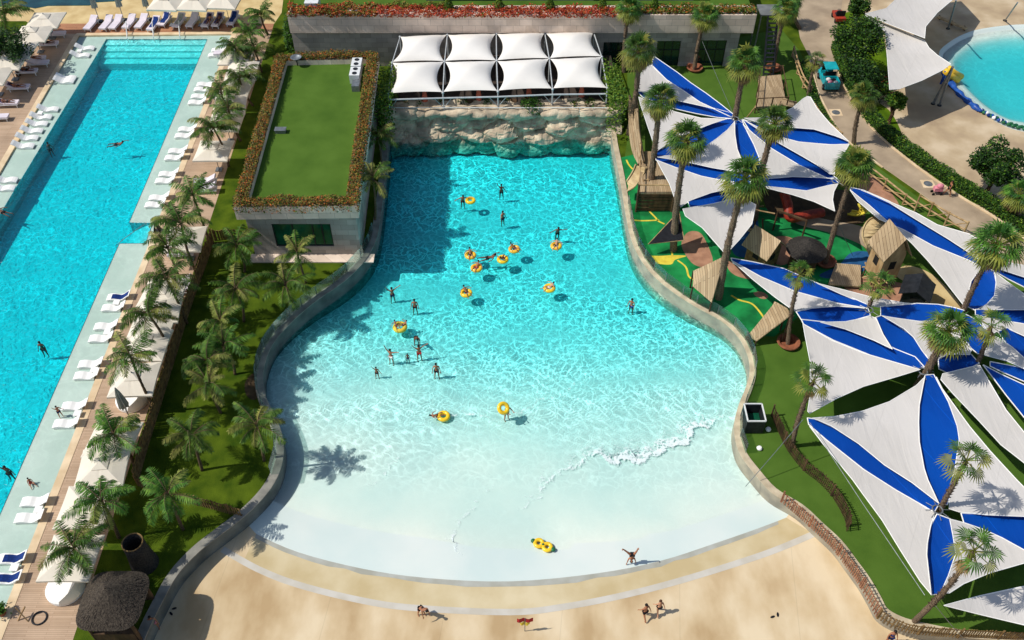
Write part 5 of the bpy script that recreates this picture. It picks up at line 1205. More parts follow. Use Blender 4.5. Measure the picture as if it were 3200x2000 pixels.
# ---- fences of the lawn ----
def picket_fence(pts, h, label, mat_, gap=.16, pw=.07, name="picket_fence", z=0.0, solid=False, lean=0.0):
    ln = smooth_line([P(x, y, z) for x, y in pts], 5); t = thing(name, ln[0].copy(), label, "fence"); pk = MB(); rr = random.Random(7)
    for a, b in zip(ln, ln[1:]):
        L = (b-a).length; n = max(1, int(L/gap)); tt = (b-a).normalized()
        for i in range(n):
            p = a.lerp(b, (i+.5)/n); hh = h*rr.uniform(.92, 1.06); pk.beam(p, p+Vector((rr.uniform(-.03, .03), rr.uniform(-.03, .03), hh)), pw if not solid else gap*1.02, .035, up=tt.cross(Vector((0, 0, 1))))
    pk.build("pickets", mat_, t)
    nn = Vector((0, 0, 0)); 
    for zz in (.25, .82):
        m_ = MB(); m_.tube([p+Vector((0, 0, h*zz)) for p in offset_line(ln, .04)], .035, 5); m_.build("rail", mat_, t)
    d = 0; last = None
    for p in ln:
        if last is None or (p-last).length > 2.2:
            m_ = MB(); m_.tube([p+Vector((0, 0, 0)), p+Vector((0, 0, h*1.08))], .06, 6); m_.build("post", mat_, t); last = p
    return t
picket_fence([(668,758),(640,840),(600,950),(560,1080),(520,1210),(480,1340),(450,1440),(432,1515)], 1.5, "long dark wooden fence running down the left edge of the palm lawn", "fence_wood", .15, .07, solid=True, name="wooden_fence")
picket_fence([(432,1517),(470,1540),(540,1560),(640,1585),(760,1618)], 1.1, "short slatted fence from the long fence to the curving pool wall", "fence_wood", .15, .08)
picket_fence([(672,752),(745,747)], 1.2, "short board fence beside the left corner of the stone building", "fence_wood", .15, .08, solid=True, name="wooden_fence")
picket_fence([(2440,1568),(2483,1605),(2539,1655),(2598,1712),(2638,1765),(2681,1825),(2712,1880),(2738,1930)], 1.15, "reddish picket fence curving along the right edge of the beach plaza", "fence_red", .13, .07)
picket_fence([(2740,1932),(2790,1962),(2850,1980),(2950,1990),(3060,1996),(3200,2002),(3300,2004)], 1.1, "brown picket fence running off to the bottom right corner", "fence_wood", .13, .07)
picket_fence([(2410,1300),(2432,1350),(2462,1410),(2510,1470),(2560,1510),(2605,1560),(2640,1625),(2645,1662)], 1.2, "dark lattice fence winding down the grass from the lifeguard hut", "wood_dark", .1, .05, name="lattice_fence")
def log_rail(pts, label, h=1.1, name="log_fence", cross=True):
    ln = smooth_line([P(x, y) for x, y in pts], 2); t = thing(name, ln[0].copy(), label, "fence")
    for zz in (h*.45, h):
        m_ = MB(); m_.tube([p+Vector((0, 0, zz)) for p in ln], .08, 6); m_.build("rail", "wood_tan", t)
    for p in ln[::2]:
        m_ = MB(); m_.tube([p, p+Vector((0, 0, h*1.1))], .09, 6); m_.build("post", "wood_tan", t)
    if cross:
        for a, b in zip(ln[::2], ln[2::2]):
            m_ = MB(); m_.tube([a, b+Vector((0, 0, h))], .05, 5); m_.build("brace", "wood_tan", t)
log_rail([(2475,175),(2490,230),(2508,275),(2530,300)], "weathered log fence at the top of the turf near the turquoise cart")
log_rail([(2540,350),(2575,400),(2625,440)], "log fence along the road below the cart", .9)
log_rail([(2705,548),(2760,592),(2820,640),(2855,665)], "log fence between the tan play patch and the road", 1.1)
log_rail([(2860,650),(2900,675),(2950,705),(3008,735)], "criss-cross log fence along the road edge above the long blue sail", 1.4)
# ---- hollow tower and thatched hut ----
p = P(453, 1762); t = thing("hollow_tower", p, "round open-topped wicker tower standing on the lawn", "tower"); H_ = max(2.6, min(4, fit_h((453, 1762), (421, 1690))))
m_ = MB(); m_.smooth = True; m_.lathe([(.86, 0), (.74, H_*.35), (.66, H_*.7), (.65, H_), (.58, H_), (.56, H_*.7), (.56, .3), (0, .3)], p, 28); m_.build("wall", "thatch_dark", t)
m_ = MB(); m_.torus(.615, .045, (p.x, p.y, H_), 28, 6); m_.build("rim", "fence_wood", t)
def thatch_roof(c, r, h, z, t, m="thatch", n=900, sq=None, name="roof"):
    m_ = MB(); rr = random.Random(int(c.x*10)); N = 28
    prof = [(0.02, h), (.25, h*.80), (.55, h*.5), (.85, h*.2), (1.0, 0), (.97, -.12), (.7, .05)]
    vs = []
    for q, zz in prof:
        for k in range(N):
            a = 2*pi*k/N; e = 1+.04*noise.noise(Vector((cos(a)*3, sin(a)*3, q*4)))
            if sq: e *= (abs(cos(a))**4+abs(sin(a))**4)**(-.25)*.96
            vs.append((c.x+cos(a)*q*r*e, c.y+sin(a)*q*r*e, z+zz))
    m_.add(vs, [(i*N+k, i*N+(k+1) % N, (i+1)*N+(k+1) % N, (i+1)*N+k) for i in range(len(prof)-1) for k in range(N)])
    for _ in range(n):
        a = rr.uniform(0, 2*pi); q = sqrt(rr.uniform(.01, 1)); e = (abs(cos(a))**4+abs(sin(a))**4)**(-.25)*.96 if sq else 1
        L = .5; q2 = q+L/r; f = lambda qq: Vector((c.x+cos(a)*qq*r*e, c.y+sin(a)*qq*r*e, z+h*(1-qq)*.98+.05))
        A, B = f(q), f(min(q2, 1.06)); s = Vector((-sin(a), cos(a), 0))*.04; up = Vector((0, 0, rr.uniform(.01, .07)))
        m_.add([A-s*.4, B-s+up, B+s+up, A+s*.4], [(0, 1, 2, 3)])
    m_.build(name, m, t)
c = P(352, 1874, 2.6); t = thing("thatched_hut", Vector((c.x, c.y, 0)), "grey thatched hut at the bottom left beside the plaza", "hut")
thatch_roof(Vector((c.x, c.y, 0)), 1.82, 1.5, 2.5, t, n=2600, sq=True)
m_ = MB()
for dx in (-1.3, 1.3):
    for dy in (-1.3, 1.3):
        m_ = MB(); m_.tube([(c.x+dx, c.y+dy, 0), (c.x+dx, c.y+dy, 2.7)], .1, 8); m_.build("post", "wood_dark", t)
m_ = MB(); m_.box((c.x, c.y-1.2, .55), (2.4, .4, 1.1)); m_.build("counter", "wood_dark", t); m_ = MB(); m_.box((c.x, c.y+1.35, 1.2), (2.5, .12, 2.4)); m_.build("back_wall", "wood_dark", t)
p = P(78, 1930); t = thing("towel_stand", p, "pale wooden crossed stand on the deck at the bottom left", "stand")
m_ = MB(); m_.beam(p+Vector((-.35, -.2, 0)), p+Vector((.25, .25, .9)), .07); m_.beam(p+Vector((.3, -.25, 0)), p+Vector((-.3, .2, .9)), .07); m_.build("crossed_legs", "wood_tan", t)
m_ = MB(); m_.torus(.42, .05, (p.x+.9, p.y-.05, .06), 20, 6); m_.build("hoop", "metal_dark", t)
p = P(8, 1918); t = thing("potted_plant", p, "green potted plant at the left edge of the bottom deck", "plant"); m_ = MB(); m_.lathe([(0, 0), (.22, 0), (.3, .4), (.26, .4), (0, .34)], p, 14); m_.build("pot", "terracotta", t)
hedge_leaves(lambda r: (p.x+r.gauss(0, .2), p.y+r.gauss(0, .2), .4+r.uniform(0, .5)), 260, ["leaf_mid"], [1], .2, t, "foliage")

# lifeguard box with steps
p = P(2352, 1312, .6); t = thing("lifeguard_box", Vector((p.x, p.y, 0)), "dark open-topped lifeguard box with white rim on the right pool wall", "booth")
m_ = MB(); w_, d_ = .78, .95
for a, b in (((-w_, -d_), (w_, -d_)), ((w_, -d_), (w_, d_)), ((w_, d_), (-w_, d_)), ((-w_, d_), (-w_, -d_))): m_.beam((p.x+a[0]*.8, p.y+a[1]*.8, .75), (p.x+b[0]*.8, p.y+b[1]*.8, .75), .06, 1.3)
m_.build("walls", "metal_dark", t); m_ = MB()
for a, b in (((-w_, -d_), (w_, -d_)), ((w_, -d_), (w_, d_)), ((w_, d_), (-w_, d_)), ((-w_, d_), (-w_, -d_))): m_.beam((p.x+a[0]*.8, p.y+a[1]*.8, 1.44), (p.x+b[0]*.8, p.y+b[1]*.8, 1.44), .09)
m_.build("rim", "metal_white", t); m_ = MB(); m_.box((p.x, p.y+.25, .5), (1.1, .8, .1)); m_.build("seat", "glass_teal", t)
for (x, y, l) in ((2400,1345,"nearer the lifeguard box"),(2372,1404,"further down the grass")):
    p = P(x, y); t = thing("garden_light", p, "round white garden light on the grass, %s" % l, "light fitting", "white garden lights"); m_ = MB(); m_.lathe([(0, .28), (.14, .25), (.2, .15), (.16, .04), (0, 0)], p, 14); m_.build("globe", "lounger_white", t); m_ = MB(); m_.lathe([(.14, 0), (.14, .06), (0, .06)], p, 10); m_.build("base", "metal_dark", t)
# =====================================================================
#                         SHADE SAILS
# =====================================================================
def sail(pts, z0, m, label, grp, lift=.55, dz=0.0, edge="lounger_white", name="shade_sail"):
    n0 = len(pts); ps = smooth_line([Vector((x, y, 0)) for x, y in pts], 3, True)
    # keep corners sharp: straight interpolation, densified
    ps = []
    for i in range(n0):
        a, b = Vector((*pts[i], 0)), Vector((*pts[(i+1) % n0], 0)); k = max(1, int((b-a).length/28))
        ps += [a.lerp(b, j/k) for j in range(k)]
    cx = sum(p.x for p in ps)/len(ps); cy = sum(p.y for p in ps)/len(ps); dm = max((p-Vector((cx, cy, 0))).length for p in ps)
    def zz(x, y):
        d = sqrt((x-cx)**2+(y-cy)**2)/dm; return z0+dz+lift*d*d-.12
    n = len(ps); e2 = [(i, (i+1) % n) for i in range(n)]; P2 = [Vector((p.x, p.y)) for p in ps]; poly = [(p.x, p.y) for p in ps]
    st = max(14, dm/11); y = min(p.y for p in ps)
    while y < max(p.y for p in ps):
        x = min(p.x for p in ps)
        while x < max(p.x for p in ps):
            if pip(x, y, poly): P2.append(Vector((x+rnd.uniform(-3, 3), y+rnd.uniform(-3, 3))))
            x += st
        y += st
    v, e, f, *_ = delaunay_2d_cdt(P2, e2, [], 0, 1e-4)
    vv = [P(p.x, p.y, zz(p.x, p.y)) for p in v]; ff = []
    for t_ in f:
        ax = sum(v[i].x for i in t_)/3; ay = sum(v[i].y for i in t_)/3
        if pip(ax, ay, poly): ff.append(t_)
    ctr = P(cx, cy, z0); t = thing(name, Vector((ctr.x, ctr.y, 0)), label, "shade sail", grp)
    th = .03; nv = len(vv); lo = [p-Vector((0, 0, th)) for p in vv]; fs = []
    for t_ in ff:
        a, b, c_ = [vv[i] for i in t_]; up = (b-a).cross(c_-a).z > 0; q = tuple(t_) if up else tuple(t_)[::-1]; fs.append(q); fs.append(tuple(nv+i for i in q[::-1]))
    mb = MB(); mb.smooth = True; mb.add(vv+lo, fs); mb.build("cloth", m, t)
    mb = MB(); bd = [P(p.x, p.y, zz(p.x, p.y)) for p in ps]; mb.tube(bd+[bd[0]], .04 if m == "fabric_blue" else .028, 5, False); mb.build("edge_webbing", edge, t); return t
G1, G2 = "white and blue sails of the far cluster", "white and blue sails of the near cluster"
BZ, WZs = 4.1, 4.45
blue1 = [([(2043,175),(2076,198),(2117,226),(2158,258),(2208,292),(2257,329),(2292,357),(2285,366),(2241,345),(2191,322),(2142,287),(2084,250),(2037,203)],"narrow blue sail at the very top of the far cluster"),
([(1992,286),(2026,288),(2125,311),(2183,325),(2237,340),(2289,354),(2290,371),(2241,367),(2175,355),(2109,340),(2059,322),(2008,304)],"blue sail under the top white one, spotted with palm shadow"),
([(2292,372),(2269,371),(2224,384),(2167,405),(2109,431),(2053,469),(2048,490),(2105,488),(2142,483),(2200,464),(2243,433),(2276,407),(2296,379)],"bright blue sail reaching left from the far hub"),
([(2297,378),(2318,374),(2336,414),(2356,452),(2373,495),(2374,535),(2340,535),(2323,515),(2303,470),(2296,412)],"upright blue sail hanging below the far hub"),
([(2320,372),(2345,385),(2385,410),(2434,445),(2503,483),(2551,513),(2597,542),(2620,562),(2604,560),(2586,557),(2495,515),(2445,486),(2410,466),(2345,412)],"slanting blue sail from the far hub to its right-hand corner"),
([(2320,373),(2380,388),(2440,394),(2478,396),(2544,402),(2611,423),(2652,444),(2650,452),(2594,452),(2495,444),(2454,434),(2390,410)],"blue sail across the upper right of the far cluster"),
([(2380,562),(2430,552),(2478,550),(2561,553),(2604,556),(2622,572),(2602,579),(2520,598),(2445,589),(2394,584),(2376,572)],"dark blue shaded sail at the lower right of the far cluster"),
([(2048,488),(2109,492),(2167,509),(2258,529),(2291,535),(2345,548),(2345,577),(2289,568),(2191,552),(2142,539),(2076,514),(2050,500)],"blue band between two white sails on the left of the far cluster"),
([(2150,630),(2224,600),(2299,586),(2345,586),(2338,622),(2291,618),(2208,648),(2158,652)],"crumpled blue sail over the green play surface")]
white1 = [([(2034,203),(2082,248),(2125,276),(2188,319),(2236,341),(2175,327),(2125,316),(2026,294),(1996,284),(1998,243),(2010,215)],"white sail between the two top blue sails of the far cluster"),
([(1996,303),(2043,321),(2109,349),(2191,369),(2271,372),(2224,387),(2167,409),(2109,434),(2053,472),(2043,450),(2026,400),(2015,367),(2001,325)],"white sail on the left of the far cluster behind three palms"),
([(2296,379),(2274,405),(2241,432),(2198,462),(2142,482),(2076,487),(2054,491),(2105,499),(2158,509),(2224,524),(2290,535),(2335,540),(2324,515),(2304,466),(2297,420)],"white triangle left of the upright blue sail"),
([(2325,369),(2379,368),(2437,356),(2478,336),(2510,308),(2523,301),(2533,303),(2553,338),(2594,386),(2652,441),(2611,425),(2544,404),(2478,399),(2400,392)],"white sail rising to a point beside the road"),
([(2330,378),(2390,408),(2454,432),(2495,443),(2594,452),(2655,450),(2644,468),(2625,495),(2611,515),(2608,545),(2594,544),(2551,514),(2503,486),(2434,447),(2390,418)],"white sail between two slanting blues at the right of the far cluster"),
([(2322,388),(2354,417),(2412,464),(2445,484),(2495,514),(2586,557),(2604,558),(2561,555),(2478,552),(2404,558),(2378,562),(2374,495),(2355,448),(2336,412)],"large white triangle right of the upright blue sail"),
([(2394,582),(2445,587),(2520,596),(2594,578),(2619,574),(2606,599),(2602,624),(2609,660),(2544,630),(2478,609),(2396,588)],"white sail dipping to a point above the red slide"),
([(2052,500),(2109,522),(2191,550),(2274,567),(2345,580),(2300,587),(2224,602),(2158,626),(2127,647),(2112,631),(2092,574),(2067,529)],"white sail spreading left to the ladder of the wooden ship"),
([(2134,653),(2229,636),(2320,616),(2362,640),(2350,700),(2310,750),(2268,795),(2195,712),(2142,675)],"white sail low in the far cluster with a toothed palm shadow")]
blue2 = [([(2652,584),(2698,594),(2780,629),(2863,682),(2962,738),(3020,783),(3068,819),(3064,832),(3023,813),(2916,769),(2825,719),(2747,685),(2681,629)],"long narrow blue sail between two long white ones"),
([(3068,826),(3106,847),(3113,882),(3109,923),(3085,950),(3048,970),(3026,960),(3024,940),(3030,887),(3046,855)],"blue leaf-shaped sail behind the large right-hand palm"),
([(3118,840),(3200,866),(3290,896),(3290,927),(3200,897),(3150,872),(3112,850)],"blue sliver leaving the right edge under the big palm"),
([(2752,958),(2802,953),(2866,948),(2932,951),(2982,961),(3014,970),(3003,985),(2965,994),(2932,1001),(2874,1005),(2800,995),(2752,986)],"level blue sail between the middle palm and the right hub"),
([(3048,967),(3200,967),(3300,972),(3300,1012),(3200,1012),(3131,1001),(3048,985)],"blue band at the right edge below the leaf-shaped sail"),
([(2284,806),(2352,818),(2450,839),(2553,884),(2630,916),(2714,953),(2710,965),(2643,955),(2485,911),(2379,866),(2292,823)],"long blue sail stretching from the pyramid hut to the middle palm"),
([(2488,974),(2564,955),(2656,955),(2712,961),(2720,986),(2643,1008),(2564,1010),(2506,1002)],"deep blue sail with a large palm shadow at its middle"),
([(2504,998),(2577,1006),(2670,1035),(2730,1056),(2797,1090),(2860,1115),(2890,1148),(2873,1154),(2800,1138),(2730,1114),(2604,1063),(2511,1013)],"long blue sail running to the central hub from the left"),
([(2736,992),(2760,984),(2828,1034),(2858,1054),(2882,1092),(2906,1128),(2890,1150),(2800,1115),(2789,1092),(2758,1045)],"blue sail widening down to the central hub"),
([(2932,1123),(2965,1105),(3035,1107),(3060,1135),(3015,1159),(2965,1168),(2934,1153)],"small blue sail right of the central hub in palm shade"),
([(3013,980),(3048,997),(3084,1032),(3091,1060),(3076,1101),(3056,1106),(3034,1088),(3010,1050),(2998,1010)],"rounded blue sail between the two palms right of the hub"),
([(3118,1036),(3147,1024),(3200,1049),(3290,1092),(3290,1153),(3200,1120),(3147,1077)],"deep blue sail at the right edge beside the small palm"),
([(3094,1130),(3200,1150),(3290,1178),(3290,1215),(3200,1192),(3130,1162),(3094,1144)],"thin blue sail at the right edge under a grey shadow"),
([(3072,1140),(3128,1169),(3200,1202),(3290,1257),(3290,1355),(3200,1304),(3144,1235),(3108,1187)],"blue sail falling away to the right edge below the small palm"),
([(2523,1306),(2546,1309),(2615,1341),(2684,1387),(2764,1453),(2850,1507),(2936,1573),(2920,1600),(2850,1563),(2800,1533),(2698,1466),(2582,1374),(2527,1326)],"long diagonal blue sail ending at the lower hub"),
([(2891,1172),(2918,1170),(2964,1256),(2992,1331),(2998,1374),(2985,1463),(2975,1500),(2968,1558),(2960,1577),(2933,1575),(2896,1500),(2870,1380),(2870,1281),(2881,1215)],"large upright blue leaf-shaped sail between the two hubs"),
([(2928,1606),(2970,1622),(2978,1665),(2987,1731),(2964,1800),(2938,1857),(2912,1859),(2896,1748),(2900,1665),(2910,1640)],"upright blue sail below the lower hub"),
([(3003,1603),(3081,1608),(3200,1612),(3290,1636),(3290,1766),(3200,1721),(3131,1683),(3073,1656),(3012,1634)],"wide blue sail to the right of the lower hub")]
white2 = [([(2691,594),(2731,609),(2863,665),(2929,702),(3029,731),(3064,752),(3086,807),(3071,819),(3020,784),(2965,748),(2863,686),(2780,634),(2720,606)],"long white sail lying along the road"),
([(2655,592),(2681,629),(2747,685),(2825,718),(2916,768),(3023,811),(3070,833),(3035,879),(3028,907),(3023,950),(3012,955),(2949,874),(2899,814),(2850,761),(2797,712),(2714,639)],"long white sail beneath the narrow blue one"),
([(3111,852),(3147,880),(3200,918),(3290,985),(3290,975),(3200,968),(3062,968),(3106,933),(3113,890)],"white sail right of the leaf-shaped blue sail"),
([(3120,815),(3200,829),(3290,860),(3290,890),(3200,866),(3125,842)],"shaded white sail under the big palm at the right edge"),
([(2285,813),(2379,865),(2485,910),(2617,947),(2711,963),(2617,957),(2537,963),(2490,976),(2468,962),(2421,928),(2352,873)],"white sail below the long blue one by the orange panel"),
([(2553,885),(2643,907),(2723,928),(2828,947),(2862,949),(2802,954),(2749,960),(2712,954),(2630,920)],"thin white sail under the tower hut"),
([(2564,1007),(2643,1005),(2723,989),(2738,994),(2760,1045),(2789,1091),(2730,1063),(2643,1029)],"small white triangle between two long blue sails"),
([(2757,987),(2800,994),(2874,1004),(2949,1001),(3003,985),(3000,1020),(3014,1056),(3036,1095),(3030,1108),(2965,1107),(2932,1120),(2904,1126),(2879,1092),(2855,1054),(2825,1027)],"white sail behind the brown-skirted palm"),
([(3096,1048),(3120,1055),(3164,1085),(3200,1118),(3280,1178),(3290,1192),(3200,1152),(3147,1128),(3076,1110)],"white sail at the right edge with a dark triangle mark"),
([(3048,983),(3131,1000),(3200,1012),(3290,1020),(3290,1092),(3200,1050),(3147,1026),(3118,1034),(3090,1050),(3084,1030)],"white sail behind the small palm at the right edge"),
([(2509,1011),(2598,1063),(2698,1103),(2797,1132),(2876,1155),(2797,1179),(2698,1208),(2615,1245),(2530,1292),(2524,1285),(2532,1231),(2532,1132),(2516,1050)],"great white sail left of the central hub"),
([(2890,1178),(2873,1265),(2871,1320),(2873,1380),(2888,1463),(2900,1500),(2934,1573),(2850,1508),(2764,1453),(2684,1387),(2598,1331),(2540,1306),(2612,1301),(2698,1284),(2780,1255),(2863,1205)],"great white sail left of the large blue leaf, with palm shadow on it"),
([(2530,1332),(2582,1374),(2698,1466),(2800,1531),(2922,1601),(2908,1645),(2898,1698),(2896,1732),(2910,1858),(2876,1817),(2813,1718),(2757,1626),(2698,1546),(2665,1500),(2572,1387)],"white sail sloping down beside the grass strip"),
([(2926,1178),(2945,1215),(3029,1331),(3095,1410),(3178,1500),(3290,1612),(3290,1660),(3200,1614),(3081,1609),(2998,1600),(2966,1590),(2968,1555),(2976,1500),(2985,1463),(2998,1374),(2991,1331),(2964,1256)],"great white sail right of the large blue leaf"),
([(2946,1168),(3061,1140),(3101,1208),(3144,1281),(3200,1350),(3290,1450),(3290,1532),(3200,1446),(3128,1390),(3061,1317),(2979,1231),(2940,1186)],"long white sail running off to the lower right corner of the near cluster"),
([(2968,1622),(3015,1634),(3073,1654),(3131,1680),(3200,1718),(3290,1768),(3290,1750),(3200,1760),(3095,1790),(3012,1824),(2967,1853),(2938,1858),(2964,1798),(2987,1731),(2978,1674)],"white sail behind the bottom right leaning palm"),
([(2950,1892),(3061,1862),(3200,1832),(3290,1815),(3290,1970),(3200,1953),(3061,1920)],"white sail at the bottom right corner, half in shade")]
for p_, l in blue1: sail(p_, BZ, "fabric_blue", l, G1)
for p_, l in white1: sail(p_, WZs, "fabric_white", l, G1)
for p_, l in blue2: sail(p_, 3.05, "fabric_blue", l, G2)
for p_, l in white2: sail(p_, 3.35, "fabric_white", l, G2)
sail([(2830,-90),(2797,0),(2770,26),(2704,43),(2764,70),(2830,96),(2890,119),(2893,83),(2929,40),(2976,0),(3010,-60),(2950,-120)], 4.6, "fabric_white", "large white sail at the top right beside the big tree", "plain white sails by the round pool", .8)
sail([(2704,47),(2764,74),(2830,100),(2890,127),(2903,149),(2929,172),(2972,200),(2946,219),(2880,252),(2810,278),(2780,281),(2774,199),(2767,99)], 4.3, "fabric_white", "plain white sail pointing at the round pool's yellow slide", "plain white sails by the round pool", .8)
sail([(3020,-30),(3090,5),(3160,-6),(3185,6),(3240,60),(3400,60),(3400,-150),(3050,-150)], 6.2, "fabric_white", "white sail in the top right corner above the round pool", "plain white sails by the round pool", .8) if False else None
def pole(a, b, za, zb, label, r=.09, m="metal_grey"):
    A, B = P(*a, za), P(*b, zb); t = thing("sail_mast", A, label, "mast"); mb = MB(); mb.tube([A, B], r, 8); mb.build("mast", m, t)
    mb = MB(); mb.lathe([(.22, 0), (.22, .08), (0, .1)], A, 10); mb.build("base_plate", "metal_dark", t); return t
pole((2915,325), (2978,208), 0, 4.6, "grey mast leaning under the tip of the plain white sail", .13)
pole((2935,330), (2978,208), 0, 4.5, "second grey mast propping the tip of the plain white sail", .1)
pole((2962,90), (2988,0), 0, 6, "dark leaning mast in the shade of the top right sail", .1)
pole((3140,65), (3180,8), 0, 5.0, "thin mast with a cross arm at the top right", .08)
# hub rings where the sails meet
for (x, y, l) in ((2298,371,"far hub"),(2885,1160,"central hub"),(2930,1592,"lower hub"),(2716,968,"middle palm"),(2612,566,"right corner of the far cluster")):
    hz = 4.6 if y < 600 else 3.5
    c = P(x, y, hz); t = thing("sail_ring", Vector((c.x, c.y, hz)), "steel ring holding the sail corners at the %s" % l, "ring"); mb = MB(); mb.torus(.3, .05, (c.x, c.y, hz), 18, 6); mb.build("ring", "metal_grey", t)
    mb = MB()
    for k in range(8): a = k*pi/4; mb.tube([(c.x+cos(a)*.3, c.y+sin(a)*.3, hz), (c.x+cos(a)*.75, c.y+sin(a)*.75, hz-.05)], .02, 4)
    mb.build("cables", "metal_grey", t)
def cable(a, za, b, zb, label, m="metal_grey"):
    A, B = P(*a, za), P(*b, zb); mb = MB(); mb.tube([A, A.lerp(B, .5)-Vector((0, 0, .08)), B], .022, 4); o = mb.build("guy_cable", m); tag(o, label, "cable")
cable((2510,1310), 4.4, (2330,1520), .1, "guy cable from the dark fence palm down towards the pool wall")
cable((2530,1320), 4.4, (2890,1860), 4.2, "long guy cable skirting the sloping white sail")
cable((2925,1895), 4, (3025,2010), .1, "guy cable from the bottom right palm to the ground")
cable((2295,365), 4.4, (2195,130), 4, "thin cable from the far hub to the collared palm")
cable((2615,680), 4.2, (2665,800), .1, "guy cable by the terracotta bowl palm")
# =====================================================================
#                     PLAYGROUND, CART, SLIDES
# =====================================================================
def plank_roof(faces, label, th=.08, m="play_wood", name="plank_roof", post=True):
    ctr = sum((P(x, y, z) for f in faces for x, y, z in f), Vector())/sum(len(f) for f in faces)
    t = thing(name, Vector((ctr.x, ctr.y, 0)), label, "play shelter"); low = {}
    for f in faces:
        top = [P(x, y, z) for x, y, z in f]; n = (top[1]-top[0]).cross(top[2]-top[0]).normalized()
        if n.z < 0: n = -n
        lo = [p-n*th for p in top]; k = len(top); mb = MB()
        mb.add(top+lo, [tuple(range(k)), tuple(range(2*k-1, k-1, -1))]+[(i, (i+1) % k, k+(i+1) % k, k+i) for i in range(k)]); mb.build("roof_panel", m, t)
        for p in top: low[(round(p.x, 1), round(p.y, 1))] = p
    if post:
        for p in low.values():
            if p.z > .5: mb = MB(); mb.tube([(p.x, p.y, 0), p-Vector((0, 0, .05))], .07, 6); mb.build("post", "wood_dark", t)
    return t
plank_roof([[(2265,800,4.0),(2167,846,1.9),(2165,895,1.5),(2223,945,1.1)]], "large tan plank wing roof leaning beside the curving pool wall")
plank_roof([[(2421,942,2.0),(2460,960,2.6),(2470,984,3.0),(2364,1064,.6),(2335,1048,.6),(2392,992,1.2)]], "orange-tan plank panel above the palm with the terracotta bowl")
t = thing("shade_cloth", P(2100,720,0), "dark triangular shade cloth with pale edges at the foot of the thick palm", "shade cloth")
tri = [P(2122,660,3.2), P(2026,763,1.2), P(2138,751,1.6)]; mb = MB(); mb.add(tri+[p-Vector((0, 0, .03)) for p in tri], [(0, 1, 2), (5, 4, 3), (0, 3, 4, 1), (1, 4, 5, 2), (2, 5, 3, 0)]); mb.build("cloth", "cloth_black", t)
mb = MB(); mb.tube(tri+[tri[0]], .05, 5); mb.build("edge_rope", "wood_tan", t)
# wooden ship
c = P(2040,560,1.8); t = thing("wooden_play_ship", Vector((c.x, c.y, 0)), "weathered wooden play ship with a ladder beside the right pool wall", "play ship")
mb = MB(); pl = [P(2000,470,2.2), P(2070,470,2.2), P(2108,600,2.2), P(1995,600,2.2)]; mb.poly_prism([xy(p) for p in pl], 1.95, 2.1); mb.build("deck", "play_wood", t)
mb = MB()
for k in range(5):
    a, b = pl[3].lerp(pl[2], 0), pl[3].lerp(pl[2], 1); z = .3+k*.38; mb.beam((a.x, a.y, z), (b.x, b.y, z), .08, .3)
mb.build("hull_planks", "wood_dark", t)
for p in pl: mb = MB(); mb.tube([(p.x, p.y, 0), (p.x, p.y, 3.0)], .1, 8); mb.build("post", "wood_dark", t)
mb = MB()
for a, b in ((0, 3), (3, 2), (1, 2)): mb.tube([pl[a]+Vector((0, 0, .75)), pl[b]+Vector((0, 0, .75))], .06, 6)
mb.build("rail", "wood_tan", t)
ld = MB(); a, b = P(2010,558,2.3), P(2007,652,.05); a2, b2 = P(2026,558,2.3), P(2025,654,.05)
ld.beam(a, b, .09); ld.beam(a2, b2, .09); ld.build("ladder_rails", "wood_tan", t); ld = MB()
for k in range(11): f = (k+.5)/11; ld.beam(a.lerp(b, f), a2.lerp(b2, f), .06)
ld.build("ladder_rungs", "wood_tan", t)
def ramp(pts, w, label, m, name="slide", sides=True):
    ln = smooth_line([P(x, y, z) for x, y, z in pts], 5); t = thing(name, Vector((ln[-1].x, ln[-1].y, 0)), label, "slide"); L, R = offset_line(ln, w/2), offset_line(ln, -w/2)
    L = [Vector((p.x, p.y, q.z)) for p, q in zip(L, ln)]; R = [Vector((p.x, p.y, q.z)) for p, q in zip(R, ln)]; n = len(ln); mb = MB(); mb.smooth = False
    lo = Vector((0, 0, .08)); vs = L+R+[p-lo for p in L]+[p-lo for p in R]
    mb.add(vs, [(i, i+1, n+i+1, n+i) for i in range(n-1)]+[(2*n+i, 3*n+i, 3*n+i+1, 2*n+i+1) for i in range(n-1)]); mb.build("chute", m, t)
    for S in (L, R): mb = MB(); mb.tube([p+Vector((0, 0, .08)) for p in S], .07, 6); mb.build("side_rail", m, t)
    mb = MB(); mb.tube([(ln[0].x, ln[0].y, 0), ln[0]], .08, 6); mb.build("post", "wood_dark", t); return t
ramp([(2003,520,2.2),(1992,545,2.0),(1972,575,1.5),(1962,590,1.0)], 1.0, "broad tan slide curving from the play ship towards the pool wall", "slide_tan")
for i, (pts, l) in enumerate((([(1968,300,2.6),(1975,400,2.4),(1985,470,2.2),(1998,512,2.2)], "left long curved beam of the hull frame"), ([(1990,310,3.0),(1990,400,2.8),(2000,470,2.6),(2012,505,2.4)], "right long curved beam of the hull frame"))):
    ln = smooth_line([P(x, y, z) for x, y, z in pts], 5); t = thing("curved_timber", ln[-1].copy(), "%s north of the play ship" % l if False else "%s beside the play ship" % l, "timber")
    mb = MB(); wall_ = [p for p in ln]; mb.tube(ln, [.12+.22*sin(pi*i/(len(ln)-1)) for i in range(len(ln))], 6); mb.build("beam", "play_wood", t); mb = MB(); mb.tube([(ln[0].x, ln[0].y, 0), ln[0]], .08, 6); mb.build("post", "wood_dark", t)
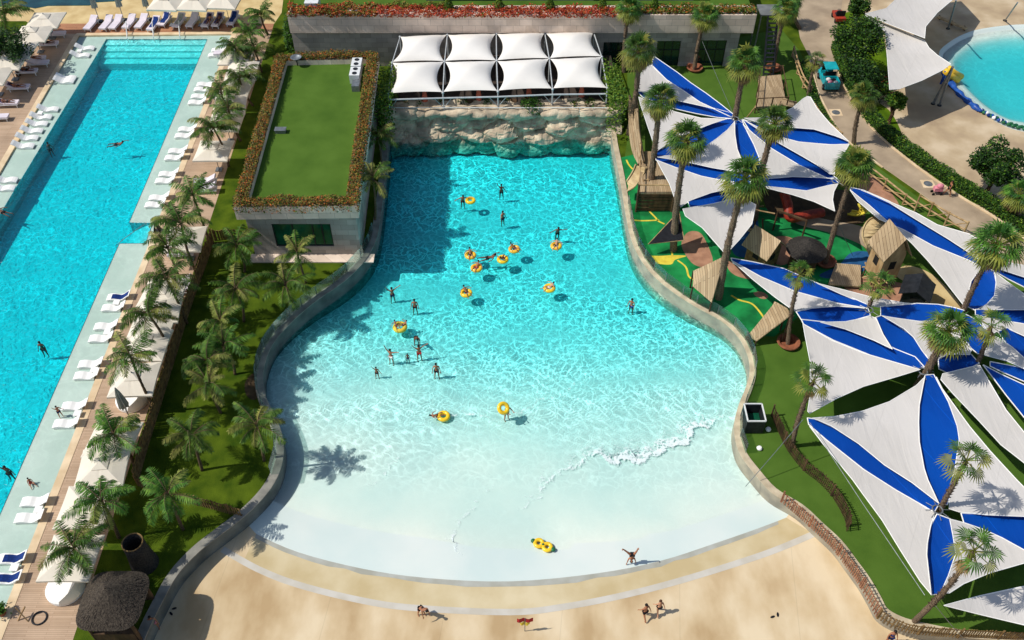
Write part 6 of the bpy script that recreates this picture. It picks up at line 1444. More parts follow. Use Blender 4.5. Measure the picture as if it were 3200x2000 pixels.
def hut(px, py, w, h, label, roof_m="play_wood", wall_m="wood_tan", rz=0.3, roof_h=1.3, eave=.35, apex=False, name="play_hut"):
    c = P(px, py, h); c = Vector((c.x, c.y, 0)); t = thing(name, c, label, "play hut"); ca, sa = cos(rz), sin(rz)
    R = lambda x, y, z: (c.x+x*ca-y*sa, c.y+x*sa+y*ca, z)
    mb = MB(); mb.box((c.x, c.y, h*.62), (w, w, h*.76), rz); wl = mb.build("wall", wall_m, t)
    for s, (dx, dy) in enumerate(((0, -1), (-1, 0))):
        mb = MB(); mb.box(R(dx*w/2*1.01, dy*w/2*1.01, h*.7), (w*.3 if dx == 0 else .05, .05 if dx == 0 else w*.3, h*.22), rz); mb.build("window", "dark_interior", t)
    e = w/2+eave
    for sg in (-1, 1):
        mb = MB()
        if apex: A = [R(-e, sg*e, h), R(e, sg*e, h), R(0, 0, h+roof_h)]; B = [R(sg*e, -e, h), R(sg*e, e, h), R(0, 0, h+roof_h)]; mb.add(A, [(0, 1, 2)]); mb.add(B, [(0, 1, 2)])
        else:
            A = [R(sg*e, -e, h-.1), R(sg*e, e, h-.1), R(0, e, h+roof_h), R(0, -e, h+roof_h)]; lo = [(x, y, z-.07) for x, y, z in A]; mb.add(A+lo, [(0, 1, 2, 3), (7, 6, 5, 4), (0, 4, 5, 1), (1, 5, 6, 2), (2, 6, 7, 3), (3, 7, 4, 0)])
        mb.build("roof_panel", roof_m, t)
    if not apex:
        for sg in (-1, 1): mb = MB(); mb.add([R(-w/2, sg*w/2, h), R(w/2, sg*w/2, h), R(0, sg*w/2, h+roof_h*.9)], [(0, 1, 2)]); mb.build("gable", wall_m, t)
    for dx in (-1, 1):
        for dy in (-1, 1): mb = MB(); q = R(dx*w*.46, dy*w*.46, 0); mb.tube([q, (q[0], q[1], h*.4)], .08, 6); mb.build("leg", "wood_dark", t)
    return t
hut(2390,765,1.9,2.3,"brown play hut with a tan plank roof beside the pyramid-shaped panel", rz=.7, wall_m="fence_wood")
hut(2782,775,1.8,3.6,"tall tan tower hut with a steep two-panel roof in the playground", rz=.25, roof_h=2.0)
c = P(2522,775,2.2); t = thing("thatched_play_hut", Vector((c.x, c.y, 0)), "round dark thatched play hut next to the tall leaning palm", "play hut"); thatch_roof(Vector((c.x, c.y, 0)), 1.55, 1.1, 2.0, t, "thatch_dark", 900)
mb = MB(); mb.lathe([(1.1, 0), (1.1, 2.1)], (c.x, c.y, 0), 14); mb.build("wall", "wood_dark", t)
t = thing("beam_frame", P(2450,720), "dark timber frame with hanging beam behind the thatched play hut", "frame")
for x, y in ((2415,720),(2503,752)): mb = MB(); p = P(x, y); mb.tube([p, p+Vector((0, 0, 2.2))], .08, 6); mb.build("post", "wood_dark", t)
mb = MB(); mb.beam(P(2415,720)+Vector((0, 0, 2.2)), P(2503,752)+Vector((0, 0, 2.2)), .16, .16); mb.build("beam", "wood_dark", t)
t = thing("plank_deck", P(2640,870), "low grey plank deck between the bowl palm and the tower hut", "deck"); mb = MB(); q = [P(2612,822,.4), P(2690,828,.4), P(2690,895,.4), P(2588,888,.4)]; mb.poly_prism([xy(p) for p in q], .25, .4); mb.build("planks", "play_wood", t)
mb = MB()
for p in q: mb.box((p.x, p.y, .12), (.12, .12, .24))
mb.build("feet", "wood_dark", t)
ramp([(2770,690,2.6),(2735,700,2.4),(2718,740,1.6),(2728,785,.5)], 1.3, "wide cream slide curving down from the tower hut", "slide_tan")
t = thing("log_climber", P(2730,850), "tangle of tan climbing logs below the tower hut", "climbing frame"); rr = random.Random(4)
for k in range(14):
    a = P(2690+rr.uniform(0, 80), 815+rr.uniform(0, 85), rr.uniform(0, 1.0)); b = P(2690+rr.uniform(0, 90), 815+rr.uniform(0, 85), rr.uniform(.2, 1.8)); mb = MB(); mb.tube([a, b], .06, 6); mb.build("log", "wood_tan", t)
t = thing("tube_slide", P(2500,690), "red tube slide in the shade below the far cluster of sails", "slide"); mb = MB(); mb.smooth = True
mb.tube(smooth_line([P(2450,600,2.6), P(2462,640,1.8), P(2470,680,1.1), P(2520,672,.8), P(2570,664,.6)], 6), .42, 12); mb.build("tube", "slide_red", t); mb = MB(); p = P(2450,610,0); mb.tube([p, p+Vector((0, 0, 2.5))], .09, 6); mb.build("post", "wood_dark", t)
pxsheet([(2395,585),(2500,615),(2620,665),(2600,700),(2480,690),(2400,660)], 0.02, "play_surface_patch", "soil")
ramp([(2690,635,1.4),(2700,655,1.1),(2680,668,.6),(2655,665,.3)], .7, "small yellow slide left of the log fence", "rubber_yellow")
hut(2868,900,1.7,2.0,"dark low playhouse in the shade above the level blue sail", "metal_dark", "metal_dark", rz=-.5, roof_h=.6)
p = P(2852,948); t = thing("white_bollard", p, "short white bollard beside the dark playhouse", "bollard"); mb = MB(); mb.lathe([(.2, 0), (.2, .9), (.16, .98), (0, 1)], p, 14); mb.build("body", "metal_white", t); mb = MB(); mb.lathe([(.26, 0), (.26, .06), (0, .06)], p, 14); mb.build("base", "metal_grey", t)
pxsheet([(2285,650),(2345,640),(2370,700),(2365,790),(2300,800),(2280,740)], 0.022, "play_surface_patch", "rubber_blue")
pxsheet([(2410,745),(2475,745),(2490,800),(2440,830),(2400,800)], 0.024, "play_surface_patch", "rubber_tan")
pxsheet([(2480,668),(2600,690),(2700,712),(2725,760),(2730,800),(2690,765),(2600,730),(2490,700)], 0.026, "play_path", "road_asphalt")
pxsheet([(2590,600),(2650,600),(2700,660),(2690,700),(2600,680)], 0.021, "play_surface_patch", "soil")
pxsheet([(2278,815),(2330,845),(2345,872),(2300,862),(2275,840)], 0.020, "play_surface_patch", "rubber_tan")
t = thing("rope_net_frame", P(2330,690), "weathered timber climbing frame with leaning poles under the far cluster", "climbing frame"); rr = random.Random(9)
for k in range(9):
    a = P(2300+rr.uniform(0, 95), 640+rr.uniform(0, 110), 0); mb = MB(); mb.tube([a, a+Vector((rr.uniform(-.5, .5), rr.uniform(-.4, .4), rr.uniform(1.4, 2.6)))], .07, 6); mb.build("pole", "wood_dark", t)
for k in range(5):
    a = P(2300+rr.uniform(0, 60), 650+rr.uniform(0, 100), rr.uniform(.8, 1.8)); mb = MB(); mb.tube([a, a+Vector((rr.uniform(1, 2.2), rr.uniform(-.5, .5), rr.uniform(-.3, .3)))], .06, 6); mb.build("crossbar", "wood_tan", t)
# upper deck with rails
t = thing("timber_platform", P(2405,290), "tan timber platform with posts on the turf behind the far hub palm", "platform"); q = [P(2372,238,.7), P(2440,232,.7), P(2458,330,.7), P(2362,335,.7)]
mb = MB(); mb.poly_prism([xy(p) for p in q], .5, .7); mb.build("deck", "play_wood", t)
for a, b in ((0, 1), (1, 2), (2, 3), (3, 0)):
    mb = MB(); mb.tube([q[a]+Vector((0, 0, 1)), q[b]+Vector((0, 0, 1))], .05, 6); mb.build("rail", "wood_dark", t)
    for f in (0, .5): p = q[a].lerp(q[b], f); mb = MB(); mb.tube([(p.x, p.y, 0), (p.x, p.y, 1.75)], .07, 6); mb.build("post", "wood_dark", t)
ramp([(2440,318,.8),(2470,325,.7),(2500,330,.2)], 1.1, "slatted gangway leading right from the timber platform", "play_wood", name="gangway")
t = thing("log_tripod", P(2355,350), "pale log tripod next to the far hub palm", "climbing frame")
for a in ((2330,372),(2380,362),(2362,330)):
    mb = MB(); mb.tube([P(*a), P(2360,335,1.9)], .07, 6); mb.build("leg", "wood_tan", t)
# cart
def cart():
    c = P(2585, 262, 0); c = Vector((c.x, c.y, 0)); t = thing("utility_cart", c, "small turquoise utility cart with an open loaded bed on the road", "cart"); S = lambda x, y, z: (c.x+x, c.y+y, z)
    L = MB(); L.box(S(0, 0, .55), (1.45, 3.3, .35)); L.box(S(0, 1.25, .85), (1.3, .8, .35), 0, .82); L.build("body", "teal_paint", t)
    L = MB(); L.box(S(0, .35, 1.95), (1.35, 1.5, .08), 0, .92); L.build("roof", "teal_paint", t)
    for x in (-.6, .6):
        for y in (-.3, 1.0): L = MB(); L.tube([S(x, y, .7), S(x*.95, y, 1.93)], .035, 6); L.build("roof_post", "metal_dark", t)
    L = MB(); L.box(S(0, 1.02, 1.35), (1.2, .03, .8)); L.build("windscreen", "glass_dark", t)
    L = MB(); L.box(S(0, .15, .95), (1.15, .5, .15)); L.box(S(0, -.12, 1.25), (1.15, .12, .5)); L.build("seat", "cloth_black", t)
    L = MB()
    for a, b, s in (((-.68, -1.0), 0, (.07, 1.35)), ((.68, -1.0), 0, (.07, 1.35)), ((0, -1.65), 0, (1.43, .07)), ((0, -.35), 0, (1.43, .07))): L.box(S(a[0], a[1], .92), (s[0], s[1], .4))
    L.build("bed_sides", "teal_paint", t)
    for x in (-.7, .7):
        for y in (-1.05, 1.1):
            W_ = MB(); W_.smooth = True
            W_.tube([S(x-.09, y, .3), S(x+.09, y, .3)], .3, 16); w = W_.build("wheel", "cloth_black", t)
            H2 = MB(); H2.tube([S(x-.1, y, .3), S(x+.1, y, .3)], .13, 10); o = H2.build("rim", "metal_grey", None); o.parent = w
            for v in o.data.vertices: v.co -= Vector(root_loc(w))
    for x in (-.42, .42): L = MB(); L.ball(S(x, 1.66, .82), (.1, .05, .1)); L.build("headlight", "metal_white", t)
    for i, (x, y, m_, l) in enumerate(((-.3, -.75, "cloth_white", "white"), (.2, -.9, "cloth_black", "black"), (-.2, -1.25, "cloth_pink", "pinkish"), (.3, -1.35, "cloth_white", "grey-white"))):
        b = MB(); b.smooth = True; b.ball(S(x, y, .98), (.28, .24, .2)); o = b.build("sack", m_); tag(o, "%s sack lying in the bed of the turquoise cart%s" % (l, ", by the tailgate" if l == "grey-white" else ""), "sack")
cart()
p = P(2618,62); t = thing("golf_buggy", p, "small dark open buggy parked by the big tree on the path", "buggy"); mb = MB(); mb.box((p.x, p.y, .5), (1.1, 2.0, .35)); mb.build("body", "slide_red", t)
mb = MB(); mb.box((p.x, p.y-.2, .85), (1.0, .5, .15)); mb.box((p.x, p.y-.45, 1.1), (1.0, .1, .45)); mb.build("seat", "cloth_black", t)
for dx in (-.5, .5):
    for dy in (-.7, .7): mb = MB(); mb.tube([(p.x+dx-.07, p.y+dy, .25), (p.x+dx+.07, p.y+dy, .25)], .25, 12); mb.build("wheel", "cloth_black", t)
mb = MB(); mb.tube([(p.x, p.y+.6, .6), (p.x, p.y+.35, 1.05)], .03, 6); mb.torus(.17, .025, (p.x, p.y+.33, 1.06), 12, 6); mb.build("steering_wheel", "metal_dark", t)
# manhole covers on the road
for (x, y, s) in ((2612,352,1.0),(2900,575,1.0)):
    p = P(x, y); mb = MB(); mb.box((p.x, p.y, .02), (1.15, 1.15, .02)); o = mb.build("manhole_frame", "coping"); t = thing("manhole_cover", p, "round cover in a pale square frame on the road, %s" % ("below the cart" if y < 400 else "beside the pushchair"), "manhole cover"); o.parent = t; o.location = (0, 0, 0)
    for v in o.data.vertices: v.co -= p
    mb = MB(); mb.lathe([(.4, 0), (.4, .035), (0, .04)], (p.x, p.y, .012), 20); mb.build("lid", "metal_grey", t)
# yellow slides and blue wave border at the round pool
for i, (a, b) in enumerate((((2962,212,1.6),(3004,240,.1)), ((2955,222,1.5),(2994,250,.1)))):
    A, B = P(*a), P(*b); t = thing("yellow_slide", Vector((A.x, A.y, 0)), "%s yellow slide dropping into the round pool" % ("right-hand" if i == 0 else "left-hand"), "slide", "twin yellow slides"); mb = MB(); mb.smooth = True; mb.tube([A, A.lerp(B, .5)+Vector((0, 0, -.1)), B], .33, 10); mb.build("tube", "yellow_plastic", t)
    mb = MB(); mb.tube([(A.x, A.y, 0), A], .12, 6); mb.build("support", "blue_plastic", t)
ln = smooth_line([P(x, y, .15) for x, y in ((2950,225),(2975,265),(3005,300),(3035,325),(3060,345))], 6); t = thing("blue_kerb_slide", ln[0].copy(), "blue moulded play kerb along the lower edge of the round pool", "play kerb"); mb = MB(); mb.smooth = True; mb.tube(ln, [.3+.08*sin(i*1.3) for i in range(len(ln))], 8); mb.build("moulding", "blue_plastic", t)
ln = smooth_line([P(x, y, .1) for x, y in ((3062,346),(3100,366),(3140,385),(3180,398),(3230,410))], 8); t = thing("floating_rope", ln[0].copy(), "bundle of blue and green lane floats lying on the round pool's edge", "lane rope")
for k in range(0, len(ln)-1): 
    mb = MB(); mb.smooth = True; mb.ball(ln[k]+Vector((0, .12*(k % 3-1), .1)), (.26, .2, .18)); mb.build("float", ["blue_plastic", "lounger_white", "towel_blue", "ring_green"][k % 4 if k < 18 else 3], t)
t = thing("bench", P(2965,75), "long pale bench in the shade near the round pool", "bench"); mb = MB(); mb.beam(P(2930,52,.45), P(3020,90,.45), .5, .08); mb.build("seat", "wood_tan", t)
for x, y in ((2936,55),(2975,72),(3014,88)): mb = MB(); mb.box(tuple(P(x, y, .2)), (.1, .45, .4)); mb.build("leg", "wood_dark", t)
# =====================================================================
#                     PEOPLE, RINGS
# =====================================================================
def skin(name, verts, edges, m, sub=1):
    me = bpy.data.meshes.new(name); me.from_pydata([v[:3] for v in verts], edges, []); o = bpy.data.objects.new(name, me); COL.objects.link(o)
    md = o.modifiers.new("s", 'SKIN'); sv = me.skin_vertices[0].data
    for i, v in enumerate(verts): r = v[3]; sv[i].radius = (r if isinstance(r, tuple) else (r, r)); sv[i].use_root = (i == 0)
    if sub: s2 = o.modifiers.new("u", 'SUBSURF'); s2.levels = sub; s2.render_levels = sub
    bpy.context.view_layer.update(); dg = bpy.context.evaluated_depsgraph_get(); me2 = bpy.data.meshes.new_from_object(o.evaluated_get(dg)); me2.name = name
    bpy.data.objects.remove(o); me2.materials.clear(); me2.materials.append(M[m])
    for p_ in me2.polygons: p_.use_smooth = True
    return me2
def V(*a): return Vector(a)
def make_pose(torso=V(0, 0, 1), ua=(V(-.3, 0, -1), V(.3, 0, -1)), fa=None, th=(V(-.08, 0, -1), V(.08, 0, -1)), sh=None, head=None, sx=1.0, woman=False, child=False):
    """directions of torso, upper arms, forearms, thighs and shins; y = -1 faces the viewer"""
    fa = fa or ua; sh = sh or th; torso = torso.normalized(); head = (head or torso).normalized(); side = V(1, 0, 0)
    if abs(torso.x) > .8: side = V(0, 1, 0)
    vs = []; es = []
    def a(p, r, par=None):
        vs.append((p.x, p.y, p.z, r)); i = len(vs)-1
        if par is not None: es.append((par, i))
        return i
    pv = V(0, 0, 0); hipw = .10 if not woman else .11
    i0 = a(pv, (.13, .10)); b1_ = pv+torso*.17; i1 = a(b1_, (.115 if not woman else .10, .085), i0); ch = pv+torso*.38; i2 = a(ch, (.15 if not woman else .13, .10), i1)
    nk = pv+torso*.53; i3 = a(nk, .052, i2); hd = nk+head*.12; i4 = a(hd, (.082, .095), i3); i5 = a(hd+head*.11, (.07, .08), i4)
    J = {"head": hd+head*.06, "headdir": head, "pelvis": pv, "chest": ch, "side": side}
    fr = torso.cross(side).normalized()
    nose = hd+head*.04+fr*.105; a(nose, .014, i4)
    for k, s in ((0, -1), (1, 1)):
        u = ua[k].normalized(); f = fa[k].normalized(); S = pv+torso*.46+side*s*.17; j = a(S, .058, i2); e = S+u*.28; j = a(S+u*.13, .048, j); j = a(e, .038, j); w = e+f*.24; j = a(e+f*.1, .036, j); j = a(w, .025, j)
        pc = w+f*.07; j = a(pc, (.038, .02), j)
        sd = f.cross(V(0, 0, 1)); sd = (V(1, 0, 0) if sd.length < .1 else sd.normalized())
        for q, ln_ in ((-.032, .055), (-.011, .068), (.011, .072), (.032, .062)): k2 = a(pc+f*.035+sd*q, .0095, j); a(pc+f*(.035+ln_)+sd*q*1.3-V(0, 0, .012), .008, k2)
        k2 = a(w+f*.03+sd*s*.035, .011, j-0); a(w+f*.07+sd*s*.06, .009, k2)
        T = th[k].normalized(); H = sh[k].normalized(); hp = pv+side*s*hipw-torso*.05; j = a(hp, .092, i0); kn = hp+T*.42; j = a(hp+T*.2, .078, j); j = a(kn, .056, j); an = kn+H*.40; j = a(kn+H*.14, .055, j); j = a(an, .036, j)
        ft = V(0, -1, 0) if abs(H.z) > .5 else H.cross(side).normalized()*-1
        j = a(an+H*.05+ft*.06, .036, j); a(an+H*.055+ft*.15, .028, j)
        J["hip%d" % k] = hp; J["th%d" % k] = T; J["foot%d" % k] = an+H*.08
    return vs, es, J
RZX = {}
def pose_meshes(key, kw, skinm, woman):
    vs, es, J = make_pose(woman=woman, **kw); body = skin("person_body", vs, es, skinm)
    hv = J["head"]; h = MB(); h.smooth = True
    fr = J["headdir"].cross(J["side"]).normalized(); cc = hv+J["headdir"]*.035-fr*.02
    h.ball(cc, (.1, .1, .1), 12, 8)
    if woman: h.ball(cc-fr*.06-J["headdir"]*.12, (.08, .06, .15), 10, 6)
    ho = h.build("hair", "hair_dark"); hair = ho.data; bpy.data.objects.remove(ho)
    s1 = [(0, 0, 0, (.145, .118))]; e1 = []
    for k in (0, 1):
        p = J["hip%d" % k]; q = p+J["th%d" % k]*(.2 if not woman else .05); s1.append((*p, .102)); s1.append((*q, .095 if not woman else .098)); e1 += [(0, 1+2*k), (1+2*k, 2+2*k)]
    sw = skin("swimwear", s1, e1, "cloth_black")
    return body, hair, sw, J
POSES = {
 "stand": dict(ua=(V(-.35, -.1, -1), V(.35, -.1, -1)), fa=(V(-.2, -.4, -1), V(.2, -.4, -1))),
 "walk": dict(ua=(V(-.3, .4, -1), V(.3, -.4, -1)), fa=(V(-.2, .2, -1), V(.2, -.7, -1)), th=(V(-.05, -.45, -1), V(.05, .4, -1)), sh=(V(-.05, -.1, -1), V(.05, .6, -1))),
 "arms_up": dict(ua=(V(-.7, 0, .8), V(.8, 0, .5)), fa=(V(-.4, 0, 1), V(.9, 0, .4))),
 "one_up": dict(ua=(V(-.5, -.2, .9), V(.4, 0, -1)), fa=(V(-.3, -.3, 1), V(.5, -.3, -.6))),
 "reach": dict(torso=V(.1, -.25, 1), ua=(V(-.8, -.3, -.2), V(.9, -.2, .1)), fa=(V(-.7, -.5, -.1), V(1, 0, .2))),
 "bend": dict(torso=V(.25, -.75, .65), ua=(V(-.1, -.5, -1), V(.2, -.5, -1)), fa=(V(0, -.2, -1), V(0, -.2, -1)), th=(V(-.1, .1, -1), V(.12, -.1, -1))),
 "ring_sit": dict(torso=V(0, .75, .66), ua=(V(-.9, -.1, -.1), V(.9, -.1, -.1)), fa=(V(-.5, -.6, -.1), V(.5, -.6, -.1)), th=(V(-.15, -.9, .35), V(.15, -.9, .35)), sh=(V(-.15, -.7, -.5), V(.2, -.7, -.4)), head=V(0, .4, .9)),
 "swim": dict(torso=V(0, .98, .18), ua=(V(-.6, .8, .1), V(.7, -.4, 0)), fa=(V(-.2, 1, 0), V(.4, -.8, 0)), th=(V(-.15, -1, -.1), V(.18, -1, -.2)), sh=(V(-.1, -1, -.1), V(.15, -1, 0)), head=V(0, .6, .8)),
 "lie": dict(torso=V(0, .93, .36), ua=(V(-.4, -.6, -.2), V(.5, -.4, -.2)), fa=(V(-.1, -1, .1), V(.3, -.8, .1)), th=(V(-.08, -1, .02), V(.1, -.95, .3)), sh=(V(-.06, -1, -.02), V(.05, -.9, -.35)), head=V(0, .8, .6)),
 "sit": dict(torso=V(0, .15, 1), ua=(V(-.3, -.3, -1), V(.3, -.4, -1)), fa=(V(-.1, -.8, -.6), V(.1, -.8, -.5)), th=(V(-.25, -1, .15), V(.25, -1, .2)), sh=(V(-.2, -.8, -.45), V(.2, -.8, -.5))),
 "handstand": dict(torso=V(.05, 0, -1), ua=(V(-.25, -.1, -1), V(.3, 0, -1)), fa=(V(-.15, -.1, -1), V(.2, 0, -1)), th=(V(-.75, .05, .9), V(.35, 0, 1)), sh=(V(-.8, .05, .9), V(.15, 0, 1)), head=V(0, -.4, -.9)),
 "hold": dict(torso=V(.05, -.1, 1), ua=(V(-.2, -.9, -.3), V(.2, -.9, -.3)), fa=(V(.2, -.9, .3), V(-.1, -.9, .2)))}
cache = {}
def person(pose, loc, label, rz=0.0, sc=1.0, skinm="skin_tan", hairm="hair_dark", cloth="cloth_black", woman=False, dz=None, top=None, grp=None):
    key = (pose, skinm, woman)
    if key not in cache: cache[key] = pose_meshes(key, POSES[pose], skinm, woman)
    body, hair, sw, J = cache[key]
    t = bpy.data.objects.new("person", body); COL.objects.link(t); tag(t, label, "person", grp); lo = min(v.co.z for v in body.vertices)
    t.location = (loc[0], loc[1], loc[2]+((-lo)*sc if dz is None else dz)); t.rotation_euler = (0, 0, rz); t.scale = (sc,)*3
    def child(me, nm, m):
        o = bpy.data.objects.new(nm, me); COL.objects.link(o); o.parent = t
        if me.materials[0] != M[m]:
            me2 = RZX.get((me.name, m)) or me.copy(); RZX[(me.name, m)] = me2; me2.materials.clear(); me2.materials.append(M[m]); o.data = me2
        return o
    child(hair, "hair", hairm); child(sw, "swimwear", cloth)
    if woman or top:
        k2 = key+("top",)
        if k2 not in cache:
            c_ = J["chest"]; tdir = (c_-J["pelvis"]).normalized(); cache[k2] = skin("swim_top", [(*(c_-tdir*(.04 if not top else .3)), (.14 if not top else .135, .112)), (*(c_+tdir*.05), (.155, .118))], [(0, 1)], "cloth_black")
        child(cache[k2], "swim_top", top or cloth)
    return t
def ring(px, py, z, label, m="ring_yellow", sc=1.0, tilt=(0, 0), grp="yellow swim rings"):
    p = P(px, py, z+.12); mb = MB(); mb.smooth = True; mb.torus(.42, .19, (0, 0, 0), 32, 12); o = mb.build("swim_ring", m); o.location = (p.x, p.y, z+.1); o.scale = (sc*.8,)*3; o.rotation_euler = (tilt[0], tilt[1], 0); tag(o, label, "swim ring", grp); return o
def ringer(px, py, label, rl, m="ring_yellow", rz=0.0, skinm="skin_tan", cloth="cloth_black", woman=False, sc=1.05):
    o = ring(px, py, WZ, rl, m, sc); p = o.location; person("ring_sit", (p.x, p.y, p.z), label, rz, .78, skinm, cloth=cloth, woman=woman, dz=.12, top=None)
def stand_at(px, py, pose, label, zf=None, **k):
    z = zf if zf is not None else None
    q = P(px, py, WZ); fz = floor_z(q.x, q.y) if z is None else z
    for _ in range(4): q = P(px, py, max(fz, WZ-1.15) if z is None else z); fz = floor_z(q.x, q.y) if z is None else z
    return person(pose, (q.x, q.y, max(fz, WZ-1.15) if z is None else z), label, **k)
ring(1470,626,WZ,"empty yellow ring floating farthest back in the wave pool")
ringer(1470,797,"person in dark swimwear lying in the left-hand ring of the middle group","orange ring farthest left in the middle group of the wave pool","ring_orange",.2)
ringer(1489,837,"person lying in the orange ring nearest the viewer within the middle group","orange ring just below the left one in the middle group","ring_orange",-.5,cloth="cloth_red")
ringer(1571,810,"person with arms over a yellow ring beside the swimmer","yellow ring next to the swimmer in the middle group","ring_yellow",2.6)
ringer(1607,778,"person in the orange ring at the top of the middle group","orange ring highest in the middle group","ring_orange",1.0,cloth="cloth_navy")
ringer(1738,768,"person seated in the yellow ring below a standing bather on the right","orange ring under the standing bather on the right","ring_orange",-.2,"skin_fair")
ringer(1457,915,"person in a yellow ring by themselves below the middle group","yellow ring alone below the middle group","ring_yellow",.6)
ringer(1717,900,"person curled in the yellow ring on the right of the wave pool","bright yellow ring alone at the right centre of the wave pool","ring_yellow",-1.2,"skin_fair","cloth_white")
o = ring(1250,1022,WZ,"large pale yellow ring carrying two children on the left of the wave pool","rubber_yellow",1.2)
for i, (dx, r_) in enumerate(((-.28, .5), (.28, -1.2))): person("ring_sit", (o.location.x+dx, o.location.y+.1*i, o.location.z), "child %s in the large pale yellow ring" % ("on the left" if i == 0 else "on the right"), r_, .62, "skin_tan", dz=.2, cloth="cloth_navy")
o = ring(1386,1300,WZ,"yellow ring with a child leaning on its left side in the shallows"); person("lie", (o.location.x-.5, o.location.y, WZ), "child leaning on the left of the yellow ring in the shallows", 1.9, .75, "skin_tan", dz=.18)
stand_at(1583,1312,"hold","person standing in the shallows holding a yellow ring overhead",skinm="skin_tan",cloth="cloth_navy",rz=.6); ring(1573,1275,WZ+1.35,"yellow ring held up by the person standing in the shallows",tilt=(.5,.5))
# double ring
p = P(1697,1704,-1.05); t = thing("double_tube", Vector((p.x, p.y, -1.15)), "yellow double tube with green ends resting on the wet beach", "double tube")
for s in (-1, 1): mb = MB(); mb.smooth = True; c_ = (p.x+s*.27, p.y-s*.14, -1.02); mb.torus(.25, .13, c_, 26, 10, .85); mb.build("tube", "ring_yellow", t)
for s in (-1, 1): mb = MB(); mb.smooth = True; mb.ball((p.x+s*.63, p.y-s*.31, -1.02), (.17, .17, .11)); mb.build("handle", "ring_green", t)
mb = MB(); mb.smooth = True; mb.ball((p.x, p.y, -.93), (.1, .08, .07)); mb.build("clasp", "ring_green", t)
dk = dict(skinm="skin_dark")
stand_at(1567,622,"one_up","bather farthest back raising an arm in the wave pool",**dk)
stand_at(1447,652,"reach","bather standing left of the farthest empty ring",cloth="cloth_red")
stand_at(1571,706,"stand","bather standing below the one with raised arm",cloth="cloth_navy",rz=.8)
stand_at(1741,752,"reach","bather standing behind the right-hand orange ring",**dk)
q = P(1525,806,WZ); person("swim", (q.x, q.y, WZ), "swimmer stretched out between the rings of the middle group", -1.4, 1.0, "skin_dark", dz=.02)
stand_at(1229,945,"arms_up","bather with one arm out at the left of the wave pool",skinm="skin_tan",cloth="cloth_navy",rz=.4)
stand_at(1299,982,"stand","bather in dark trunks standing above the large pale ring",skinm="skin_tan")
stand_at(1303,1080,"bend","bather crouching just right of the large pale ring's shadow",skinm="skin_dark")
stand_at(1225,1138,"arms_up","bather with arms flung wide at the left of the shallow group",cloth="cloth_white",rz=-.4)
stand_at(1312,1126,"arms_up","bather with arms raised at the right of the shallow group",skinm="skin_tan",cloth="cloth_red",rz=.3)
stand_at(1276,1133,"stand","small child between the two bathers of the shallow group",sc=.6,skinm="skin_dark",cloth="cloth_navy")
stand_at(1180,1182,"one_up","child lifting a hand on the far left of the shallow group",sc=.75)
stand_at(1366,1182,"stand","bather in dark shorts standing alone below the shallow group",skinm="skin_tan",cloth="cloth_black")
stand_at(1970,980,"stand","bather alone at the right side of the wave pool",skinm="skin_tan",cloth="towel_blue",rz=-.6)
PZ = -1.14
person("handstand", tuple(P(1970,1762,PZ)), "person in black swimwear doing a handstand at the water's edge", 0, 1.0, "skin_tan", woman=True)
person("bend", tuple(P(1318,1922,PZ)), "adult in a dark top bending over on the plaza strip", .5, 1.0, "skin_tan", cloth="cloth_black", top="cloth_black")
person("walk", tuple(P(2012,1930,PZ)), "bare-chested man in dark trunks walking on the plaza", -2.6, 1.0, "skin_tan")
person("walk", tuple(P(2056,1916,PZ)), "woman in a dark bikini with brown hair walking on the plaza", -2.9, .95, "skin_fair", "hair_brown", "cloth_black", True)
person("stand", tuple(P(490,1965,PZ)), "person in a pale top beside the bottom left plaza wall", .3, .95, "skin_tan", cloth="cloth_pink", top="cloth_white")
p = P(2790,1985,0); person("stand", (p.x, p.y, -1.14), "person in blue behind the brown picket fence corner", 0, 1.0, "skin_tan", cloth="cloth_navy", top="towel_blue")
# left swimming pool
q = P(127,1078,-.1); person("stand", (q.x, q.y, -1.45), "bather standing in the left swimming pool", 0, 1.0, "skin_dark")
q = P(365,450,-.1); person("swim", (q.x, q.y, -.1), "swimmer gliding along the middle of the left swimming pool", -1.5, 1.0, "skin_dark", dz=-.02)
q = P(150,452,-.1); person("stand", (q.x, q.y, -1.5), "bather by the shaded left wall of the swimming pool", 1, .95, "skin_dark")
q = P(8,662,-.1); person("swim", (q.x, q.y, -.1), "swimmer at the left edge of the photograph", 1.2, 1.0, "skin_dark", dz=-.02)
q = P(20,1468,-.1); person("one_up", (q.x, q.y, -1.4), "bather low in the water near the bottom left shelf", 0, 1.0, "skin_dark")
q = P(98,1512,-.1); person("sit", (q.x, q.y, -.14), "small child in red sitting on the right pool shelf", .8, .6, "skin_tan", cloth="cloth_red", top="cloth_red")
q = P(192,1302,-.1); person("one_up", (q.x, q.y, -.14), "thin child walking on the shelf towards the loungers", .9, .72, "skin_tan", cloth="cloth_navy")
for i, (x, y, sk, w_) in enumerate(((655,65,"skin_tan",True),(684,65,"skin_dark",False),(148,134,"skin_dark",False),(105,182,"skin_tan",True),(82,220,"skin_dark",False),(56,271,"skin_tan",True),(22,320,"skin_dark",False))):
    q = P(x, y, .5); far = i < 2; person("lie", (q.x, q.y, .52), "sunbather lying on the %s" % (["tenth lounger of the far row", "eleventh lounger of the far row", "second shaded lounger of the left deck", "tan towel of the left deck", "fifth shaded lounger of the left deck", "sixth shaded lounger of the left deck", "seventh shaded lounger of the left deck"][i]), 0 if far else radians(90), .95, sk, woman=w_, dz=.08)
q = P(2958,612); person("walk", tuple(q), "person pushing a pink pushchair along the road", 1.6, 1.0, "skin_tan", cloth="cloth_black", top="cloth_black")
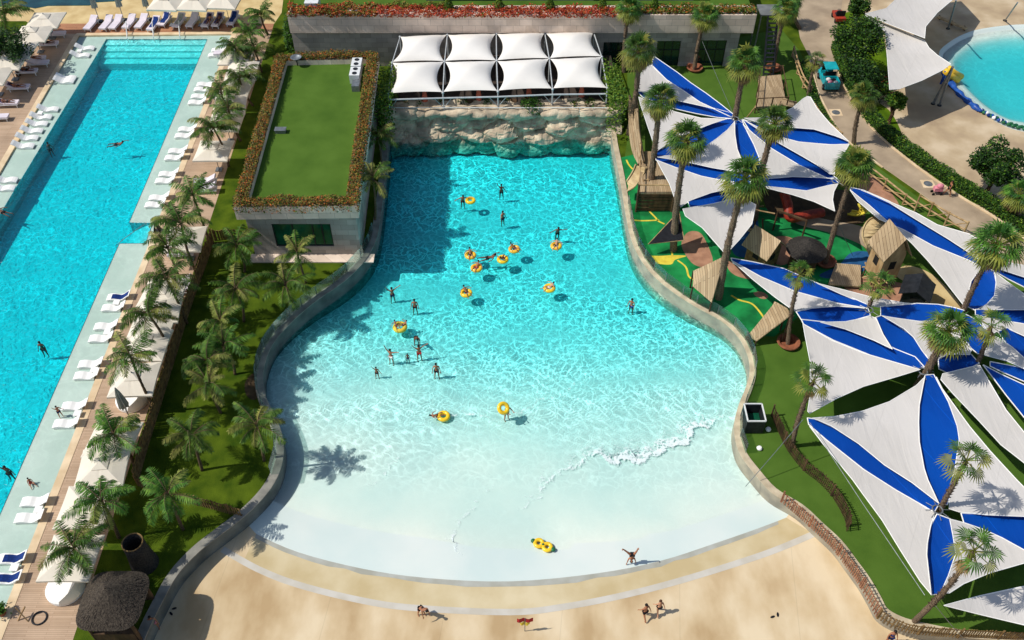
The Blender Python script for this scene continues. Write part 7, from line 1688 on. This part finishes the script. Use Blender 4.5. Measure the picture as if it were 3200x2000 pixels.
q = P(2925,606); t = thing("pushchair", q, "pink pushchair on the road above the criss-cross fence", "pushchair")
mb = MB(); mb.box((q.x, q.y, .6), (.75, .45, .35)); mb.build("seat", "cloth_pink", t); mb = MB(); mb.smooth = True; mb.ball((q.x+.1, q.y, .9), (.34, .26, .24)); mb.build("hood", "cloth_pink", t)
mb = MB(); mb.tube([(q.x+.3, q.y-.2, .7), (q.x+.62, q.y-.2, 1.02), (q.x+.62, q.y+.2, 1.02), (q.x+.3, q.y+.2, .7)], .02, 5); mb.build("handle", "metal_dark", t)
for dx in (-.35, .35):
    for dy in (-.22, .22): mb = MB(); mb.tube([(q.x+dx, q.y+dy-.025, .14), (q.x+dx, q.y+dy+.025, .14)], .14, 10); mb.build("wheel", "cloth_black", t)
# flag, sandals
p = P(1640,1972,PZ); t = thing("beach_flag", p, "red and yellow lifeguard flag on a short pole at the bottom of the plaza", "flag"); mb = MB(); mb.tube([p, p+V(0, 0, 1.7)], .025, 6); mb.build("pole", "metal_grey", t)
for k, (m_, z0, z1) in enumerate((("cloth_red", 1.25, 1.7), ("rubber_yellow", .85, 1.25))):
    mb = MB(); N = 8
    vs = [(p.x-.48+.96*i/N, p.y-.05*sin(i*1.4)-.2*(z-1.7)*(-1)*.2, p.z+z+(.12*((i/N-.5)**2)*4 if z < 1.2 else 0)) for z in (z0, z1) for i in range(N+1)]
    if m_ != "cloth_red": vs = [((x-p.x)*.6+p.x, y, z) for x, y, z in vs]
    mb.add(vs, [(i, i+1, N+2+i, N+1+i) for i in range(N)]); mb.build("stripe", m_, t)
for i, (x, y, l) in enumerate(((2414,1928,"left sandal of the black pair on the plaza"),(2430,1921,"right sandal of the black pair on the plaza"),(535,1918,"dark sandal in the wall's shade on the plaza"),(545,1902,"second dark sandal in the wall's shade"))):
    p = P(x, y, PZ); mb = MB(); mb.smooth = True; mb.ball((0, 0, .03), (.16, .07, .03)); o = mb.build("sandal", "cloth_black"); o.location = p; o.rotation_euler = (0, 0, .4+i); tag(o, l, "sandal")
